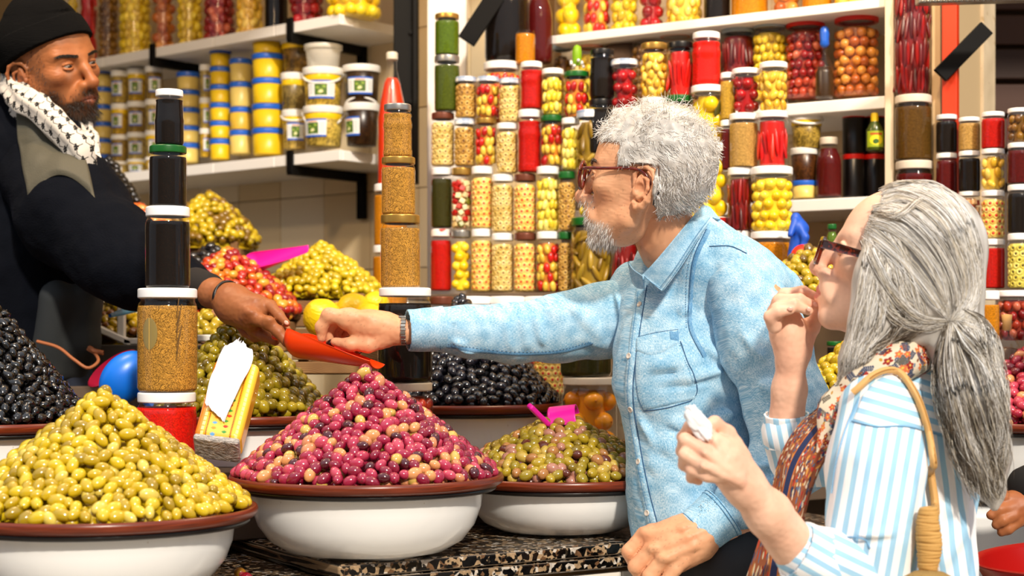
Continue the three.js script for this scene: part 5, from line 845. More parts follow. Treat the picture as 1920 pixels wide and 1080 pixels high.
  const rightPrims = [...limb([[1190, 590, 2.9, 72], [1130, 600, 2.88, 68], [1050, 615, 2.865, 62], [960, 625, 2.845, 54], [880, 622, 2.825, 46], [822, 618, 2.81, 42]], 0.02)];
  const rip = (x, y, z) => N3(x * 16, y * 16, z * 16) * 0.004 + N3(x * 42 + 5, y * 42, z * 42) * 0.0018;
  const tF = folds([[S(1215, 690, 2.66), S(1330, 672, 2.66), 0.012, 0.0135], [S(1240, 715, 2.66), S(1400, 690, 2.64), 0.01, 0.0120], [S(1270, 590, 2.68), S(1300, 575, 2.68), 0.012, 0.0090], [S(1310, 640, 2.66), S(1400, 700, 2.64), 0.012, 0.0135], [S(1330, 800, 2.66), S(1400, 760, 2.64), 0.014, 0.0180], [S(1240, 830, 2.66), S(1380, 900, 2.65), 0.016, 0.0150], [S(1220, 870, 2.67), S(1340, 930, 2.66), 0.014, 0.0120], [S(1250, 790, 2.66), S(1320, 800, 2.66), 0.012, 0.0090], [S(1190, 780, 2.69), S(1230, 840, 2.67), 0.01, 0.0075], [S(1330, 860, 2.66), S(1420, 880, 2.65), 0.014, 0.0150], [S(1225, 600, 2.7), S(1250, 540, 2.72), 0.01, 0.0075], [S(1160, 620, 2.86), S(1180, 700, 2.8), 0.012, 0.0120]]);
  const torsoF = field(torsoPrims, (x, y, z, d) => Math.abs(d) < 0.03 ? tF(x, y, z) + rip(x, y, z) : 0);
  part('shirt_body', nets(torsoF, bounds(torsoPrims, 0.03), 0.004, { uv: metresUV, slack: 0.016 }), denim, man);
  const lF = folds([[S(1370, 600, 2.58), S(1460, 720, 2.56), 0.014, 0.0090], [S(1380, 700, 2.58), S(1500, 760, 2.56), 0.014, 0.0150], [S(1395, 760, 2.57), S(1480, 800, 2.56), 0.012, 0.0135], [S(1400, 800, 2.57), S(1450, 790, 2.56), 0.01, 0.0135], [S(1390, 880, 2.55), S(1450, 870, 2.56), 0.01, 0.0150], [S(1380, 900, 2.55), S(1430, 940, 2.55), 0.011, 0.0150], [S(1400, 930, 2.55), S(1450, 905, 2.55), 0.011, 0.0150], [S(1420, 520, 2.62), S(1500, 640, 2.58), 0.016, 0.0075], [S(1340, 940, 2.55), S(1400, 985, 2.55), 0.008, 0.0075]]);
  const leftF = field(leftPrims, (x, y, z, d) => Math.abs(d) < 0.03 ? lF(x, y, z) + rip(x, y, z) : 0);
  part('sleeve', nets(leftF, bounds(leftPrims, 0.03), 0.004, { uv: (x, y, z) => [x * 0.8 + y * 0.4 - z * 0.4, y * 0.8 - x * 0.4], slack: 0.016 }), denim, man);
  const rF = folds([[S(1030, 580, 2.81), S(1126, 648, 2.83), 0.009, 0.0240], [S(1060, 560, 2.8), S(1130, 640, 2.82), 0.012, 0.0120], [S(1000, 575, 2.8), S(1022, 660, 2.8), 0.007, 0.0075], [S(975, 580, 2.79), S(990, 660, 2.8), 0.007, 0.0060], [S(945, 590, 2.79), S(958, 660, 2.79), 0.007, 0.0045], [S(850, 585, 2.77), S(870, 575, 2.78), 0.008, 0.0090], [S(848, 610, 2.77), S(862, 580, 2.77), 0.008, 0.0075], [S(830, 650, 2.77), S(900, 670, 2.79), 0.008, 0.0090], [S(840, 640, 2.77), S(880, 650, 2.78), 0.008, 0.0075], [S(1090, 590, 2.82), S(1120, 610, 2.82), 0.01, 0.0090]]);
  const rightF = field(rightPrims, (x, y, z, d) => Math.abs(d) < 0.03 ? rF(x, y, z) + rip(x, y, z) * 0.8 : 0);
  part('sleeve', nets(rightF, bounds(rightPrims, 0.03), 0.0036, { uv: (x, y, z) => [y * 1.0 + z * 0.3, x * 0.9 - z * 0.4], slack: 0.016 }), denim, man);
  // cuffs
  const cuff = (a, b, ra, rb) => { const c = [cap(a, b, ra, rb, 0)], q = a.clone().lerp(b, 0.5), n = b.clone().sub(a).normalize(); return nets((x, y, z) => { const t = (x - q.x) * n.x + (y - q.y) * n.y + (z - q.z) * n.z, l = a.distanceTo(b) / 2; const d = c[0].f(x, y, z) + N3(x * 40, y * 40, z * 40) * 0.0015; return Math.max(Math.abs(d + 0.002) - 0.002, Math.abs(t) - l); }, new THREE.Box3().setFromPoints([a, b]).expandByScalar(Math.max(ra, rb) + 0.01), 0.0026, { uv: metresUV, slack: 0.01 }); };
  part('cuff', cuff(P(764, 620, 2.797), P(832, 617, 2.812), 0.0365, 0.0405), denim, man);
  part('cuff', cuff(P(1303, 1003, 2.596), P(1358, 963, 2.605), 0.0395, 0.0485), denim, man);
  { const a = P(1303, 1003, 2.596), b = P(1358, 963, 2.605), q = new THREE.Quaternion().setFromUnitVectors(V(0, 0, 1), b.clone().sub(a).normalize()), ringAt = (t, r) => at(new THREE.TorusGeometry(r, 0.0008, 5, 48), a.clone().lerp(b, t), q); part('cuff_seams', merge([ringAt(0.06, 0.0402), ringAt(0.86, 0.0474), ringAt(0.95, 0.0482)]), M('#4d7fa6', 0.9), man); }
  // placket, pocket, flap, yoke and seams sewn on the surface
  const place = clothOn(torsoF, [[1194, 535], [1180, 640], [1172, 740], [1186, 840], [1200, 920], [1216, 990]], [[1213, 535], [1196, 640], [1186, 740], [1200, 840], [1216, 920], [1234, 990]], 0.0005, 0.0022, 50, 5);
  part('placket', place, denim, man);
  const pocketBody = clothOn(torsoF, [[1193, 655], [1191, 700], [1196, 745], [1206, 770]], [[1273, 640], [1290, 690], [1306, 730], [1304, 748], [1290, 758]].slice(0, 4), 0.0005, 0.0016, 22, 18);
  part('pocket', pocketBody, denim, man);
  part('pocket_flap', clothOn(torsoF, [[1192, 633], [1230, 624], [1272, 618]], [[1193, 660], [1224, 670], [1276, 646]], 0.001, 0.0026, 22, 8), denim, man);
  const dark = M('#2c567e', 0.9), mid = M('#5e8fb4', 0.9), pale = M('#dcecf5', 0.9);
  const seams = [[torsoF, [[1194, 640], [1192, 700], [1197, 745], [1207, 771]]], [torsoF, [[1207, 771], [1250, 765], [1295, 752]]], [torsoF, [[1295, 752], [1307, 735], [1300, 700], [1290, 680], [1276, 640]]], [torsoF, [[1193, 660], [1224, 671], [1276, 648]]], [torsoF, [[1213, 535], [1197, 640], [1187, 740], [1201, 840], [1217, 920], [1235, 990]]], [torsoF, [[1192, 633], [1230, 624], [1272, 618]]], [torsoF, [[1324, 430], [1300, 485], [1292, 560], [1292, 615], [1318, 670]]], [torsoF, [[1330, 462], [1370, 462], [1400, 475]]], [rightF, [[832, 648], [900, 658], [980, 664], [1050, 660], [1112, 644]]], [rightF, [[825, 580], [823, 620], [826, 655]]]].map(([f, p]) => seam(f, p, 0.00085)).filter(Boolean);
  part('seams', merge(seams), dark, man);
  const st = [[torsoF, [[1319, 432], [1294, 485], [1286, 560], [1287, 617]]], [torsoF, [[1199, 640], [1198, 700], [1203, 745], [1211, 765]]], [torsoF, [[1212, 765], [1250, 759], [1290, 747]]], [torsoF, [[1289, 747], [1301, 733], [1294, 700], [1271, 650]]], [torsoF, [[1195, 654], [1224, 664], [1274, 641]]], [torsoF, [[1153, 545], [1150, 590], [1142, 640]]], [rightF, [[834, 643], [900, 653], [980, 659], [1050, 655], [1108, 640]]], [rightF, [[815, 582], [813, 620], [816, 653]]]].map(([f, p]) => stitches(f, p)).filter(Boolean);
  part('stitching', merge(st), mid, man);
  const deep = M('#aac6dc', 0.9, { map: denimTex, bumpMap: denimBump, bumpScale: 0.0003 });
  part('seam_bands', merge([clothOn(torsoF, [[1325, 428], [1300, 485], [1291, 560], [1291, 615], [1318, 672]], [[1333, 432], [1308, 487], [1299, 560], [1299, 613], [1326, 668]], 0.0004, 0.0014, 40, 3), clothOn(torsoF, [[1196, 540], [1184, 640], [1176, 740], [1190, 840], [1205, 920], [1222, 990]], [[1203, 540], [1190, 640], [1181, 740], [1195, 840], [1210, 920], [1227, 990]], 0.001, 0.0026, 50, 2), clothOn(rightF, [[834, 645], [900, 655], [980, 661], [1050, 657], [1108, 641]], [[834, 652], [900, 662], [980, 667], [1050, 663], [1110, 648]], 0.0004, 0.0012, 40, 2), clothOn(torsoF, [[1252, 622], [1272, 619]], [[1254, 640], [1274, 645]], 0.003, 0.001, 6, 6)]), deep, man);
  const btn = lathe([[0.0001, 0.0012], [0.0028, 0.0014], [0.0042, 0.0024], [0.0052, 0.0018], [0.0052, 0]].reverse(), 18);
  for (const [x, y] of [[1201, 572], [1181, 668], [1184, 767], [1199, 866], [1215, 962]]) { const h = hit(torsoF, x, y); if (!h) continue; const n = grad(torsoF, h), b = part('button', btn, M('#cfc6bb', 0.3), man); b.position.copy(h.addScaledVector(n, 0.0022)); b.quaternion.setFromUnitVectors(V(0, 1, 0), n); }
  // collar: near flap, far flap and stand
  const C = (x, y, d) => P(x, y, d);
  part('collar', merge([sheet([C(1317, 384, 2.75), C(1272, 440, 2.682), C(1230, 490, 2.67), C(1205, 516, 2.685)], [C(1336, 408, 2.745), C(1306, 452, 2.655), C(1272, 505, 2.632), C(1242, 546, 2.645)], 0.0035, 26, 8, 0.004, 0, 0.26, 0.045),
    sheet([C(1178, 490, 2.76), C(1188, 505, 2.73), C(1206, 518, 2.7)], [C(1186, 530, 2.75), C(1196, 540, 2.725), C(1208, 542, 2.70)], 0.003, 14, 6, 0.003, 0, 0.06, 0.045),
    sheet([C(1317, 385, 2.75), C(1332, 392, 2.83), C(1320, 410, 2.9)], [C(1336, 409, 2.745), C(1352, 416, 2.83), C(1340, 436, 2.91)], 0.0035, 14, 5, 0, 0, 0.09, 0.04)]), denim, man);
  part('collar_seam', merge([tube([C(1331, 408, 2.735), C(1300, 450, 2.646), C(1266, 502, 2.624), C(1237, 540, 2.639)], 0.0007, 30, 5), tube([C(1208, 518, 2.68), C(1222, 530, 2.646), C(1237, 540, 2.638)], 0.0007, 12, 5)]), mid, man);
  // trousers, belt
  const tr = [blob(1335, 1060, 2.735, 118, 55, 0.09, 0.05), ...limb([[1300, 1070, 2.72, 92], [1290, 1560, 2.7, 72], [1300, 2000, 2.7, 62]], 0.05), ...limb([[1400, 1070, 2.62, 92], [1420, 1600, 2.6, 72], [1440, 2065, 2.6, 62]], 0.05)];
  part('trousers', fieldMesh(tr, 0.012), M('#101218', 0.8), man);
  part('belt', (() => { const c = ell(P(1335, 1022, 2.735), V(0.113, 0.2, 0.098), 0), y0 = hAt(1018, 2.735); return nets((x, y, z) => Math.max(Math.abs(c.f(x, y, z)) - 0.003, Math.abs(y - y0) - 0.017), new THREE.Box3(V(0.2, y0 - 0.03, -2.86), V(0.48, y0 + 0.03, -2.6)), 0.004); })(), M('#2a120a', 0.5), man);
  // watch
  const w0 = P(757, 621, 2.796), links = []; for (let i = 0; i < 22; i++) { const a = i / 22 * 6.283, e = 0.0235; links.push(at(new RoundedBoxGeometry(0.009, 0.0062, 0.003, 1, 0.001), V(w0.x + (i % 2) * 0.0006, w0.y + Math.cos(a) * e, w0.z + Math.sin(a) * e), new THREE.Euler(a + Math.PI / 2, 0, 0))); }
  links.push(at(new RoundedBoxGeometry(0.014, 0.005, 0.02, 2, 0.002), V(w0.x - 0.002, w0.y + 0.0245, w0.z - 0.002)));
  const watch = thing('wristwatch', 'silver wristwatch with link band at the denim cuff', 'watch', V()); part('band', merge(links), M('#a9a49c', 0.25, { metalness: 0.9 }), watch);
  // glasses
  const gl = thing('glasses', 'round tortoiseshell glasses worn by the bearded man', 'glasses', V()); gl.applyMatrix4(HM);
  const tort = M('#7a2a10', 0.2, { map: noiseTex(128, (u, v) => { const k = tileN(u, v, 14) * 0.8 + 0.75; return [k * 1.1, k * 0.8, k * 0.6]; }), clearcoat: 0.6 });
  const ring = (s) => at(new THREE.TorusGeometry(0.0225, 0.0034, 8, 36), V(s * 0.034, -0.004, 0.105), new THREE.Euler(0, s * 0.12, 0));
  part('frame', merge([ring(1), ring(-1), tube([V(-0.013, 0.003, 0.107), V(0, 0.007, 0.11), V(0.013, 0.003, 0.107)], 0.0024, 10, 8), ...[1, -1].map((s) => tube([V(s * 0.056, 0.003, 0.102), V(s * 0.0665, 0.006, 0.094), V(s * 0.073, 0.008, 0.06), V(s * 0.079, 0.011, 0.0), V(s * 0.082, 0.006, -0.016), V(s * 0.081, -0.012, -0.03)], 0.0027, 30, 8))]), tort, gl);
  for (const s of [1, -1]) part('lens', at(new THREE.CircleGeometry(0.0215, 28), V(s * 0.034, -0.004, 0.105), new THREE.Euler(0, s * 0.12, 0)), glass, gl);
  const ear = solo('earring', new THREE.SphereGeometry(0.0022, 12, 8), M('#8d8a86', 0.2, { metalness: 0.9 }), 'small dark stud in the bearded man\'s ear', 'earring'); ear.position.copy(V(0.0765, -0.047, -0.006).applyMatrix4(HM));
  // hair: a close cap and curly strands; beard, moustache, brows
  const hr = rng(101), greys = ['#efedea', '#dedad5', '#fbfaf9', '#c9c4bc', '#b3ada4', '#ffffff', '#d8d4ce', '#8b837a'], sc = [];
  const inHair = (p) => { const ax = Math.abs(p.x); const front = 0.08 - 0.2 * Math.max(0, ax - 0.035); const temple = p.y > 0.052 && p.z < front; const side = p.y > (p.z > 0.0 ? 0.012 : -0.012) && p.z < 0.034 && ax > 0.05; const back = p.z < -0.03 && p.y > -0.075; const ear = ax > 0.062 && p.z > -0.038 && p.z < 0.012 && p.y < 0.018 && p.y > -0.056; return (temple || side || back || (p.y > 0.075 && p.z < 0.062)) && !ear; };
  const skull = ell(V(0, 0.034, -0.014), V(0.079, 0.09, 0.1)), nape = cap(V(0, -0.02, -0.05), V(0, -0.09, -0.06), 0.055, 0.05), capF = (x, y, z) => smin(skull.f(x, y, z), smin(nape.f(x, y, z), headF(x, y, z), 0.02), 0.015);
  const capGeo = nets((x, y, z) => { const d = headF(x, y, z); if (d > 0.03) return d; const lo = inHair(V(x, y, z)) ? 0.006 + N3(x * 55, y * 55, z * 55) * 0.004 + 0.006 * sstep(0.07, 0.11, y) : -0.004; return d - lo; }, new THREE.Box3(V(-0.11, -0.1, -0.14), V(0.11, 0.15, 0.1)), 0.0042, { slack: 0.014, color: (x, y, z) => { const n = N3(x * 80, y * 80, z * 80); return col('#cdc8c1').multiplyScalar(0.85 + n * 0.35); } });
  part('hair', capGeo.applyMatrix4(HM), hairMat, man);
  for (let i = 0; i < 9000; i++) {
    const { p, n } = pick(hr); if (!inHair(p)) continue; const top = sstep(0.05, 0.1, p.y), len = mix(0.014, 0.033, top) * (0.6 + hr() * 0.7) * (p.z > 0.0 && p.y < 0.03 ? 0.55 : 1), pts = [];
    let dir = n.clone().multiplyScalar(0.1 + top * 0.25).add(V((hr() - 0.5) * 0.9, mix(-0.75, 0.25, top), mix(-0.5, -0.1, top) + (p.z > 0.04 ? 0.5 : 0)).add(V(N3(p.x * 22, p.y * 22, p.z * 22), N3(p.x * 22 + 9, p.y * 22, p.z * 22), N3(p.x * 22, p.y * 22 + 9, p.z * 22)).multiplyScalar(1.3))).normalize(), q = p.clone().addScaledVector(n, 0.003);
    const ax = V(hr() - 0.5, hr() - 0.5, hr() - 0.5).normalize(), curl = (0.15 + hr() * 0.55) * mix(0.6, 2.3, top);
    for (let k = 0; k < 7; k++) { pts.push(q.clone()); q.addScaledVector(dir, len / 6); dir.applyAxisAngle(ax, curl * 0.6).addScaledVector(n, -0.12).normalize(); const dd = headF(q.x, q.y, q.z); if (dd < 0.006) q.addScaledVector(grad(headF, q), 0.007 - dd); }
    sc.push({ p: pts, w: 0.00036 + hr() * 0.0002, c: greys[Math.floor(hr() * 8) % (p.y < 0 && hr() < 0.4 ? 8 : 7)] });
  }
  const bd = [];
  for (let i = 0; i < 15000; i++) { const { p, n } = pick(hr), b = beardAt(p.x, p.y, p.z); if (p.z < 0.01 || hr() > b) continue; const len = (0.0045 + hr() * 0.005) * (p.y < -0.1 ? 1.4 : 1), dir = n.clone().multiplyScalar(0.5).add(V((hr() - 0.5) * 0.7, -0.85, (hr() - 0.5) * 0.5)).normalize(); bd.push({ p: [p, p.clone().addScaledVector(dir, len * 0.5), p.clone().addScaledVector(dir, len).add(V(0, -len * 0.2, 0))], w: 0.00042, c: greys[Math.floor(hr() * 8)] }); }
  for (let i = 0; i < 260; i++) { const s = i % 2 ? 1 : -1, t = hr(), p = V(s * mix(0.012, 0.05, t), 0.017 + Math.sin(t * 2.6) * 0.005 + (hr() - 0.5) * 0.004, 0.095 - t * 0.02), d = headF(p.x, p.y, p.z), n = grad(headF, p); p.addScaledVector(n, -d); bd.push({ p: [p, p.clone().addScaledVector(n, 0.003).add(V(s * 0.004, 0.001, -0.001)), p.clone().addScaledVector(n, 0.004).add(V(s * 0.009, 0, -0.003))], w: 0.0004, c: ['#7d766d', '#bdb7ae', '#5d564e'][i % 3] }); }
  part('hair_strands', strands(sc).applyMatrix4(HM), hairMat, man, 'stuff'); part('beard', strands(bd).applyMatrix4(HM), hairMat, man, 'stuff');
}
// ---------- the vendor ----------
{
  const man = thing('person', 'vendor in black beanie, checked scarf and navy jacket holding out the scoop', 'person', V());
  const tone = skinTone('#9a5f38', '#804228', 0.1), HM = pose(99, 123, 3.35, 1, 33, -3, 15);
  const beardAt = (x, y, z) => { const jaw = sstep(-0.036, -0.06, y + 0.14 * (z - 0.03)) * sstep(-0.012, 0.012, z) * (1 - sstep(0.05, 0.075, z) * sstep(-0.082, -0.07, y)), mou = 1.3 * near(x, y, z, 0, -0.059, 0.095, 0.011) + 1.2 * near(Math.abs(x), y, z, 0.014, -0.0605, 0.092, 0.009) + 1.1 * near(Math.abs(x), y, z, 0.024, -0.068, 0.084, 0.01) + 0.9 * near(Math.abs(x), y, z, 0.028, -0.08, 0.078, 0.01); return clamp(jaw * (1 - 0.8 * near(x, y, z, 0, -0.074, 0.096, 0.014)) + mou); };
  const { geo: head, f: headF, pick } = headGeo(HM, { wrinkle: 0.0008, lip: '#8a4a3c', squint: 0.8, width: 0.97, extra: [cap(V(0, -0.05, -0.03), V(0, -0.12, -0.05), 0.054, 0.058, 0.03)] }, tone, (c, x, y, z) => c.lerp(col('#1c110b'), 0.9 * beardAt(x, y, z)).lerp(col('#c79a80'), 0.5 * near(x, y, z, -0.034, -0.02, 0.078, 0.008)));
  const W = 2.93, hd = [...limb([[372, 540, 3.0, 30], [400, 550, 2.97, 27], [432, 562, W, 26]], 0.012), ...limb([[436, 564, W, 27], [482, 576, W - 0.03, 20]], 0.025), ...limb([[440, 580, W, 26], [474, 600, W - 0.03, 20]], 0.025), ...limb([[440, 574, W - 0.01, 27], [468, 586, W - 0.03, 22]], 0.025),
    ...limb([[480, 566, W - 0.02, 14], [507, 574, W - 0.035, 11], [523, 591, W - 0.05, 9.5], [537, 606, W - 0.062, 7.5]], 0.006),
    ...limb([[466, 592, W - 0.045, 15], [503, 606, W - 0.065, 12], [522, 622, W - 0.07, 10.5], [538, 644, W - 0.075, 8.5]], 0.006),
    ...limb([[452, 594, W - 0.01, 14], [474, 618, W - 0.02, 11.5], [496, 630, W - 0.03, 10.5], [516, 640, W - 0.04, 8.5]], 0.005),
    ...limb([[444, 598, W + 0.01, 13], [462, 622, W + 0.004, 10.5], [478, 632, W - 0.005, 9.5], [490, 632, W - 0.015, 8]], 0.005),
    ...limb([[458, 568, W + 0.01, 15], [494, 578, W + 0.012, 12], [520, 600, W - 0.01, 10], [538, 618, W - 0.03, 8]], 0.006)];
  hd.push(...[[480, 562, W - 0.03, 9], [470, 586, W - 0.058, 10], [505, 600, W - 0.075, 6]].map(([x, y, d, r]) => ell(P(x, y, d), V(r, r * 0.7, r).multiplyScalar(W / F), 0.012)), ...limb([[430, 560, W - 0.022, 4], [478, 562, W - 0.042, 4]], 0.01), ...limb([[430, 568, W - 0.028, 4], [466, 584, W - 0.056, 4]], 0.01));
  const frameOf = (g) => [blob(40, 470, 3.42, 135 * g, 190 * g, 0.12 * g, 0.06), blob(40, 700, 3.45, 130 * g, 220 * g, 0.12 * g, 0.06), ...limb([[-60, 300, 3.5, 75 * g], [105, 290, 3.34, 78 * g]], 0.06), ...limb([[30, 230, 3.4, 60 * g], [50, 300, 3.4, 90 * g]], 0.05)];
  const body = fieldMesh([...frameOf(0.85), ...limb([[85, 190, 3.39, 50], [60, 250, 3.41, 60]], 0.03), ...limb([[110, 330, 3.33, 60], [240, 480, 3.16, 45], [385, 545, 2.99, 27]], 0.03), ...limb([[-10, 900, 3.5, 80], [-10, 1700, 3.5, 50]], 0.03), ...limb([[90, 900, 3.42, 80], [100, 1700, 3.42, 50]], 0.03)], 0.012, { color: (x, y, z) => tone(x, y, z, 0.2) });
  part('body', merge([body, head, hand(hd, tone), ...eyes(null, HM, '#1c100a', [0.12, -0.2])]), skinMat, man);
  part('nails', merge(nails([[537, 605, W - 0.075, 5, 3.5, -0.7], [538, 643, W - 0.09, 5, 4, -0.9]])), M('#ffffff', 0.35, { vertexColors: true }), man);
  const fuzz = noiseTex(128, (u, v) => { const k = 0.5 + tileN(u, v, 44) * 0.4; return [k, k, k]; }, false); fuzz.repeat.set(9, 9);
  const navy = M('#070a12', 0.95, { specularIntensity: 0.2, bumpMap: fuzz, bumpScale: 0.001, sheen: 0.15, sheenColor: new THREE.Color('#1c2540'), sheenRoughness: 0.6 }), olive = M('#4a473a', 0.75, { bumpMap: fuzz, bumpScale: 0.0005 }), beanieMat = M('#0a0a0b', 1, { specularIntensity: 0.15, bumpMap: fuzz, bumpScale: 0.0012 });
  const S = (x, y, d) => P(x, y, d), rip = (x, y, z) => N3(x * 13, y * 13, z * 13) * 0.007 + N3(x * 34 + 5, y * 34, z * 34) * 0.0025;
  const tp = frameOf(1), torsoF = field(tp, (x, y, z, d) => Math.abs(d) < 0.03 ? rip(x, y, z) : 0);
  part('jacket', nets(torsoF, bounds(tp, 0.03), 0.007, { uv: metresUV, slack: 0.016 }), navy, man);
  const ap = [...limb([[95, 330, 3.36, 100], [135, 395, 3.27, 96], [215, 470, 3.17, 80], [262, 505, 3.12, 70], [330, 528, 3.05, 46], [372, 541, 3.0, 37]], 0.05)];
  const aF = folds([[S(225, 430, 3.08), S(205, 520, 3.08), 0.016, 0.012], [S(250, 440, 3.06), S(262, 520, 3.05), 0.014, 0.008], [S(200, 440, 3.1), S(190, 540, 3.1), 0.02, 0.01], [S(150, 400, 3.15), S(230, 400, 3.15), 0.02, 0.007], [S(280, 455, 3.05), S(300, 530, 3.05), 0.012, 0.006], [S(100, 360, 3.2), S(60, 480, 3.25), 0.02, 0.009]]);
  const armF = field(ap, (x, y, z, d) => Math.abs(d) < 0.035 ? aF(x, y, z) + rip(x, y, z) : 0);
  part('sleeve', nets(armF, bounds(ap, 0.03), 0.0055, { uv: metresUV, slack: 0.02 }), navy, man);
  part('cuff', fieldMesh(limb([[366, 538, 3.005, 37], [390, 545, 2.985, 34]], 0.01), 0.004), M('#120c0a', 0.9), man);
  const both = (x, y, z) => Math.min(torsoF(x, y, z), armF(x, y, z));
  part('shoulder_panel', slab(30, 26, (u, v) => { const a = new THREE.CatmullRomCurve3([V(30, 196), V(34, 255), V(42, 310), V(52, 366)].map((q) => V(q.x, q.y, 0))).getPoint(v), b = new THREE.CatmullRomCurve3([V(80, 205), V(120, 250), V(160, 300), V(178, 372)].map((q) => V(q.x, q.y, 0))).getPoint(v), p = a.lerp(b, u); p.y -= Math.sin(u * Math.PI) * 40 * v * v; const q = hit(both, p.x, p.y) ?? P(p.x, p.y, 3.3); q.z += N3(q.x * 22, q.y * 14, 3) * 0.008; return q; }, (p) => grad(both, p, 0.012), 0.003, 0.005), olive, man);
  part('jacket_hem', fieldMesh([...limb([[168, 545, 3.33, 26], [160, 640, 3.36, 26], [140, 690, 3.4, 26]], 0.03), ...limb([[110, 560, 3.32, 36], [90, 690, 3.36, 36]], 0.03)], 0.008, { disp: (x, y, z) => N3(x * 20, y * 9, z * 20) * 0.006 }), M('#262a2c', 0.8), man);
  part('trousers', fieldMesh([...limb([[120, 640, 3.42, 48], [110, 800, 3.44, 80], [110, 1700, 3.44, 70]], 0.05), ...limb([[-10, 700, 3.5, 100], [-10, 1700, 3.5, 70]], 0.05)], 0.014), M('#131b2c', 0.9), man);
  // beanie: a knitted dome with a turned up cuff
  const dome = ell(V(0, 0.04, -0.018), V(0.0865, 0.104, 0.112)), cutY = (z) => 0.03 + z * 0.36, hatF = (x, y, z) => { const d = dome.f(x, y, z) + N3(x * 14, y * 14, z * 14 + 3) * 0.009 - (y > 0.11 ? 0.012 * near(x, y, z, 0, 0.14, 0.045, 0.03) + 0.016 * near(x, y, z, 0, 0.145, -0.05, 0.04) : 0), b = cutY(z) - y, fold = Math.max(d - 0.007, b, y - cutY(z) - 0.05 - 0.004 * Math.sin(x * 40)); return Math.min(Math.max(d, b), smin(fold, 9, 0)); };
  part('beanie', nets((x, y, z) => Math.max(hatF(x, y, z), -(dome.f(x, y, z) + 0.016)), new THREE.Box3(V(-0.11, -0.05, -0.15), V(0.11, 0.17, 0.13)), 0.004, { slack: 0.02, uv: metresUV }).applyMatrix4(HM), beanieMat, man);
  // hair at the temple, brows, stubble beard
  const r = rng(77), bd = [];
  for (let i = 0; i < 12000; i++) { const { p, n } = pick(r), side = Math.abs(p.x) > 0.05 && p.z > 0.005 && p.z < 0.05 && p.y < 0.06 && p.y > -0.06 ? 0.5 - p.z * 6 : 0, b = Math.max(beardAt(p.x, p.y, p.z), side); if (r() > b) continue; const len = (0.003 + r() * 0.005) * (p.y < -0.095 ? 2.6 : 1), d = n.clone().add(V((r() - 0.5) * 0.5, -1.1, 0.1)).normalize(); bd.push({ p: [p, p.clone().addScaledVector(d, len * 0.6), p.clone().addScaledVector(d, len)], w: 0.00045, c: ['#140d0a', '#1e140f', '#0c0807', '#3a2c24'][i % 4] }); }
  for (let i = 0; i < 300; i++) { const s = i % 2 ? 1 : -1, t = r(), p = V(s * mix(0.012, 0.052, t), 0.0165 + Math.sin(t * 2.4) * 0.004 + (r() - 0.5) * 0.0045, 0.095 - t * 0.02), d = headF(p.x, p.y, p.z), n = grad(headF, p); p.addScaledVector(n, -d); bd.push({ p: [p, p.clone().addScaledVector(n, 0.002).add(V(s * 0.004, 0.0005, -0.001)), p.clone().addScaledVector(n, 0.002).add(V(s * 0.009, -0.0005, -0.004))], w: 0.0005, c: '#120b08' }); }
  part('beard', strands(bd).applyMatrix4(HM), hairMat, man, 'stuff');
  // black and white checked scarf: folded rolls of cloth round the neck
  const kef = canvasTex(256, 256, (c) => { c.fillStyle = '#c2bdb6'; c.fillRect(0, 0, 256, 256); const q = rng(3); for (let i = -1; i < 5; i++) for (let j = -1; j < 5; j++) { const x = i * 64 + (j % 2 ? 32 : 0), y = j * 64; c.strokeStyle = '#2a2a2c'; c.lineWidth = 3; c.beginPath(); c.moveTo(x, y + 16); c.lineTo(x + 32, y); c.lineTo(x + 64, y + 16); c.moveTo(x + 32, y); c.lineTo(x + 32, y - 34); c.stroke(); c.fillStyle = '#0c0c0e'; c.save(); c.translate(x + 32, y + 2); c.rotate(0.3); c.fillRect(-15, -5, 30, 9); c.fillRect(-5, -13, 9, 24); c.fillRect(6, 3, 12, 8); c.restore(); } });
  const kmat = M('#ffffff', 0.9, { map: kef, bumpMap: kef, bumpScale: 0.0015 }), roll = (pts, rad, rep) => { const g = taper(pts.map((q) => P(...q)), rad.map((x) => x * 3.3 / F), 48, 18), uv = g.attributes.uv, p = g.attributes.position, nn = g.attributes.normal; for (let i = 0; i < p.count; i++) { const k = Math.sin(uv.getY(i) * 6.283 * 5 + N3(p.getX(i) * 12, p.getY(i) * 12, 1) * 3) * 0.0045 + N3(p.getX(i) * 25, p.getY(i) * 25, p.getZ(i) * 25) * 0.008; p.setXYZ(i, p.getX(i) + nn.getX(i) * k, p.getY(i) + nn.getY(i) * k, p.getZ(i) + nn.getZ(i) * k); uv.setXY(i, uv.getX(i) * rep, uv.getY(i) * 1.5); } g.computeVertexNormals(); return g; };
  part('scarf', merge([roll([[30, 150, 3.46], [18, 152, 3.38], [36, 180, 3.3], [74, 205, 3.255], [106, 234, 3.235], [136, 268, 3.22], [160, 308, 3.22], [178, 352, 3.24]], [12, 18, 22, 24, 25, 25, 22, 10], 5), roll([[20, 175, 3.42], [42, 205, 3.33], [90, 238, 3.3], [130, 256, 3.28], [160, 290, 3.26], [180, 345, 3.26]], [10, 20, 22, 22, 20, 10], 4), roll([[176, 335, 3.26], [172, 285, 3.28], [158, 250, 3.33], [120, 238, 3.42]], [10, 17, 18, 18], 3)]), kmat, man);
  // bracelets and tie strings
  const wr = P(428, 559, 2.935), ax = P(432, 562, 2.93).sub(P(400, 550, 2.97)).normalize();
  const br = thing('bracelet', 'two black cord bracelets on the vendor\'s wrist', 'bracelet', V());
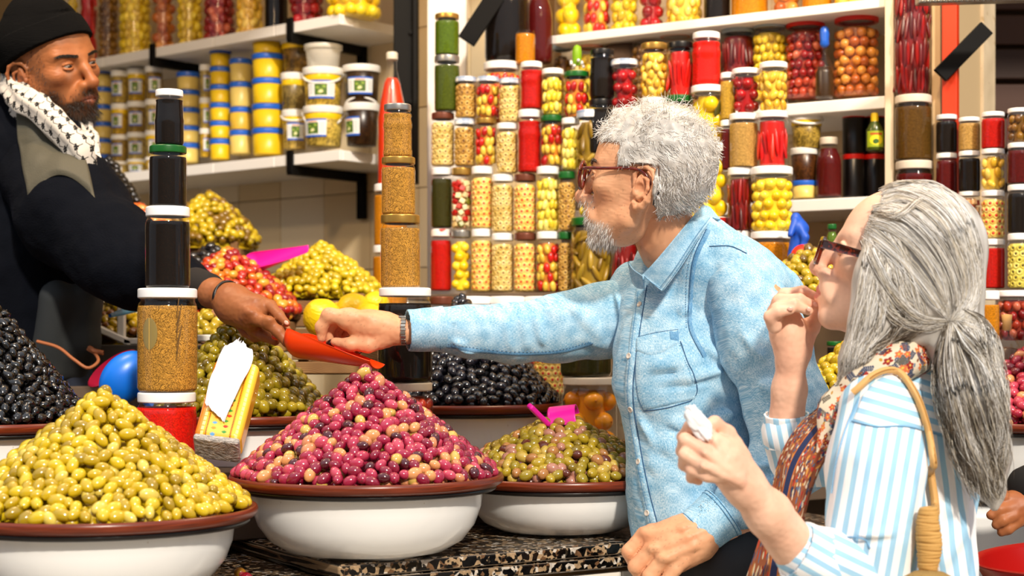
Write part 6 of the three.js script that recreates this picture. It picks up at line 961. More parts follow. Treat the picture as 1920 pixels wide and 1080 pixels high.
  for (const [o, rr, tl] of [[0, 0.0295, 0.1], [0.006, 0.031, 0.3]]) { const g = new THREE.TorusGeometry(rr, 0.0028, 8, 40); const q = new THREE.Quaternion().setFromUnitVectors(V(0, 0, 1), ax.clone().add(V(0, tl, 0)).normalize()); part('cord', at(g, wr.clone().addScaledVector(ax, o - 0.004), q), M('#0a0909', 0.35), br); }
  solo('tie_string', merge([tube([P(70, 640, 3.26), P(110, 652, 3.24), P(140, 675, 3.22), P(165, 690, 3.22), P(184, 678, 3.24), P(180, 665, 3.26), P(165, 655, 3.3)], 0.0035, 40, 7), tube([P(168, 652, 3.28), P(178, 658, 3.26), P(194, 662, 3.26)], 0.005, 10, 7), tube([P(182, 382, 3.2), P(192, 398, 3.19), P(212, 408, 3.19)], 0.005, 12, 7)]), M('#a8633a', 0.55), 'copper coloured tie string hanging at the vendor\'s waist', 'string');
}
// ---------- the woman in the striped shirt ----------
{
  const who = thing('person', 'woman with long grey hair and striped shirt eating at the right', 'person', V());
  const tone = skinTone('#efc0a4', '#d68c70', 0.06), HM = pose(1684, 498, 2.35, -1, -14, 18, 0);
  const { geo: head, f: headF } = headGeo(HM, { width: 0.94, petite: true, lip: '#c05a54', wrinkle: 0.0004, extra: [cap(V(0, -0.05, -0.03), V(0, -0.11, -0.06), 0.046, 0.046, 0.025)] }, tone);
  // right hand bringing an olive to the mouth, far arm; left hand with a tissue, near arm
  const A = 2.42, hr = [...limb([[1474, 800, A + 0.02, 35], [1480, 730, A + 0.01, 31], [1484, 668, A, 25]], 0.012), ...limb([[1484, 664, A, 26], [1478, 625, A, 30], [1470, 590, A, 28]], 0.02), ...limb([[1500, 655, A + 0.01, 20], [1512, 620, A + 0.02, 20]], 0.02),
    ...limb([[1458, 585, A, 20], [1472, 555, A, 14], [1505, 548, A - 0.005, 11.5], [1538, 560, A - 0.01, 8.5]], 0.006),
    ...limb([[1452, 592, A - 0.02, 18], [1462, 565, A - 0.03, 13.5], [1498, 562, A - 0.034, 11.5], [1530, 574, A - 0.03, 8.5]], 0.005),
    ...limb([[1450, 600, A - 0.035, 16], [1458, 580, A - 0.046, 12.5], [1488, 572, A - 0.05, 11], [1516, 583, A - 0.045, 8.5]], 0.005),
    ...limb([[1452, 612, A - 0.04, 14], [1444, 594, A - 0.052, 11.5], [1458, 586, A - 0.058, 10], [1482, 582, A - 0.056, 8]], 0.005),
    ...limb([[1500, 640, A + 0.012, 17], [1522, 612, A + 0.012, 14], [1535, 590, A + 0.002, 11], [1545, 572, A - 0.008, 8.5]], 0.008)];
  const B = 2.1, hl = [...limb([[1500, 1040, B + 0.06, 46], [1440, 962, B + 0.02, 42], [1392, 908, B, 32]], 0.012), ...limb([[1396, 912, B, 33], [1358, 866, B - 0.008, 34], [1345, 846, B - 0.004, 28]], 0.02), ...limb([[1390, 895, B + 0.014, 28], [1366, 838, B + 0.01, 24]], 0.022),
    ...limb([[1358, 838, B - 0.018, 17], [1340, 826, B - 0.018, 15], [1294, 801, B - 0.012, 12.5], [1280, 820, B + 0.006, 11], [1296, 834, B + 0.014, 10]], 0.004),
    ...limb([[1342, 858, B - 0.028, 17], [1322, 848, B - 0.03, 14.5], [1284, 824, B - 0.024, 12.5], [1278, 846, B - 0.006, 11], [1294, 858, B + 0.004, 10]], 0.0035),
    ...limb([[1336, 876, B - 0.03, 16], [1316, 872, B - 0.033, 13.5], [1284, 852, B - 0.03, 12], [1282, 872, B - 0.012, 10.5], [1296, 882, B, 9.5]], 0.0035),
    ...limb([[1350, 894, B - 0.026, 14], [1326, 892, B - 0.03, 12], [1296, 880, B - 0.027, 10.5], [1296, 896, B - 0.012, 9.5], [1310, 902, B, 8.5]], 0.0035),
    ...limb([[1386, 856, B + 0.008, 18], [1364, 812, B + 0.002, 14], [1340, 792, B - 0.008, 11.5], [1326, 800, B - 0.016, 9.5]], 0.006)];
  hl.push(...limb([[1388, 892, B - 0.03, 4], [1340, 828, B - 0.034, 4]], 0.01), ...limb([[1388, 900, B - 0.032, 4], [1322, 850, B - 0.044, 4]], 0.01), ...limb([[1390, 908, B - 0.03, 4], [1318, 874, B - 0.046, 4]], 0.01));
  const frameOf = (g) => [blob(1712, 860, 2.36, 118 * g, 180 * g, 0.085 * g, 0.05), blob(1720, 1100, 2.36, 112 * g, 200 * g, 0.09 * g, 0.05), ...limb([[1640, 760, 2.28, 62 * g], [1745, 720, 2.44, 66 * g]], 0.05), ...limb([[1690, 640, 2.37, 46 * g], [1705, 700, 2.37, 70 * g]], 0.05)];
  const upL = [[1648, 775, 2.24, 76], [1640, 880, 2.2, 84], [1640, 990, 2.18, 82], [1640, 1090, 2.17, 74]], foreL = [[1640, 1100, 2.17, 70], [1580, 1060, 2.16, 64], [1510, 1040, 2.155, 56]], upR = [[1560, 860, 2.5, 50], [1500, 860, 2.48, 48], [1474, 815, 2.44, 46]];
  const body = fieldMesh([...frameOf(0.86), ...limb([[1672, 590, 2.36, 46], [1690, 700, 2.37, 56]], 0.03), ...limb(upL.map(([a, b, c, d]) => [a, b, c, d * 0.7]), 0.03), ...limb(foreL.map(([a, b, c, d]) => [a, b, c, d * 0.75]), 0.02), ...limb(upR.map(([a, b, c, d]) => [a, b, c, d * 0.7]), 0.02), ...limb([[1690, 1200, 2.34, 90], [1690, 1800, 2.34, 60], [1690, 2240, 2.34, 46]], 0.03), ...limb([[1780, 1200, 2.4, 90], [1780, 1800, 2.4, 60], [1780, 2200, 2.4, 46]], 0.03)], 0.011, { color: (x, y, z) => tone(x, y, z, 0.2) });
  part('body', merge([body, head, hand(hr, tone), hand(hl, tone, 0.0026), ...eyes(null, HM, '#6b5a40')]), skinMat, who);
  part('nails', merge(nails([[1541, 560, A - 0.022, 6, 4.5, -0.4], [1530, 571, A - 0.042, 6, 4.5, -0.5], [1517, 580, A - 0.056, 5.5, 4.2, -0.5], [1482, 579, A - 0.065, 6, 4, -0.1]])), M('#ffffff', 0.3, { vertexColors: true }), who);
  // ---- striped shirt ----
  const stripe = noiseTex(256, (u, v) => { const t = (u * 4) % 1, e = Math.min(sstep(0.0, 0.05, t), sstep(0.5, 0.45, t)), n = tileN(u, v, 50) * 0.03 + tileN(u, v, 14, 2) * 0.03, w = e * (0.92 + n); return [mix(0.955, 0.6, w) + n, mix(0.96, 0.795, w) + n, mix(0.97, 0.915, w) + n * 0.5]; });
  const weave = noiseTex(128, (u, v) => { const k = 0.5 + tileN(u, v, 50) * 0.35; return [k, k, k]; }, false); weave.repeat.set(3, 3);
  const cloth = M('#ffffff', 0.8, { map: stripe, bumpMap: weave, bumpScale: 0.0004 }), per = 4 * 0.0165;
  const rip = (x, y, z) => N3(x * 14, y * 9, z * 14) * 0.005 + N3(x * 36 + 5, y * 20, z * 36) * 0.0022, S = (x, y, d) => P(x, y, d);
  const tp = frameOf(1), tF = folds([[S(1790, 860, 2.3), S(1810, 1060, 2.3), 0.012, 0.0120], [S(1765, 960, 2.28), S(1830, 900, 2.32), 0.014, 0.0150], [S(1755, 1060, 2.27), S(1810, 980, 2.3), 0.012, 0.0150], [S(1820, 800, 2.33), S(1840, 960, 2.34), 0.012, 0.0090], [S(1740, 930, 2.27), S(1770, 1080, 2.27), 0.014, 0.0120]]);
  const torsoF = field(tp, (x, y, z, d) => Math.abs(d) < 0.03 ? tF(x, y, z) + rip(x, y, z) : 0);
  part('shirt_body', nets(torsoF, bounds(tp, 0.03), 0.0055, { uv: (x, y, z) => [(x * 0.95 + z * 0.4 + y * 0.12) / per, y], slack: 0.016 }), cloth, who);
  const lp = [...limb(upL, 0.03)], lF = folds([[S(1572, 830, 2.15), S(1560, 930, 2.13), 0.012, 0.008], [S(1600, 870, 2.13), S(1580, 1000, 2.11), 0.012, 0.007], [S(1560, 1010, 2.12), S(1680, 1000, 2.11), 0.007, 0.007], [S(1690, 980, 2.12), S(1720, 900, 2.14), 0.014, 0.009], [S(1650, 760, 2.17), S(1590, 880, 2.13), 0.016, 0.006], [S(1570, 960, 2.12), S(1600, 1080, 2.11), 0.01, 0.007]]);
  const leftF = field(lp, (x, y, z, d) => Math.abs(d) < 0.03 ? lF(x, y, z) + rip(x, y, z) : 0);
  part('sleeve', nets(leftF, bounds(lp, 0.03), 0.0048, { uv: (x, y, z) => [(x * 0.98 - y * 0.17 + z * 0.25) / per, y], slack: 0.016 }), cloth, who);
  const fp = limb(foreL, 0.02), dirF = P(1510, 1040, 2.155).sub(P(1640, 1100, 2.17)).normalize();
  part('sleeve', fieldMesh(fp, 0.0045, { uv: (x, y, z) => [(x * -dirF.y + y * dirF.x) * -1 / per, x], disp: (x, y, z, d) => Math.abs(d) < 0.03 ? rip(x, y, z) : 0, slack: 0.014 }), cloth, who);
  const turned = (a, b, ra, rb, uvf) => { const c = cap(a, b, ra, rb, 0), q = a.clone().lerp(b, 0.5), n = b.clone().sub(a).normalize(), l = a.distanceTo(b) / 2; return nets((x, y, z) => { const t = (x - q.x) * n.x + (y - q.y) * n.y + (z - q.z) * n.z; return Math.max(Math.abs(c.f(x, y, z) + N3(x * 35, y * 35, z * 35) * 0.002 + 0.002) - 0.0022, Math.abs(t) - l); }, new THREE.Box3().setFromPoints([a, b]).expandByScalar(Math.max(ra, rb) + 0.012), 0.0028, { uv: uvf, slack: 0.012 }); };
  part('cuff', turned(P(1492, 1030, 2.15), P(1560, 1066, 2.16), 0.042, 0.047, (x, y, z) => [(y * 0.87 + x * 0.5) / per * 1, x]), cloth, who);
  const rp = limb(upR, 0.02); part('sleeve', fieldMesh(rp, 0.005, { uv: (x, y, z) => [(x + y * 0.2 + z * 0.2) / per, y], disp: (x, y, z, d) => Math.abs(d) < 0.03 ? rip(x, y, z) * 1.4 : 0, slack: 0.016 }), cloth, who);
  part('cuff', turned(P(1476, 835, 2.45), P(1474, 775, 2.44), 0.038, 0.034, (x, y, z) => [(x + y * 0.1) / per, y]), cloth, who);
  // yoke across the shoulder, stripes running along it
  const both = (x, y, z) => Math.min(torsoF(x, y, z), leftF(x, y, z));
  const yoke = clothOn(both, [[1618, 742], [1640, 716], [1690, 690], [1740, 672], [1790, 690]], [[1598, 790], [1640, 800], [1700, 800], [1760, 815], [1812, 822]], 0.0006, 0.0022, 36, 14); { const uv = yoke.attributes.uv, p = yoke.attributes.position; for (let i = 0; i < uv.count; i++) uv.setXY(i, (p.getY(i) * 0.95 + p.getX(i) * 0.28) / per, p.getX(i)); }
  part('yoke', yoke, cloth, who);
  part('seams', merge([[both, [[1598, 790], [1640, 800], [1700, 800], [1760, 815], [1812, 822]]], [both, [[1612, 745], [1588, 800], [1568, 870], [1560, 925]]], [leftF, [[1545, 1010], [1620, 1010], [1632, 1028]]]].map(([f, p]) => seam(f, p, 0.0011, 0.0012)).filter(Boolean)), M('#7fb0d4', 0.9), who);
  part('trousers', fieldMesh([...limb([[1690, 1230, 2.34, 110], [1690, 1800, 2.34, 76], [1690, 2200, 2.34, 66]], 0.05), ...limb([[1780, 1230, 2.4, 110], [1780, 1800, 2.4, 76], [1780, 2160, 2.4, 66]], 0.05), blob(1730, 1240, 2.37, 125, 90, 0.1, 0.05)], 0.014), M('#1b2740', 0.9), who);
  // ---- flowered scarf ----
  const flower = canvasTex(512, 512, (c) => { const r = rng(21); c.fillStyle = '#dccdb4'; c.fillRect(0, 0, 512, 512); for (let i = 0; i < 420; i++) { const x = r() * 512, y = r() * 512, k = r(); c.save(); c.translate(x, y); c.rotate(r() * 6.28); if (k < 0.34) { c.fillStyle = ['#b3301f', '#c4512c', '#8e2018', '#d06a3a'][i % 4]; for (let p = 0; p < 5; p++) { c.beginPath(); c.ellipse(Math.cos(p * 1.257) * 8, Math.sin(p * 1.257) * 8, 7, 5, p * 1.257, 0, 7); c.fill(); } c.fillStyle = '#e2b04a'; c.beginPath(); c.ellipse(0, 0, 4, 4, 0, 0, 7); c.fill(); } else if (k < 0.7) { c.strokeStyle = c.fillStyle = ['#27324f', '#3c4560', '#5a5448'][i % 3]; c.lineWidth = 2.4; c.beginPath(); c.moveTo(-16, 0); c.lineTo(16, 0); c.stroke(); for (let p = -2; p < 3; p++) for (const s of [-1, 1]) { c.beginPath(); c.ellipse(p * 7, s * 6, 6, 2.6, s * 0.9, 0, 7); c.fill(); } } else { c.fillStyle = ['#b8862c', '#7a4a28', '#b3301f', '#6b7a8c'][i % 4]; c.beginPath(); c.ellipse(0, 0, 8, 4, 0, 0, 7); c.fill(); } c.restore(); } });
  const busy = canvasTex(512, 512, (c) => { const r = rng(31); c.fillStyle = '#8a4a2a'; c.fillRect(0, 0, 512, 512); for (let i = 0; i < 900; i++) { c.fillStyle = ['#c9b998', '#b3301f', '#27324f', '#c98a3c', '#7a2016', '#dccdb4', '#53627c'][i % 7]; c.beginPath(); c.ellipse(r() * 512, r() * 512, 5 + r() * 10, 3 + r() * 5, r() * 6.28, 0, 7); c.fill(); } c.fillStyle = '#1d2a52'; c.fillRect(0, 215, 512, 70); c.fillStyle = '#c9702c'; c.fillRect(0, 205, 512, 10); c.fillRect(0, 285, 512, 10); });
  flower.repeat.set(1, 1);
  const sm = M('#ffffff', 0.85, { map: flower }), sm2 = M('#ffffff', 0.85, { map: busy });
  const rollS = (pts, rad, d0, rep, n = 44) => { const g = taper(pts.map((q) => P(...q)), rad.map((x) => x * d0 / F), n, 18), uv = g.attributes.uv, p = g.attributes.position, nn = g.attributes.normal; for (let i = 0; i < p.count; i++) { const k = Math.sin(uv.getY(i) * 6.283 * 4 + N3(p.getX(i) * 12, p.getY(i) * 12, 1) * 4) * 0.0028 + N3(p.getX(i) * 22, p.getY(i) * 22, p.getZ(i) * 22) * 0.005; p.setXYZ(i, p.getX(i) + nn.getX(i) * k, p.getY(i) + nn.getY(i) * k, p.getZ(i) + nn.getZ(i) * k); uv.setXY(i, uv.getX(i) * rep, uv.getY(i)); } g.computeVertexNormals(); return g; };
  part('scarf', merge([rollS([[1760, 655, 2.44], [1715, 662, 2.31], [1665, 688, 2.26], [1622, 712, 2.26], [1590, 745, 2.27], [1560, 790, 2.27], [1535, 850, 2.265]], [24, 40, 44, 40, 36, 36, 8], 2.3, 2), rollS([[1740, 640, 2.42], [1690, 655, 2.32], [1640, 690, 2.29], [1600, 720, 2.31], [1575, 745, 2.36]], [20, 32, 34, 30, 24], 2.3, 2)]), sm, who);
  part('scarf_end', sheet([P(1540, 760, 2.30), P(1496, 800, 2.31), P(1462, 860, 2.31), P(1440, 960, 2.30), P(1398, 1090, 2.30)], [P(1598, 770, 2.27), P(1566, 830, 2.26), P(1532, 890, 2.255), P(1506, 980, 2.25), P(1500, 1090, 2.24)], 0.004, 40, 14, 0.012), sm2, who);
  // ---- rope handle and straw bag ----
  const bag = thing('straw_bag', 'straw basket bag with tan rope handle on the woman\'s shoulder', 'bag', V());
  const onB = (x, y, z) => Math.min(torsoF(x, y, z), leftF(x, y, z)), rope = lineOn(onB, [[1606, 742], [1640, 712], [1676, 706], [1706, 740], [1726, 800], [1740, 880], [1748, 950]], 0.009, 26);
  rope.push(P(1750, 985, 2.12), P(1746, 1040, 2.12), P(1740, 1085, 2.12));
  part('handle', taper(rope, [6.5, 7, 7, 7, 8, 9, 8, 8].map((v) => v * 2.2 / F), 70, 10), M('#d9a865', 0.6), bag);
  part('stitching', tube(rope.slice(3, 24).map((p) => p.clone().add(V(0.002, 0.001, 0.0042))), 0.0011, 60, 5), M('#a8742e', 0.7), bag);
  const wraps = []; for (let i = 0; i < 26; i++) wraps.push(at(new THREE.TorusGeometry(0.0095 + Math.sin(i / 25 * 3.14) * 0.0045, 0.0034, 6, 20), P(1741 - Math.sin(i * 0.3) * 1.5, 955 + i * 4.6, 2.115), new THREE.Euler(Math.PI / 2 + 0.1 * Math.sin(i * 2.3), 0.12 * Math.cos(i * 1.7), 0))); part('wrapping', merge(wraps), M('#c89a54', 0.75), bag);
  const straw = noiseTex(128, (u, v) => { const k = (Math.floor(u * 16) + Math.floor(v * 16)) % 2 ? 0.95 : 0.7, n = tileN(u, v, 40) * 0.15; return [0.83 * k + n, 0.66 * k + n, 0.36 * k + n]; });
  part('basket', (() => { const g = lathe([[0.0001, -0.2], [0.06, -0.2], [0.09, -0.16], [0.1, -0.08], [0.07, -0.02], [0.034, 0.004], [0.02, 0.012], [0.0001, 0.014]], 36), uv = g.attributes.uv; for (let i = 0; i < uv.count; i++) uv.setXY(i, uv.getX(i) * 6, uv.getY(i) * 4); return at(g, P(1742, 1090, 2.1)); })(), M('#ffffff', 0.85, { map: straw, bumpMap: straw, bumpScale: 0.002 }), bag);
  // ---- ring, tissue, glasses ----
  const rg = solo('ring', at(new THREE.TorusGeometry(0.0105, 0.0018, 8, 28), P(1287, 856, 2.083), new THREE.Euler(1.1, 0.4, 0.3)), M('#c9c2b8', 0.2, { metalness: 0.9 }), 'silver ring on the woman\'s lower hand', 'ring');
  solo('tissue', (() => { const g = new THREE.SphereGeometry(1, 30, 22), p = g.attributes.position; for (let i = 0; i < p.count; i++) { const v = V(p.getX(i), p.getY(i), p.getZ(i)), k = 1 + 0.4 * N3(v.x * 2.2, v.y * 2.2, v.z * 2.2) + 0.3 * N3(v.x * 6, v.y * 2, v.z * 6 + 4); p.setXYZ(i, v.x * 0.012 * k, v.y * 0.026 * k, v.z * 0.007 * k); } g.computeVertexNormals(); return at(g, P(1310, 795, 2.075), new THREE.Euler(0, 0, 0.55)); })(), M('#e9ebee', 0.9), 'crumpled white tissue held in the woman\'s lower hand', 'tissue');
  solo('olive', oliveGeo(0.02, 0.014, 5).applyMatrix4(new THREE.Matrix4().compose(P(1546, 580, 2.395), new THREE.Quaternion().setFromEuler(new THREE.Euler(0, 0, 1)), V(1, 1, 1))), oliveMat('#b9a012'), 'green olive the woman puts into her mouth', 'olive');
  const gl = thing('glasses', 'chunky rectangular tortoiseshell glasses worn by the woman', 'glasses', V()); gl.applyMatrix4(HM.clone().multiply(new THREE.Matrix4().makeTranslation(0, -0.011, 0.006)));
  const tort = M('#6a2410', 0.18, { map: noiseTex(128, (u, v) => { const k = tileN(u, v, 12) > 0.12 ? 1.15 : 0.45; return [k, k * 0.75, k * 0.55]; }), clearcoat: 0.7 });
  const rim = (s) => { const sh = new THREE.Shape(), w = 0.0265, h = 0.0205, r2 = 0.008; const rr = (q, W, H, R2) => { q.moveTo(-W + R2, -H); q.lineTo(W - R2, -H); q.quadraticCurveTo(W, -H, W, -H + R2); q.lineTo(W, H - R2); q.quadraticCurveTo(W, H, W - R2, H); q.lineTo(-W + R2, H); q.quadraticCurveTo(-W, H, -W, H - R2); q.lineTo(-W, -H + R2); q.quadraticCurveTo(-W, -H, -W + R2, -H); }; rr(sh, w, h, r2); const ho = new THREE.Path(); rr(ho, w - 0.0045, h - 0.0045, 0.006); sh.holes.push(ho); const g = new THREE.ExtrudeGeometry(sh, { depth: 0.0035, bevelEnabled: true, bevelSize: 0.0008, bevelThickness: 0.0008, bevelSegments: 2, curveSegments: 8 }); return at(g, V(s * 0.034, -0.003, 0.105), new THREE.Euler(0, s * 0.14, 0)); };
  const temple = (s) => { const g = sheet([V(s * 0.061, 0.0125, 0.104), V(s * 0.071, 0.0135, 0.085), V(s * 0.077, 0.0135, 0.04), V(s * 0.081, 0.013, -0.005), V(s * 0.08, 0.0, -0.035)], [V(s * 0.061, 0.0005, 0.104), V(s * 0.071, 0.001, 0.085), V(s * 0.077, 0.003, 0.04), V(s * 0.081, 0.006, -0.005), V(s * 0.08, -0.006, -0.035)], 0.0042, 28, 6, 0.0006); g.deleteAttribute('uv'); g.setAttribute('uv', new THREE.Float32BufferAttribute([...Array(g.attributes.position.count)].flatMap((_, i) => [g.attributes.position.getZ(i) * 20, g.attributes.position.getY(i) * 20]), 2)); return g; };
  part('frame', merge([rim(1), rim(-1), tube([V(-0.009, 0.004, 0.107), V(0, 0.007, 0.111), V(0.009, 0.004, 0.107)], 0.003, 10, 8)]), tort, gl); for (const s of [1, -1]) { part('temple', temple(s), tort, gl); part('lens', at(new THREE.PlaneGeometry(0.045, 0.033), V(s * 0.034, -0.003, 0.107), new THREE.Euler(0, s * 0.14, 0)), glass, gl); }
  // ---- hair: a mass swept back into a low tail, with locks and strands lying on it ----
  const skull = (() => { const e = ell(V(0, 0.036, -0.018), V(0.08, 0.093, 0.1)), inv = HM.clone().invert(), q = V(); return { k: 0.02, c: V(0, 0.036, -0.018).applyMatrix4(HM), r: 0.12, f: (x, y, z) => { q.set(x, y, z).applyMatrix4(inv); const d = e.f(q.x, q.y, q.z), face = Math.min(0.1, (q.z - 0.058 + Math.max(0, -q.y) * 0.6 + Math.abs(q.x) * 0.12)); return Math.max(d, face); } }; })();
  const hp = [skull, ...limb([[1668, 440, 2.285, 40], [1650, 520, 2.27, 42], [1632, 600, 2.265, 34], [1606, 672, 2.265, 24], [1580, 726, 2.27, 8]], 0.03), ...limb([[1740, 470, 2.28, 70], [1740, 560, 2.28, 62], [1778, 602, 2.29, 26]], 0.04), ...limb([[1660, 560, 2.28, 45], [1720, 605, 2.28, 34], [1778, 604, 2.29, 22]], 0.03), ...limb([[1772, 480, 2.33, 44], [1796, 560, 2.33, 34], [1792, 605, 2.31, 24]], 0.04), ...limb([[1778, 602, 2.29, 22], [1800, 660, 2.27, 44], [1820, 750, 2.25, 56], [1845, 850, 2.25, 44], [1862, 920, 2.25, 18], [1866, 950, 2.25, 6]], 0.025), ...limb([[1810, 600, 2.33, 26], [1845, 660, 2.3, 28], [1866, 740, 2.28, 22], [1880, 830, 2.27, 12]], 0.02), ...limb([[1700, 630, 2.29, 20], [1640, 662, 2.28, 18], [1600, 700, 2.275, 12]], 0.02)];
  const hf0 = field(hp), hairF = (x, y, z) => { const d = hf0(x, y, z); return Math.abs(d) < 0.02 ? d + N3(x * 60, y * 14, z * 60) * 0.003 : d; };
  const pal = ['#eceae7', '#dedbd6', '#f8f7f5', '#cbc5bc', '#b3aca1', '#d3c8b4', '#f4f1ec', '#9a9186', '#e2d9c8'], r = rng(303), list = [];
  part('hair', nets(hairF, bounds(hp, 0.03), 0.0055, { slack: 0.012, color: (x, y, z) => col('#a39c92').lerp(col('#d9d5cf'), clamp(0.5 + N3(x * 70, y * 12, z * 70) * 0.9)) }), hairMat, who);
  const lock = (pts, width, count, o = {}) => {
    const c = new THREE.CatmullRomCurve3(pts.map(([x, y]) => V(x, y, 0))), n = o.n ?? 18, base = []; for (let i = 0; i <= n; i++) { const q = c.getPoint(i / n), t = c.getTangent(i / n), h = hit(hairF, q.x, q.y, 1.9, 2.9); base.push({ q, s: V(-t.y, t.x, 0), h }); }
    for (let k = 0; k < count * 1.7; k++) { const off = (r() + r() - 1) * width, ph = r() * 6.28, amp = (o.wave ?? 2) * (0.4 + r()), lift = r() ** 2 * (o.lift ?? 0.005), fr = 1.2 + r() * 2.4, t0 = r() * 0.12, t1 = 1 - r() * (o.ragged ?? 0.1), p = [];
      let last = null; for (let i = 0; i <= n; i++) { const t = t0 + (t1 - t0) * i / n, fi = t * n, b = base[Math.min(n, Math.round(fi))], q = c.getPoint(t), pinch = o.pinch ? 1 - o.pinch * sstep(0.7, 1, t) : 1, fan = o.fan ? 0.25 + 0.75 * sstep(0, 0.3, t) : 1, sx = off * pinch * fan + Math.sin(t * 6.28 * fr + ph) * amp * (o.fan ? t : 0.6), x = q.x + b.s.x * sx, y = q.y + b.s.y * sx; const h = hit(hairF, x, y, 1.9, 2.9); const dd = h ? -h.z : (b.h ? -b.h.z + 0.004 : last); if (dd == null) continue; const d2 = last == null ? dd : clamp(dd, last - 0.02, last + 0.02); last = d2; p.push(P(x, y, d2 - 0.001 - lift * Math.sin(Math.PI * clamp(t * 0.9 + 0.05)))); }
      if (p.length > 4) list.push({ p, w: 0.00032 + r() * 0.0003, c: o.dark && r() < o.dark ? ['#6f6558', '#857866', '#5d5246'][k % 3] : pal[Math.floor(r() * pal.length)] }); }
  };
  const T = [1782, 602];
  lock([[1680, 348], [1752, 352], [1806, 400], [1832, 480], [1828, 550], T], 12, 110, { pinch: 0.7 });
  lock([[1760, 420], [1815, 480], [1826, 550], [1806, 596]], 14, 90, { pinch: 0.5 });
  lock([[1664, 464], [1686, 516], [1702, 566], [1742, 604]], 13, 90, { wave: 5, pinch: 0.4 });
  lock([[1798, 590], [1848, 622], [1872, 700], [1884, 800]], 15, 90, { wave: 6 });
  lock([[1806, 606], [1840, 670], [1872, 750], [1886, 840]], 16, 110, { wave: 7, dark: 0.3 });
  lock([[1640, 370], [1700, 350], [1770, 380], [1815, 450], [1830, 540], [1805, 590], T], 14, 120, { pinch: 0.7 });
  lock([[1632, 382], [1690, 366], [1760, 404], [1802, 480], [1814, 550], T], 14, 130, { pinch: 0.7 });
  lock([[1626, 398], [1680, 394], [1740, 436], [1785, 508], [1797, 568], T], 15, 140, { pinch: 0.7, dark: 0.1 });
  lock([[1622, 412], [1670, 424], [1722, 466], [1764, 530], T], 15, 140, { pinch: 0.7, dark: 0.1 });
  lock([[1620, 428], [1655, 456], [1702, 498], [1748, 558], T], 15, 140, { pinch: 0.7, dark: 0.15 });
  lock([[1620, 446], [1644, 500], [1678, 556], [1726, 598], T], 14, 130, { pinch: 0.7, dark: 0.2 });
  lock([[1636, 470], [1650, 540], [1672, 588], [1716, 614], [1776, 608]], 13, 120, { pinch: 0.6, dark: 0.2, wave: 5 });
  lock([[1640, 392], [1666, 408], [1694, 398], [1730, 372], [1770, 384]], 9, 70, { dark: 0.25 });
  lock([[1628, 404], [1650, 400], [1680, 408], [1710, 404]], 8, 50, { dark: 0.5 });
  lock([[1632, 432], [1622, 510], [1610, 575], [1594, 640], [1582, 700], [1574, 735]], 10, 120, { wave: 5, ragged: 0.3 });
  lock([[1645, 452], [1636, 535], [1624, 600], [1606, 655], [1592, 718]], 12, 130, { wave: 6, ragged: 0.3 });
  lock([[1660, 470], [1656, 555], [1642, 618], [1616, 662], [1602, 705]], 12, 110, { wave: 6, dark: 0.15, ragged: 0.3 });
  lock([[1700, 530], [1688, 598], [1664, 640], [1630, 664], [1606, 690]], 12, 90, { wave: 5, dark: 0.5, ragged: 0.3 });
  lock([[1740, 606], [1690, 636], [1645, 660], [1606, 694]], 10, 80, { dark: 0.7, ragged: 0.3 });
  lock([[1660, 420], [1690, 470], [1720, 560], [1735, 610]], 12, 70, { wave: 6 });
  for (const [pts, w, n] of [[[[1778, 604], [1772, 680], [1788, 780], [1818, 880], [1850, 938]], 20, 150], [[[1784, 604], [1798, 690], [1828, 790], [1858, 880], [1868, 945]], 22, 170], [[[1790, 600], [1830, 660], [1858, 740], [1876, 820], [1878, 900]], 16, 120], [[[1784, 606], [1782, 700], [1802, 800], [1838, 890], [1864, 950]], 22, 170], [[[1772, 608], [1760, 690], [1768, 762], [1796, 850], [1834, 935]], 16, 120], [[[1800, 575], [1840, 602], [1850, 652], [1870, 724], [1884, 806]], 10, 70], [[[1785, 602], [1812, 640], [1850, 690], [1872, 790], [1866, 930]], 14, 100]]) lock(pts, w, n, { fan: true, wave: 8, lift: 0.012, ragged: 0.35, dark: 0.4, n: 22 });
  part('hair_strands', strands(list), hairMat, who, 'stuff');
  part('hair_tie', at(new THREE.TorusGeometry(0.014, 0.004, 8, 24), P(1784, 603, 2.285), new THREE.Euler(0.9, 0.5, 0.4)), M('#141210', 0.6), who);
}
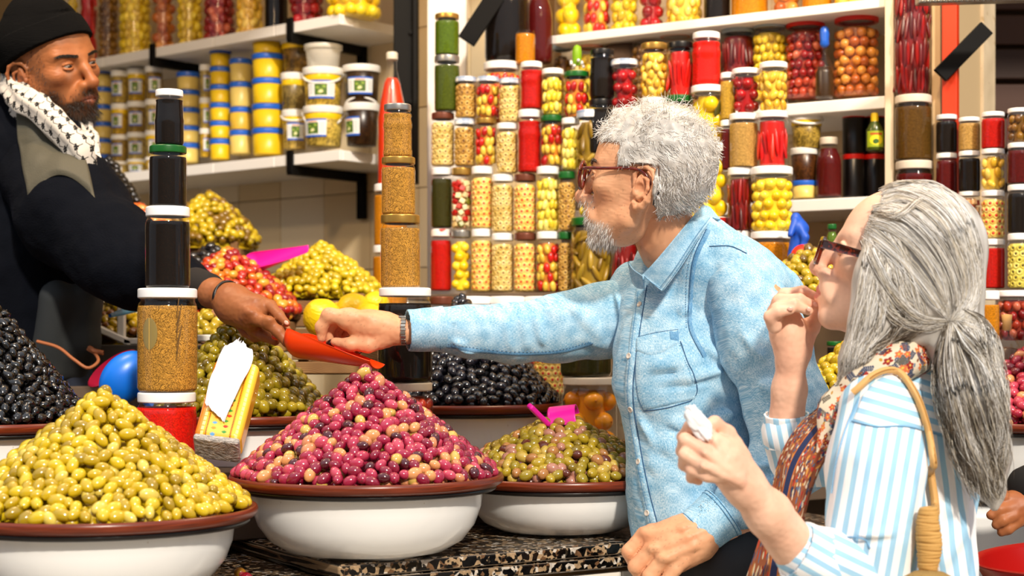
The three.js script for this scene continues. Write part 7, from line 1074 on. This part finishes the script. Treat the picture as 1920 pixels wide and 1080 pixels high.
// ---------- passer-by at the right edge, mostly out of the frame ----------
{
  const who = thing('person', 'person in a dark sleeve at the right edge, only one hand showing', 'person', V()), tone = skinTone('#a8683e', '#8c4a30', 0.05), D = 2.78;
  const h = [...limb([[2000, 930, D, 34], [1950, 945, D, 32], [1905, 955, D, 30]], 0.012), ...limb([[1905, 950, D, 28], [1890, 965, D, 26]], 0.02), ...limb([[1905, 940, D - 0.01, 15], [1880, 934, D - 0.015, 11], [1866, 938, D - 0.015, 8.5]], 0.005), ...limb([[1900, 952, D - 0.02, 14], [1874, 956, D - 0.026, 11.5], [1858, 966, D - 0.026, 9]], 0.005), ...limb([[1900, 966, D - 0.024, 14], [1880, 976, D - 0.03, 11], [1868, 984, D - 0.028, 9]], 0.005), ...limb([[1908, 978, D - 0.02, 12], [1890, 992, D - 0.026, 10], [1878, 998, D - 0.024, 8.5]], 0.005), ...limb([[1920, 935, D + 0.015, 16], [1892, 930, D + 0.02, 12], [1874, 926, D + 0.02, 9]], 0.006)];
  const HM = pose(2260, 360, 2.7, -1, 0, -8), { geo } = headGeo(HM, { extra: [cap(V(0, -0.05, -0.03), V(0, -0.14, -0.05), 0.054, 0.058, 0.03)] }, tone, null, 0.004);
  part('body', merge([geo, hand(h, tone, 0.003), fieldMesh([...limb([[2260, 450, 2.7, 55], [2270, 1000, 2.7, 100], [2240, 2000, 2.7, 45]], 0.04), ...limb([[2300, 1000, 2.76, 90], [2300, 1950, 2.76, 45]], 0.04), ...limb([[2260, 620, 2.8, 60], [2160, 850, 2.76, 50], [1990, 932, D, 34]], 0.03)], 0.014, { color: (x, y, z) => tone(x, y, z) }), ...eyes(null, HM, '#2a1810')]), skinMat, who);
  part('coat', fieldMesh([blob(2270, 760, 2.7, 130, 250, 0.13, 0.05), blob(2270, 1100, 2.7, 125, 250, 0.13, 0.05), ...limb([[2185, 600, 2.8, 75], [2160, 850, 2.76, 66], [1965, 925, D, 46], [1925, 915, D + 0.02, 40]], 0.04), ...limb([[2240, 1200, 2.7, 90], [2240, 1950, 2.7, 62]], 0.04), ...limb([[2240, 1200, 2.76, 90], [2240, 1900, 2.76, 62]], 0.04)], 0.011, { disp: (x, y, z) => N3(x * 18, y * 18, z * 18) * 0.005 }), M('#0b0a0b', 0.9), who);
  part('hair', nets((x, y, z) => Math.max(ell(V(0, 0.036, -0.016), V(0.08, 0.092, 0.102)).f(x, y, z), -(y - 0.01 - z * 0.5)), new THREE.Box3(V(-0.1, -0.08, -0.13), V(0.1, 0.14, 0.11)), 0.006).applyMatrix4(HM), M('#120e0c', 0.7), who);
}
// ---------- scoops, tissue pack, odds and ends ----------
// a scoop: a trough that is deep at the back and cut away towards the tip
function scoopGeo(len, rad, thick, back = 2.0, tip = 0.7) {
  const nu = 30, nv = 24, P0 = [];
  for (const s of [0, 1]) for (let i = 0; i <= nu; i++) { const t = i / nu, th = mix(back, tip, Math.pow(t, 1.15)), rr = rad * (t < 0.14 ? Math.sqrt(1 - (1 - t / 0.14) ** 2) * 0.75 + 0.25 : 1) * (1 - 0.12 * t) - s * thick, z = t * len; for (let j = 0; j <= nv; j++) { const a = (j / nv * 2 - 1) * th; P0.push([Math.sin(a) * rr, -Math.cos(a) * rr - (s ? 0 : 0), z]); } }
  const W = nv + 1, N = (nu + 1) * W, pos = P0.flat(), idx = [];
  for (let i = 0; i < nu; i++) for (let j = 0; j < nv; j++) { const a = i * W + j; idx.push(a, a + 1, a + W, a + 1, a + W + 1, a + W); idx.push(N + a, N + a + W, N + a + 1, N + a + 1, N + a + W, N + a + W + 1); }
  const e = (a, b) => idx.push(a, b, N + a, b, N + b, N + a); for (let j = 0; j < nv; j++) { e(nu * W + j, nu * W + j + 1); e(j + 1, j); } for (let i = 0; i < nu; i++) { e((i + 1) * W, i * W); e(i * W + nv, (i + 1) * W + nv); }
  const back0 = pos.length / 3; pos.push(0, -rad * 0.1, 0); for (let j = 0; j < nv; j++) idx.push(back0, j + 1, j);
  const g = new THREE.BufferGeometry(); g.setAttribute('position', new THREE.Float32BufferAttribute(pos, 3)); g.setIndex(idx); const q = g.toNonIndexed(); q.computeVertexNormals();
  return smooth(q);
}
function smooth(g) { g.deleteAttribute('normal'); const m2 = mergeVertices(g, 1e-5); m2.computeVertexNormals(); return m2; }
function scoop(from, to, up, rad, color, label, o = {}) {
  const z = to.clone().sub(from), len = z.length(); z.normalize(); const y = up.clone().addScaledVector(z, -up.dot(z)).normalize(), x = y.clone().cross(z), g = thing('scoop', label, 'scoop', from);
  g.quaternion.setFromRotationMatrix(new THREE.Matrix4().makeBasis(x, y, z));
  part('trough', scoopGeo(len, rad, 0.0018, o.back ?? 1.9, o.tip ?? 0.7), M(color, 0.3, { side: THREE.DoubleSide }), g);
  if (o.handle) part('handle', at(new RoundedBoxGeometry(0.018, 0.012, o.handle, 2, 0.004), V(0, -rad * 0.15, -o.handle / 2 + 0.012)), M(color, 0.3), g);
  return g;
}
scoop(P(546, 630, 2.86), P(712, 656, 2.76), V(-0.05, 1, -0.2), 0.038, '#f0420c', 'orange red plastic scoop held between the two men', { handle: 0.05, back: 1.95, tip: 0.8 });
{ const q = P(640, 660, 2.78), o = [P(655, 640, 2.815), P(620, 645, 2.81), P(672, 655, 2.8)]; o.forEach((p, i) => { const e = solo('olive', oliveGeo(0.022, 0.017, 90 + i), oliveMat('#1a0e10'), `dark olive lying in the orange scoop, ${['next to the thumb', 'under the fingertips', 'nearest the tip'][i]}`, 'olive'); e.position.copy(p); e.rotation.set(i, 0.4, 1.2 + i); }); }
scoop(P(455, 490, 3.62), P(566, 449, 3.58), V(-0.1, 1, 0.75), 0.036, '#f0189c', 'bright pink scoop stuck between the red and the yellow green olives', { back: 1.5, tip: 0.5 });
{ const g = scoop(P(1030, 800, 2.93), P(1085, 790, 2.92), V(0.1, -1, -0.2), 0.036, '#e0189c', 'magenta scoop stuck in the mixed olives', { back: 1.5, tip: 1.3 });
  part('handle', (() => { const a = g.worldToLocal ? null : null; return new RoundedBoxGeometry(0.0165, 0.01, 0.06, 3, 0.004); })(), M('#e0189c', 0.3), g).position.set(0, 0, 0);
  const hnd = g.children.at(-1); g.updateMatrixWorld(true); const p = P(1010, 778, 2.87), q2 = P(990, 760, 2.86); hnd.position.copy(g.worldToLocal(p.clone())); const dir = P(1030, 800, 2.9).sub(P(990, 760, 2.86)).normalize().transformDirection(g.matrixWorld.clone().invert()); hnd.quaternion.setFromUnitVectors(V(0, 0, 1), dir); }
{ const o = thing('scoop', 'blue plastic scoop lying behind the large garlic jar', 'scoop'), c = P(236, 708, 2.98), e = new THREE.Euler(0.2, 0.5, 0.75), s = ell(c, V(0.056, 0.043, 0.035), 0, e), t = ell(c.clone().add(V(0.01, 0.002, -0.014)), V(0.053, 0.04, 0.034), 0, e);
  part('trough', nets((x, y, z) => Math.max(s.f(x, y, z), -t.f(x, y, z)), new THREE.Box3().setFromCenterAndSize(c, V(0.16, 0.14, 0.14)), 0.0022, { slack: 0.01 }), M('#0a6fe0', 0.35), o); part('handle', taper([P(262, 735, 2.98), P(290, 765, 2.96), P(315, 790, 2.95)], [0.012, 0.01, 0.009], 14, 10), M('#0a6fe0', 0.35), o); }
solo('stick', taper([P(260, 579, 3.3), P(230, 585, 3.25), P(206, 592, 3.2)], [0.006, 0.007, 0.004], 16, 8), M('#5fb2ee', 0.35), 'light blue handle pointing left behind the garlic jar', 'handle');
solo('lid', at(lathe([[0.0001, 0.006], [0.05, 0.006], [0.056, 0.003], [0.056, 0], [0.0001, 0]].reverse(), 30), P(212, 692, 3.1), new THREE.Euler(0.5, 0, 0.5)), M('#9c0c30', 0.35), 'crimson round lid behind the blue scoop', 'lid');
{ // tissue pack leaning between the jars and the pink olives
  const A = P(362, 815, 2.6), B = P(450, 826, 2.6), Ct = P(385, 668, 2.71), o = thing('tissue_pack', 'yellow floral tissue pack with a white tissue sticking out', 'tissue pack', V());
  const X = B.clone().sub(A), Yv = Ct.clone().sub(A), w = X.length(), l = Yv.length(); X.normalize(); Yv.addScaledVector(X, -Yv.dot(X)).normalize(); const Z = X.clone().cross(Yv), th = 0.056;
  const basis = new THREE.Matrix4().makeBasis(X, Yv, Z).setPosition(A);
  const tex = canvasTex(256, 512, (c, W, H) => { c.fillStyle = '#f0a81a'; c.fillRect(0, 0, W, H); c.fillStyle = '#e8841a'; c.fillRect(0, 0, 44, H); c.fillStyle = '#f6c63c'; c.fillRect(W - 50, 0, 50, H); c.fillStyle = '#f7d98a'; for (let i = 0; i < 18; i++) { c.fillRect(34, i * 30 + 4, 16, 24); c.fillRect(W - 34, i * 30 + 4, 14, 24); }
    c.fillStyle = '#7a1c10'; for (let y = 0; y < H; y += 9) { c.fillRect(60, y, 6, 6); c.fillRect(W - 62, y, 6, 6); } c.fillStyle = '#efc04c'; c.fillRect(70, 0, W - 136, H);
    const r = rng(8); for (let i = 0; i < 30; i++) { const x = i % 2 ? 92 + r() * 16 : W - 100 + r() * 16, y = i * 17 + 8; c.fillStyle = ['#3d8f3a', '#5fa0d8', '#c8381c', '#e88a1c'][i % 4]; for (let p = -2; p < 3; p++) { c.save(); c.translate(x, y); c.rotate(p * 0.5); c.beginPath(); c.ellipse(0, -8, 3, 10, 0, 0, 7); c.fill(); c.restore(); } } });
  const pillow = (() => { const g = new RoundedBoxGeometry(w, l, th, 5, 0.012), p = g.attributes.position; for (let i = 0; i < p.count; i++) { const u = p.getX(i) / w, v = p.getY(i) / l, z = p.getZ(i); p.setZ(i, z + Math.sign(z) * 0.004 * Math.cos(u * 3.1) * Math.cos(v * 3.1) + N3(p.getX(i) * 50, p.getY(i) * 50, z * 50) * 0.0012); } g.computeVertexNormals(); const uv = g.attributes.uv; for (let i = 0; i < p.count; i++) uv.setXY(i, p.getX(i) / w + 0.5, p.getY(i) / l + 0.5); return g.translate(w / 2, l / 2, -th / 2 + 0.002); })();
  part('wrapper', pillow.applyMatrix4(basis), M('#ffffff', 0.3, { map: tex, clearcoat: 0.4 }), o);
  const foil = noiseTex(128, (u, v) => { const k = 0.72 + tileN(u, v, 10) * 0.22 + tileN(u, v, 26, 2) * 0.15; return [k, k * 0.98, k * 0.96]; });
  part('folded_end', (() => { const g = new RoundedBoxGeometry(w * 0.985, 0.012, th * 1.0, 3, 0.005); return g.translate(w / 2, -0.001, -th / 2 + 0.001).applyMatrix4(basis); })(), M('#ffffff', 0.3, { map: foil, bumpMap: foil, bumpScale: 0.003 }), o);
  const q = (u, v, z) => V(u * w, v * l, z).applyMatrix4(basis);
  solo('tissue', sheet([q(0.1, 0.34, 0.014), q(0.14, 0.7, 0.03), q(0.24, 1.0, 0.032), q(0.42, 1.14, 0.024)], [q(0.6, 0.16, 0.008), q(0.76, 0.55, 0.022), q(0.86, 0.98, 0.02), q(0.6, 1.14, 0.018)], 0.0016, 44, 26, 0.006, 0.013), M('#e6e8ec', 0.9), 'white tissue pulled out of the yellow pack', 'tissue');
}
// stray olives and stones on the counter between the bowls
[[462, 1043, 2.45, '#8a0c22', 'glossy dark red olive lying on the granite between the bowls', 0], [450, 1008, 2.5, '#a8701c', 'brown yellow olive lying behind the red one between the bowls', 1], [455, 1030, 2.48, '#a03a44', 'small pinkish olive lying beside the dark red one', 2]].forEach(([x, y, d, c, t, i]) => { const e = solo('olive', oliveGeo(i === 2 ? 0.012 : 0.02, i === 2 ? 0.01 : 0.0175, 200 + i), oliveMat(c, 0.12), t, 'olive'); const p = P(x, y, d); e.position.set(p.x, CT - 0.024 + 0.009, p.z); e.rotation.z = 1.3; });
// blue gloves and red ball behind the woman, red basin and white fridge at the lower right
solo('glove', fieldMesh([...limb([[1488, 480, 3.3, 12], [1500, 430, 3.3, 15], [1492, 408, 3.3, 10]], 0.01), ...limb([[1498, 425, 3.29, 8], [1510, 445, 3.28, 7], [1504, 468, 3.28, 6]], 0.006), ...limb([[1490, 415, 3.29, 7], [1482, 440, 3.28, 6]], 0.006)], 0.004), M('#1250c0', 0.5), 'crumpled bright blue glove hanging beside the amber jar', 'glove');
solo('ball', new THREE.SphereGeometry(0.026, 24, 18).translate(...P(1506, 482, 3.26).toArray()), M('#e8280c', 0.4), 'orange red round lid behind the woman\'s glasses', 'lid');
solo('basin', at(lathe([[0.0001, 0], [0.14, 0], [0.19, 0.1], [0.2, 0.108], [0.197, 0.112], [0.186, 0.105], [0.136, 0.008], [0.0001, 0.006]], 48), P(2075, 1046, 2.5).add(V(0, -0.108, 0)), new THREE.Euler(0, 0, 0.06)), M('#9a0c08', 0.3), 'red plastic basin at the bottom right corner', 'basin');
solo('fridge', at(new RoundedBoxGeometry(0.7, 0.98, 0.4, 3, 0.02), P(2080, 960, 3.2).setY(0.49)), M('#dfe0df', 0.35), 'white cabinet behind the red basin at the right edge', 'cabinet');
{ const d = 3.12, k = d / F, o = thing('bottle', 'corked oil bottle with herbs beside the long grey hair', 'bottle', P(1888, 694, d));
  part('glass', lathe([[0.0001, 0], [22, 0], [25, 4], [25, 40], [20, 54], [10, 66], [9, 84], [11, 86], [11, 92], [9, 92]].map(([a, b]) => [a * k, b * k]), 26), glass, o); part('oil', lathe([[0.0001, 1], [21, 1], [23.4, 5], [23.4, 39], [0.0001, 44]].map(([a, b]) => [a * k, b * k]), 22), M('#4a2c08', 0.3), o); part('cork', lathe([[0.0001, 74], [7.5, 74], [8.5, 92], [10, 104], [0.0001, 105]].map(([a, b]) => [a * k, b * k]), 18), M('#c89a5c', 0.8), o); }
jar(1838, 545, 1874, 692, 3.22, 'straight', 'amber', 'white', 'amber jar half hidden behind the long grey hair');
crate(1820, 1935, 694, 780, 3.1, 0.16, 'wooden crate under the corked bottle at the right edge', 2);
// bulbs under the awning in front of the stall: they make the rows of sparks in the jars
for (let i = 0; i < 4; i++) {
  const p = V(-1.0 + (i % 2) * 0.17 + (i > 1 ? 1.5 : 0), 2.5 + (i % 2) * 0.09, -2.75 - (i % 2) * 0.14), o = thing('lamp_bulb', `bare bulb hanging above the counter outside the picture, ${['first', 'second', 'third', 'fourth'][i]} from the left`, 'lamp', p);
  part('bulb', new THREE.SphereGeometry(0.05, 20, 14), new THREE.MeshStandardMaterial({ color: '#fff2dc', emissive: '#ffdcae', emissiveIntensity: 12 }), o); part('socket', new THREE.CylinderGeometry(0.02, 0.02, 0.07, 14).translate(0, 0.08, 0), m.black, o); part('cord', new THREE.CylinderGeometry(0.003, 0.003, 0.6, 6).translate(0, 0.4, 0), m.black, o);
  const l = new THREE.PointLight(0xffd9a8, 1.5); l.castShadow = true; l.shadow.radius = 2.4; o.add(l);
}
renderer.render(scene, camera);
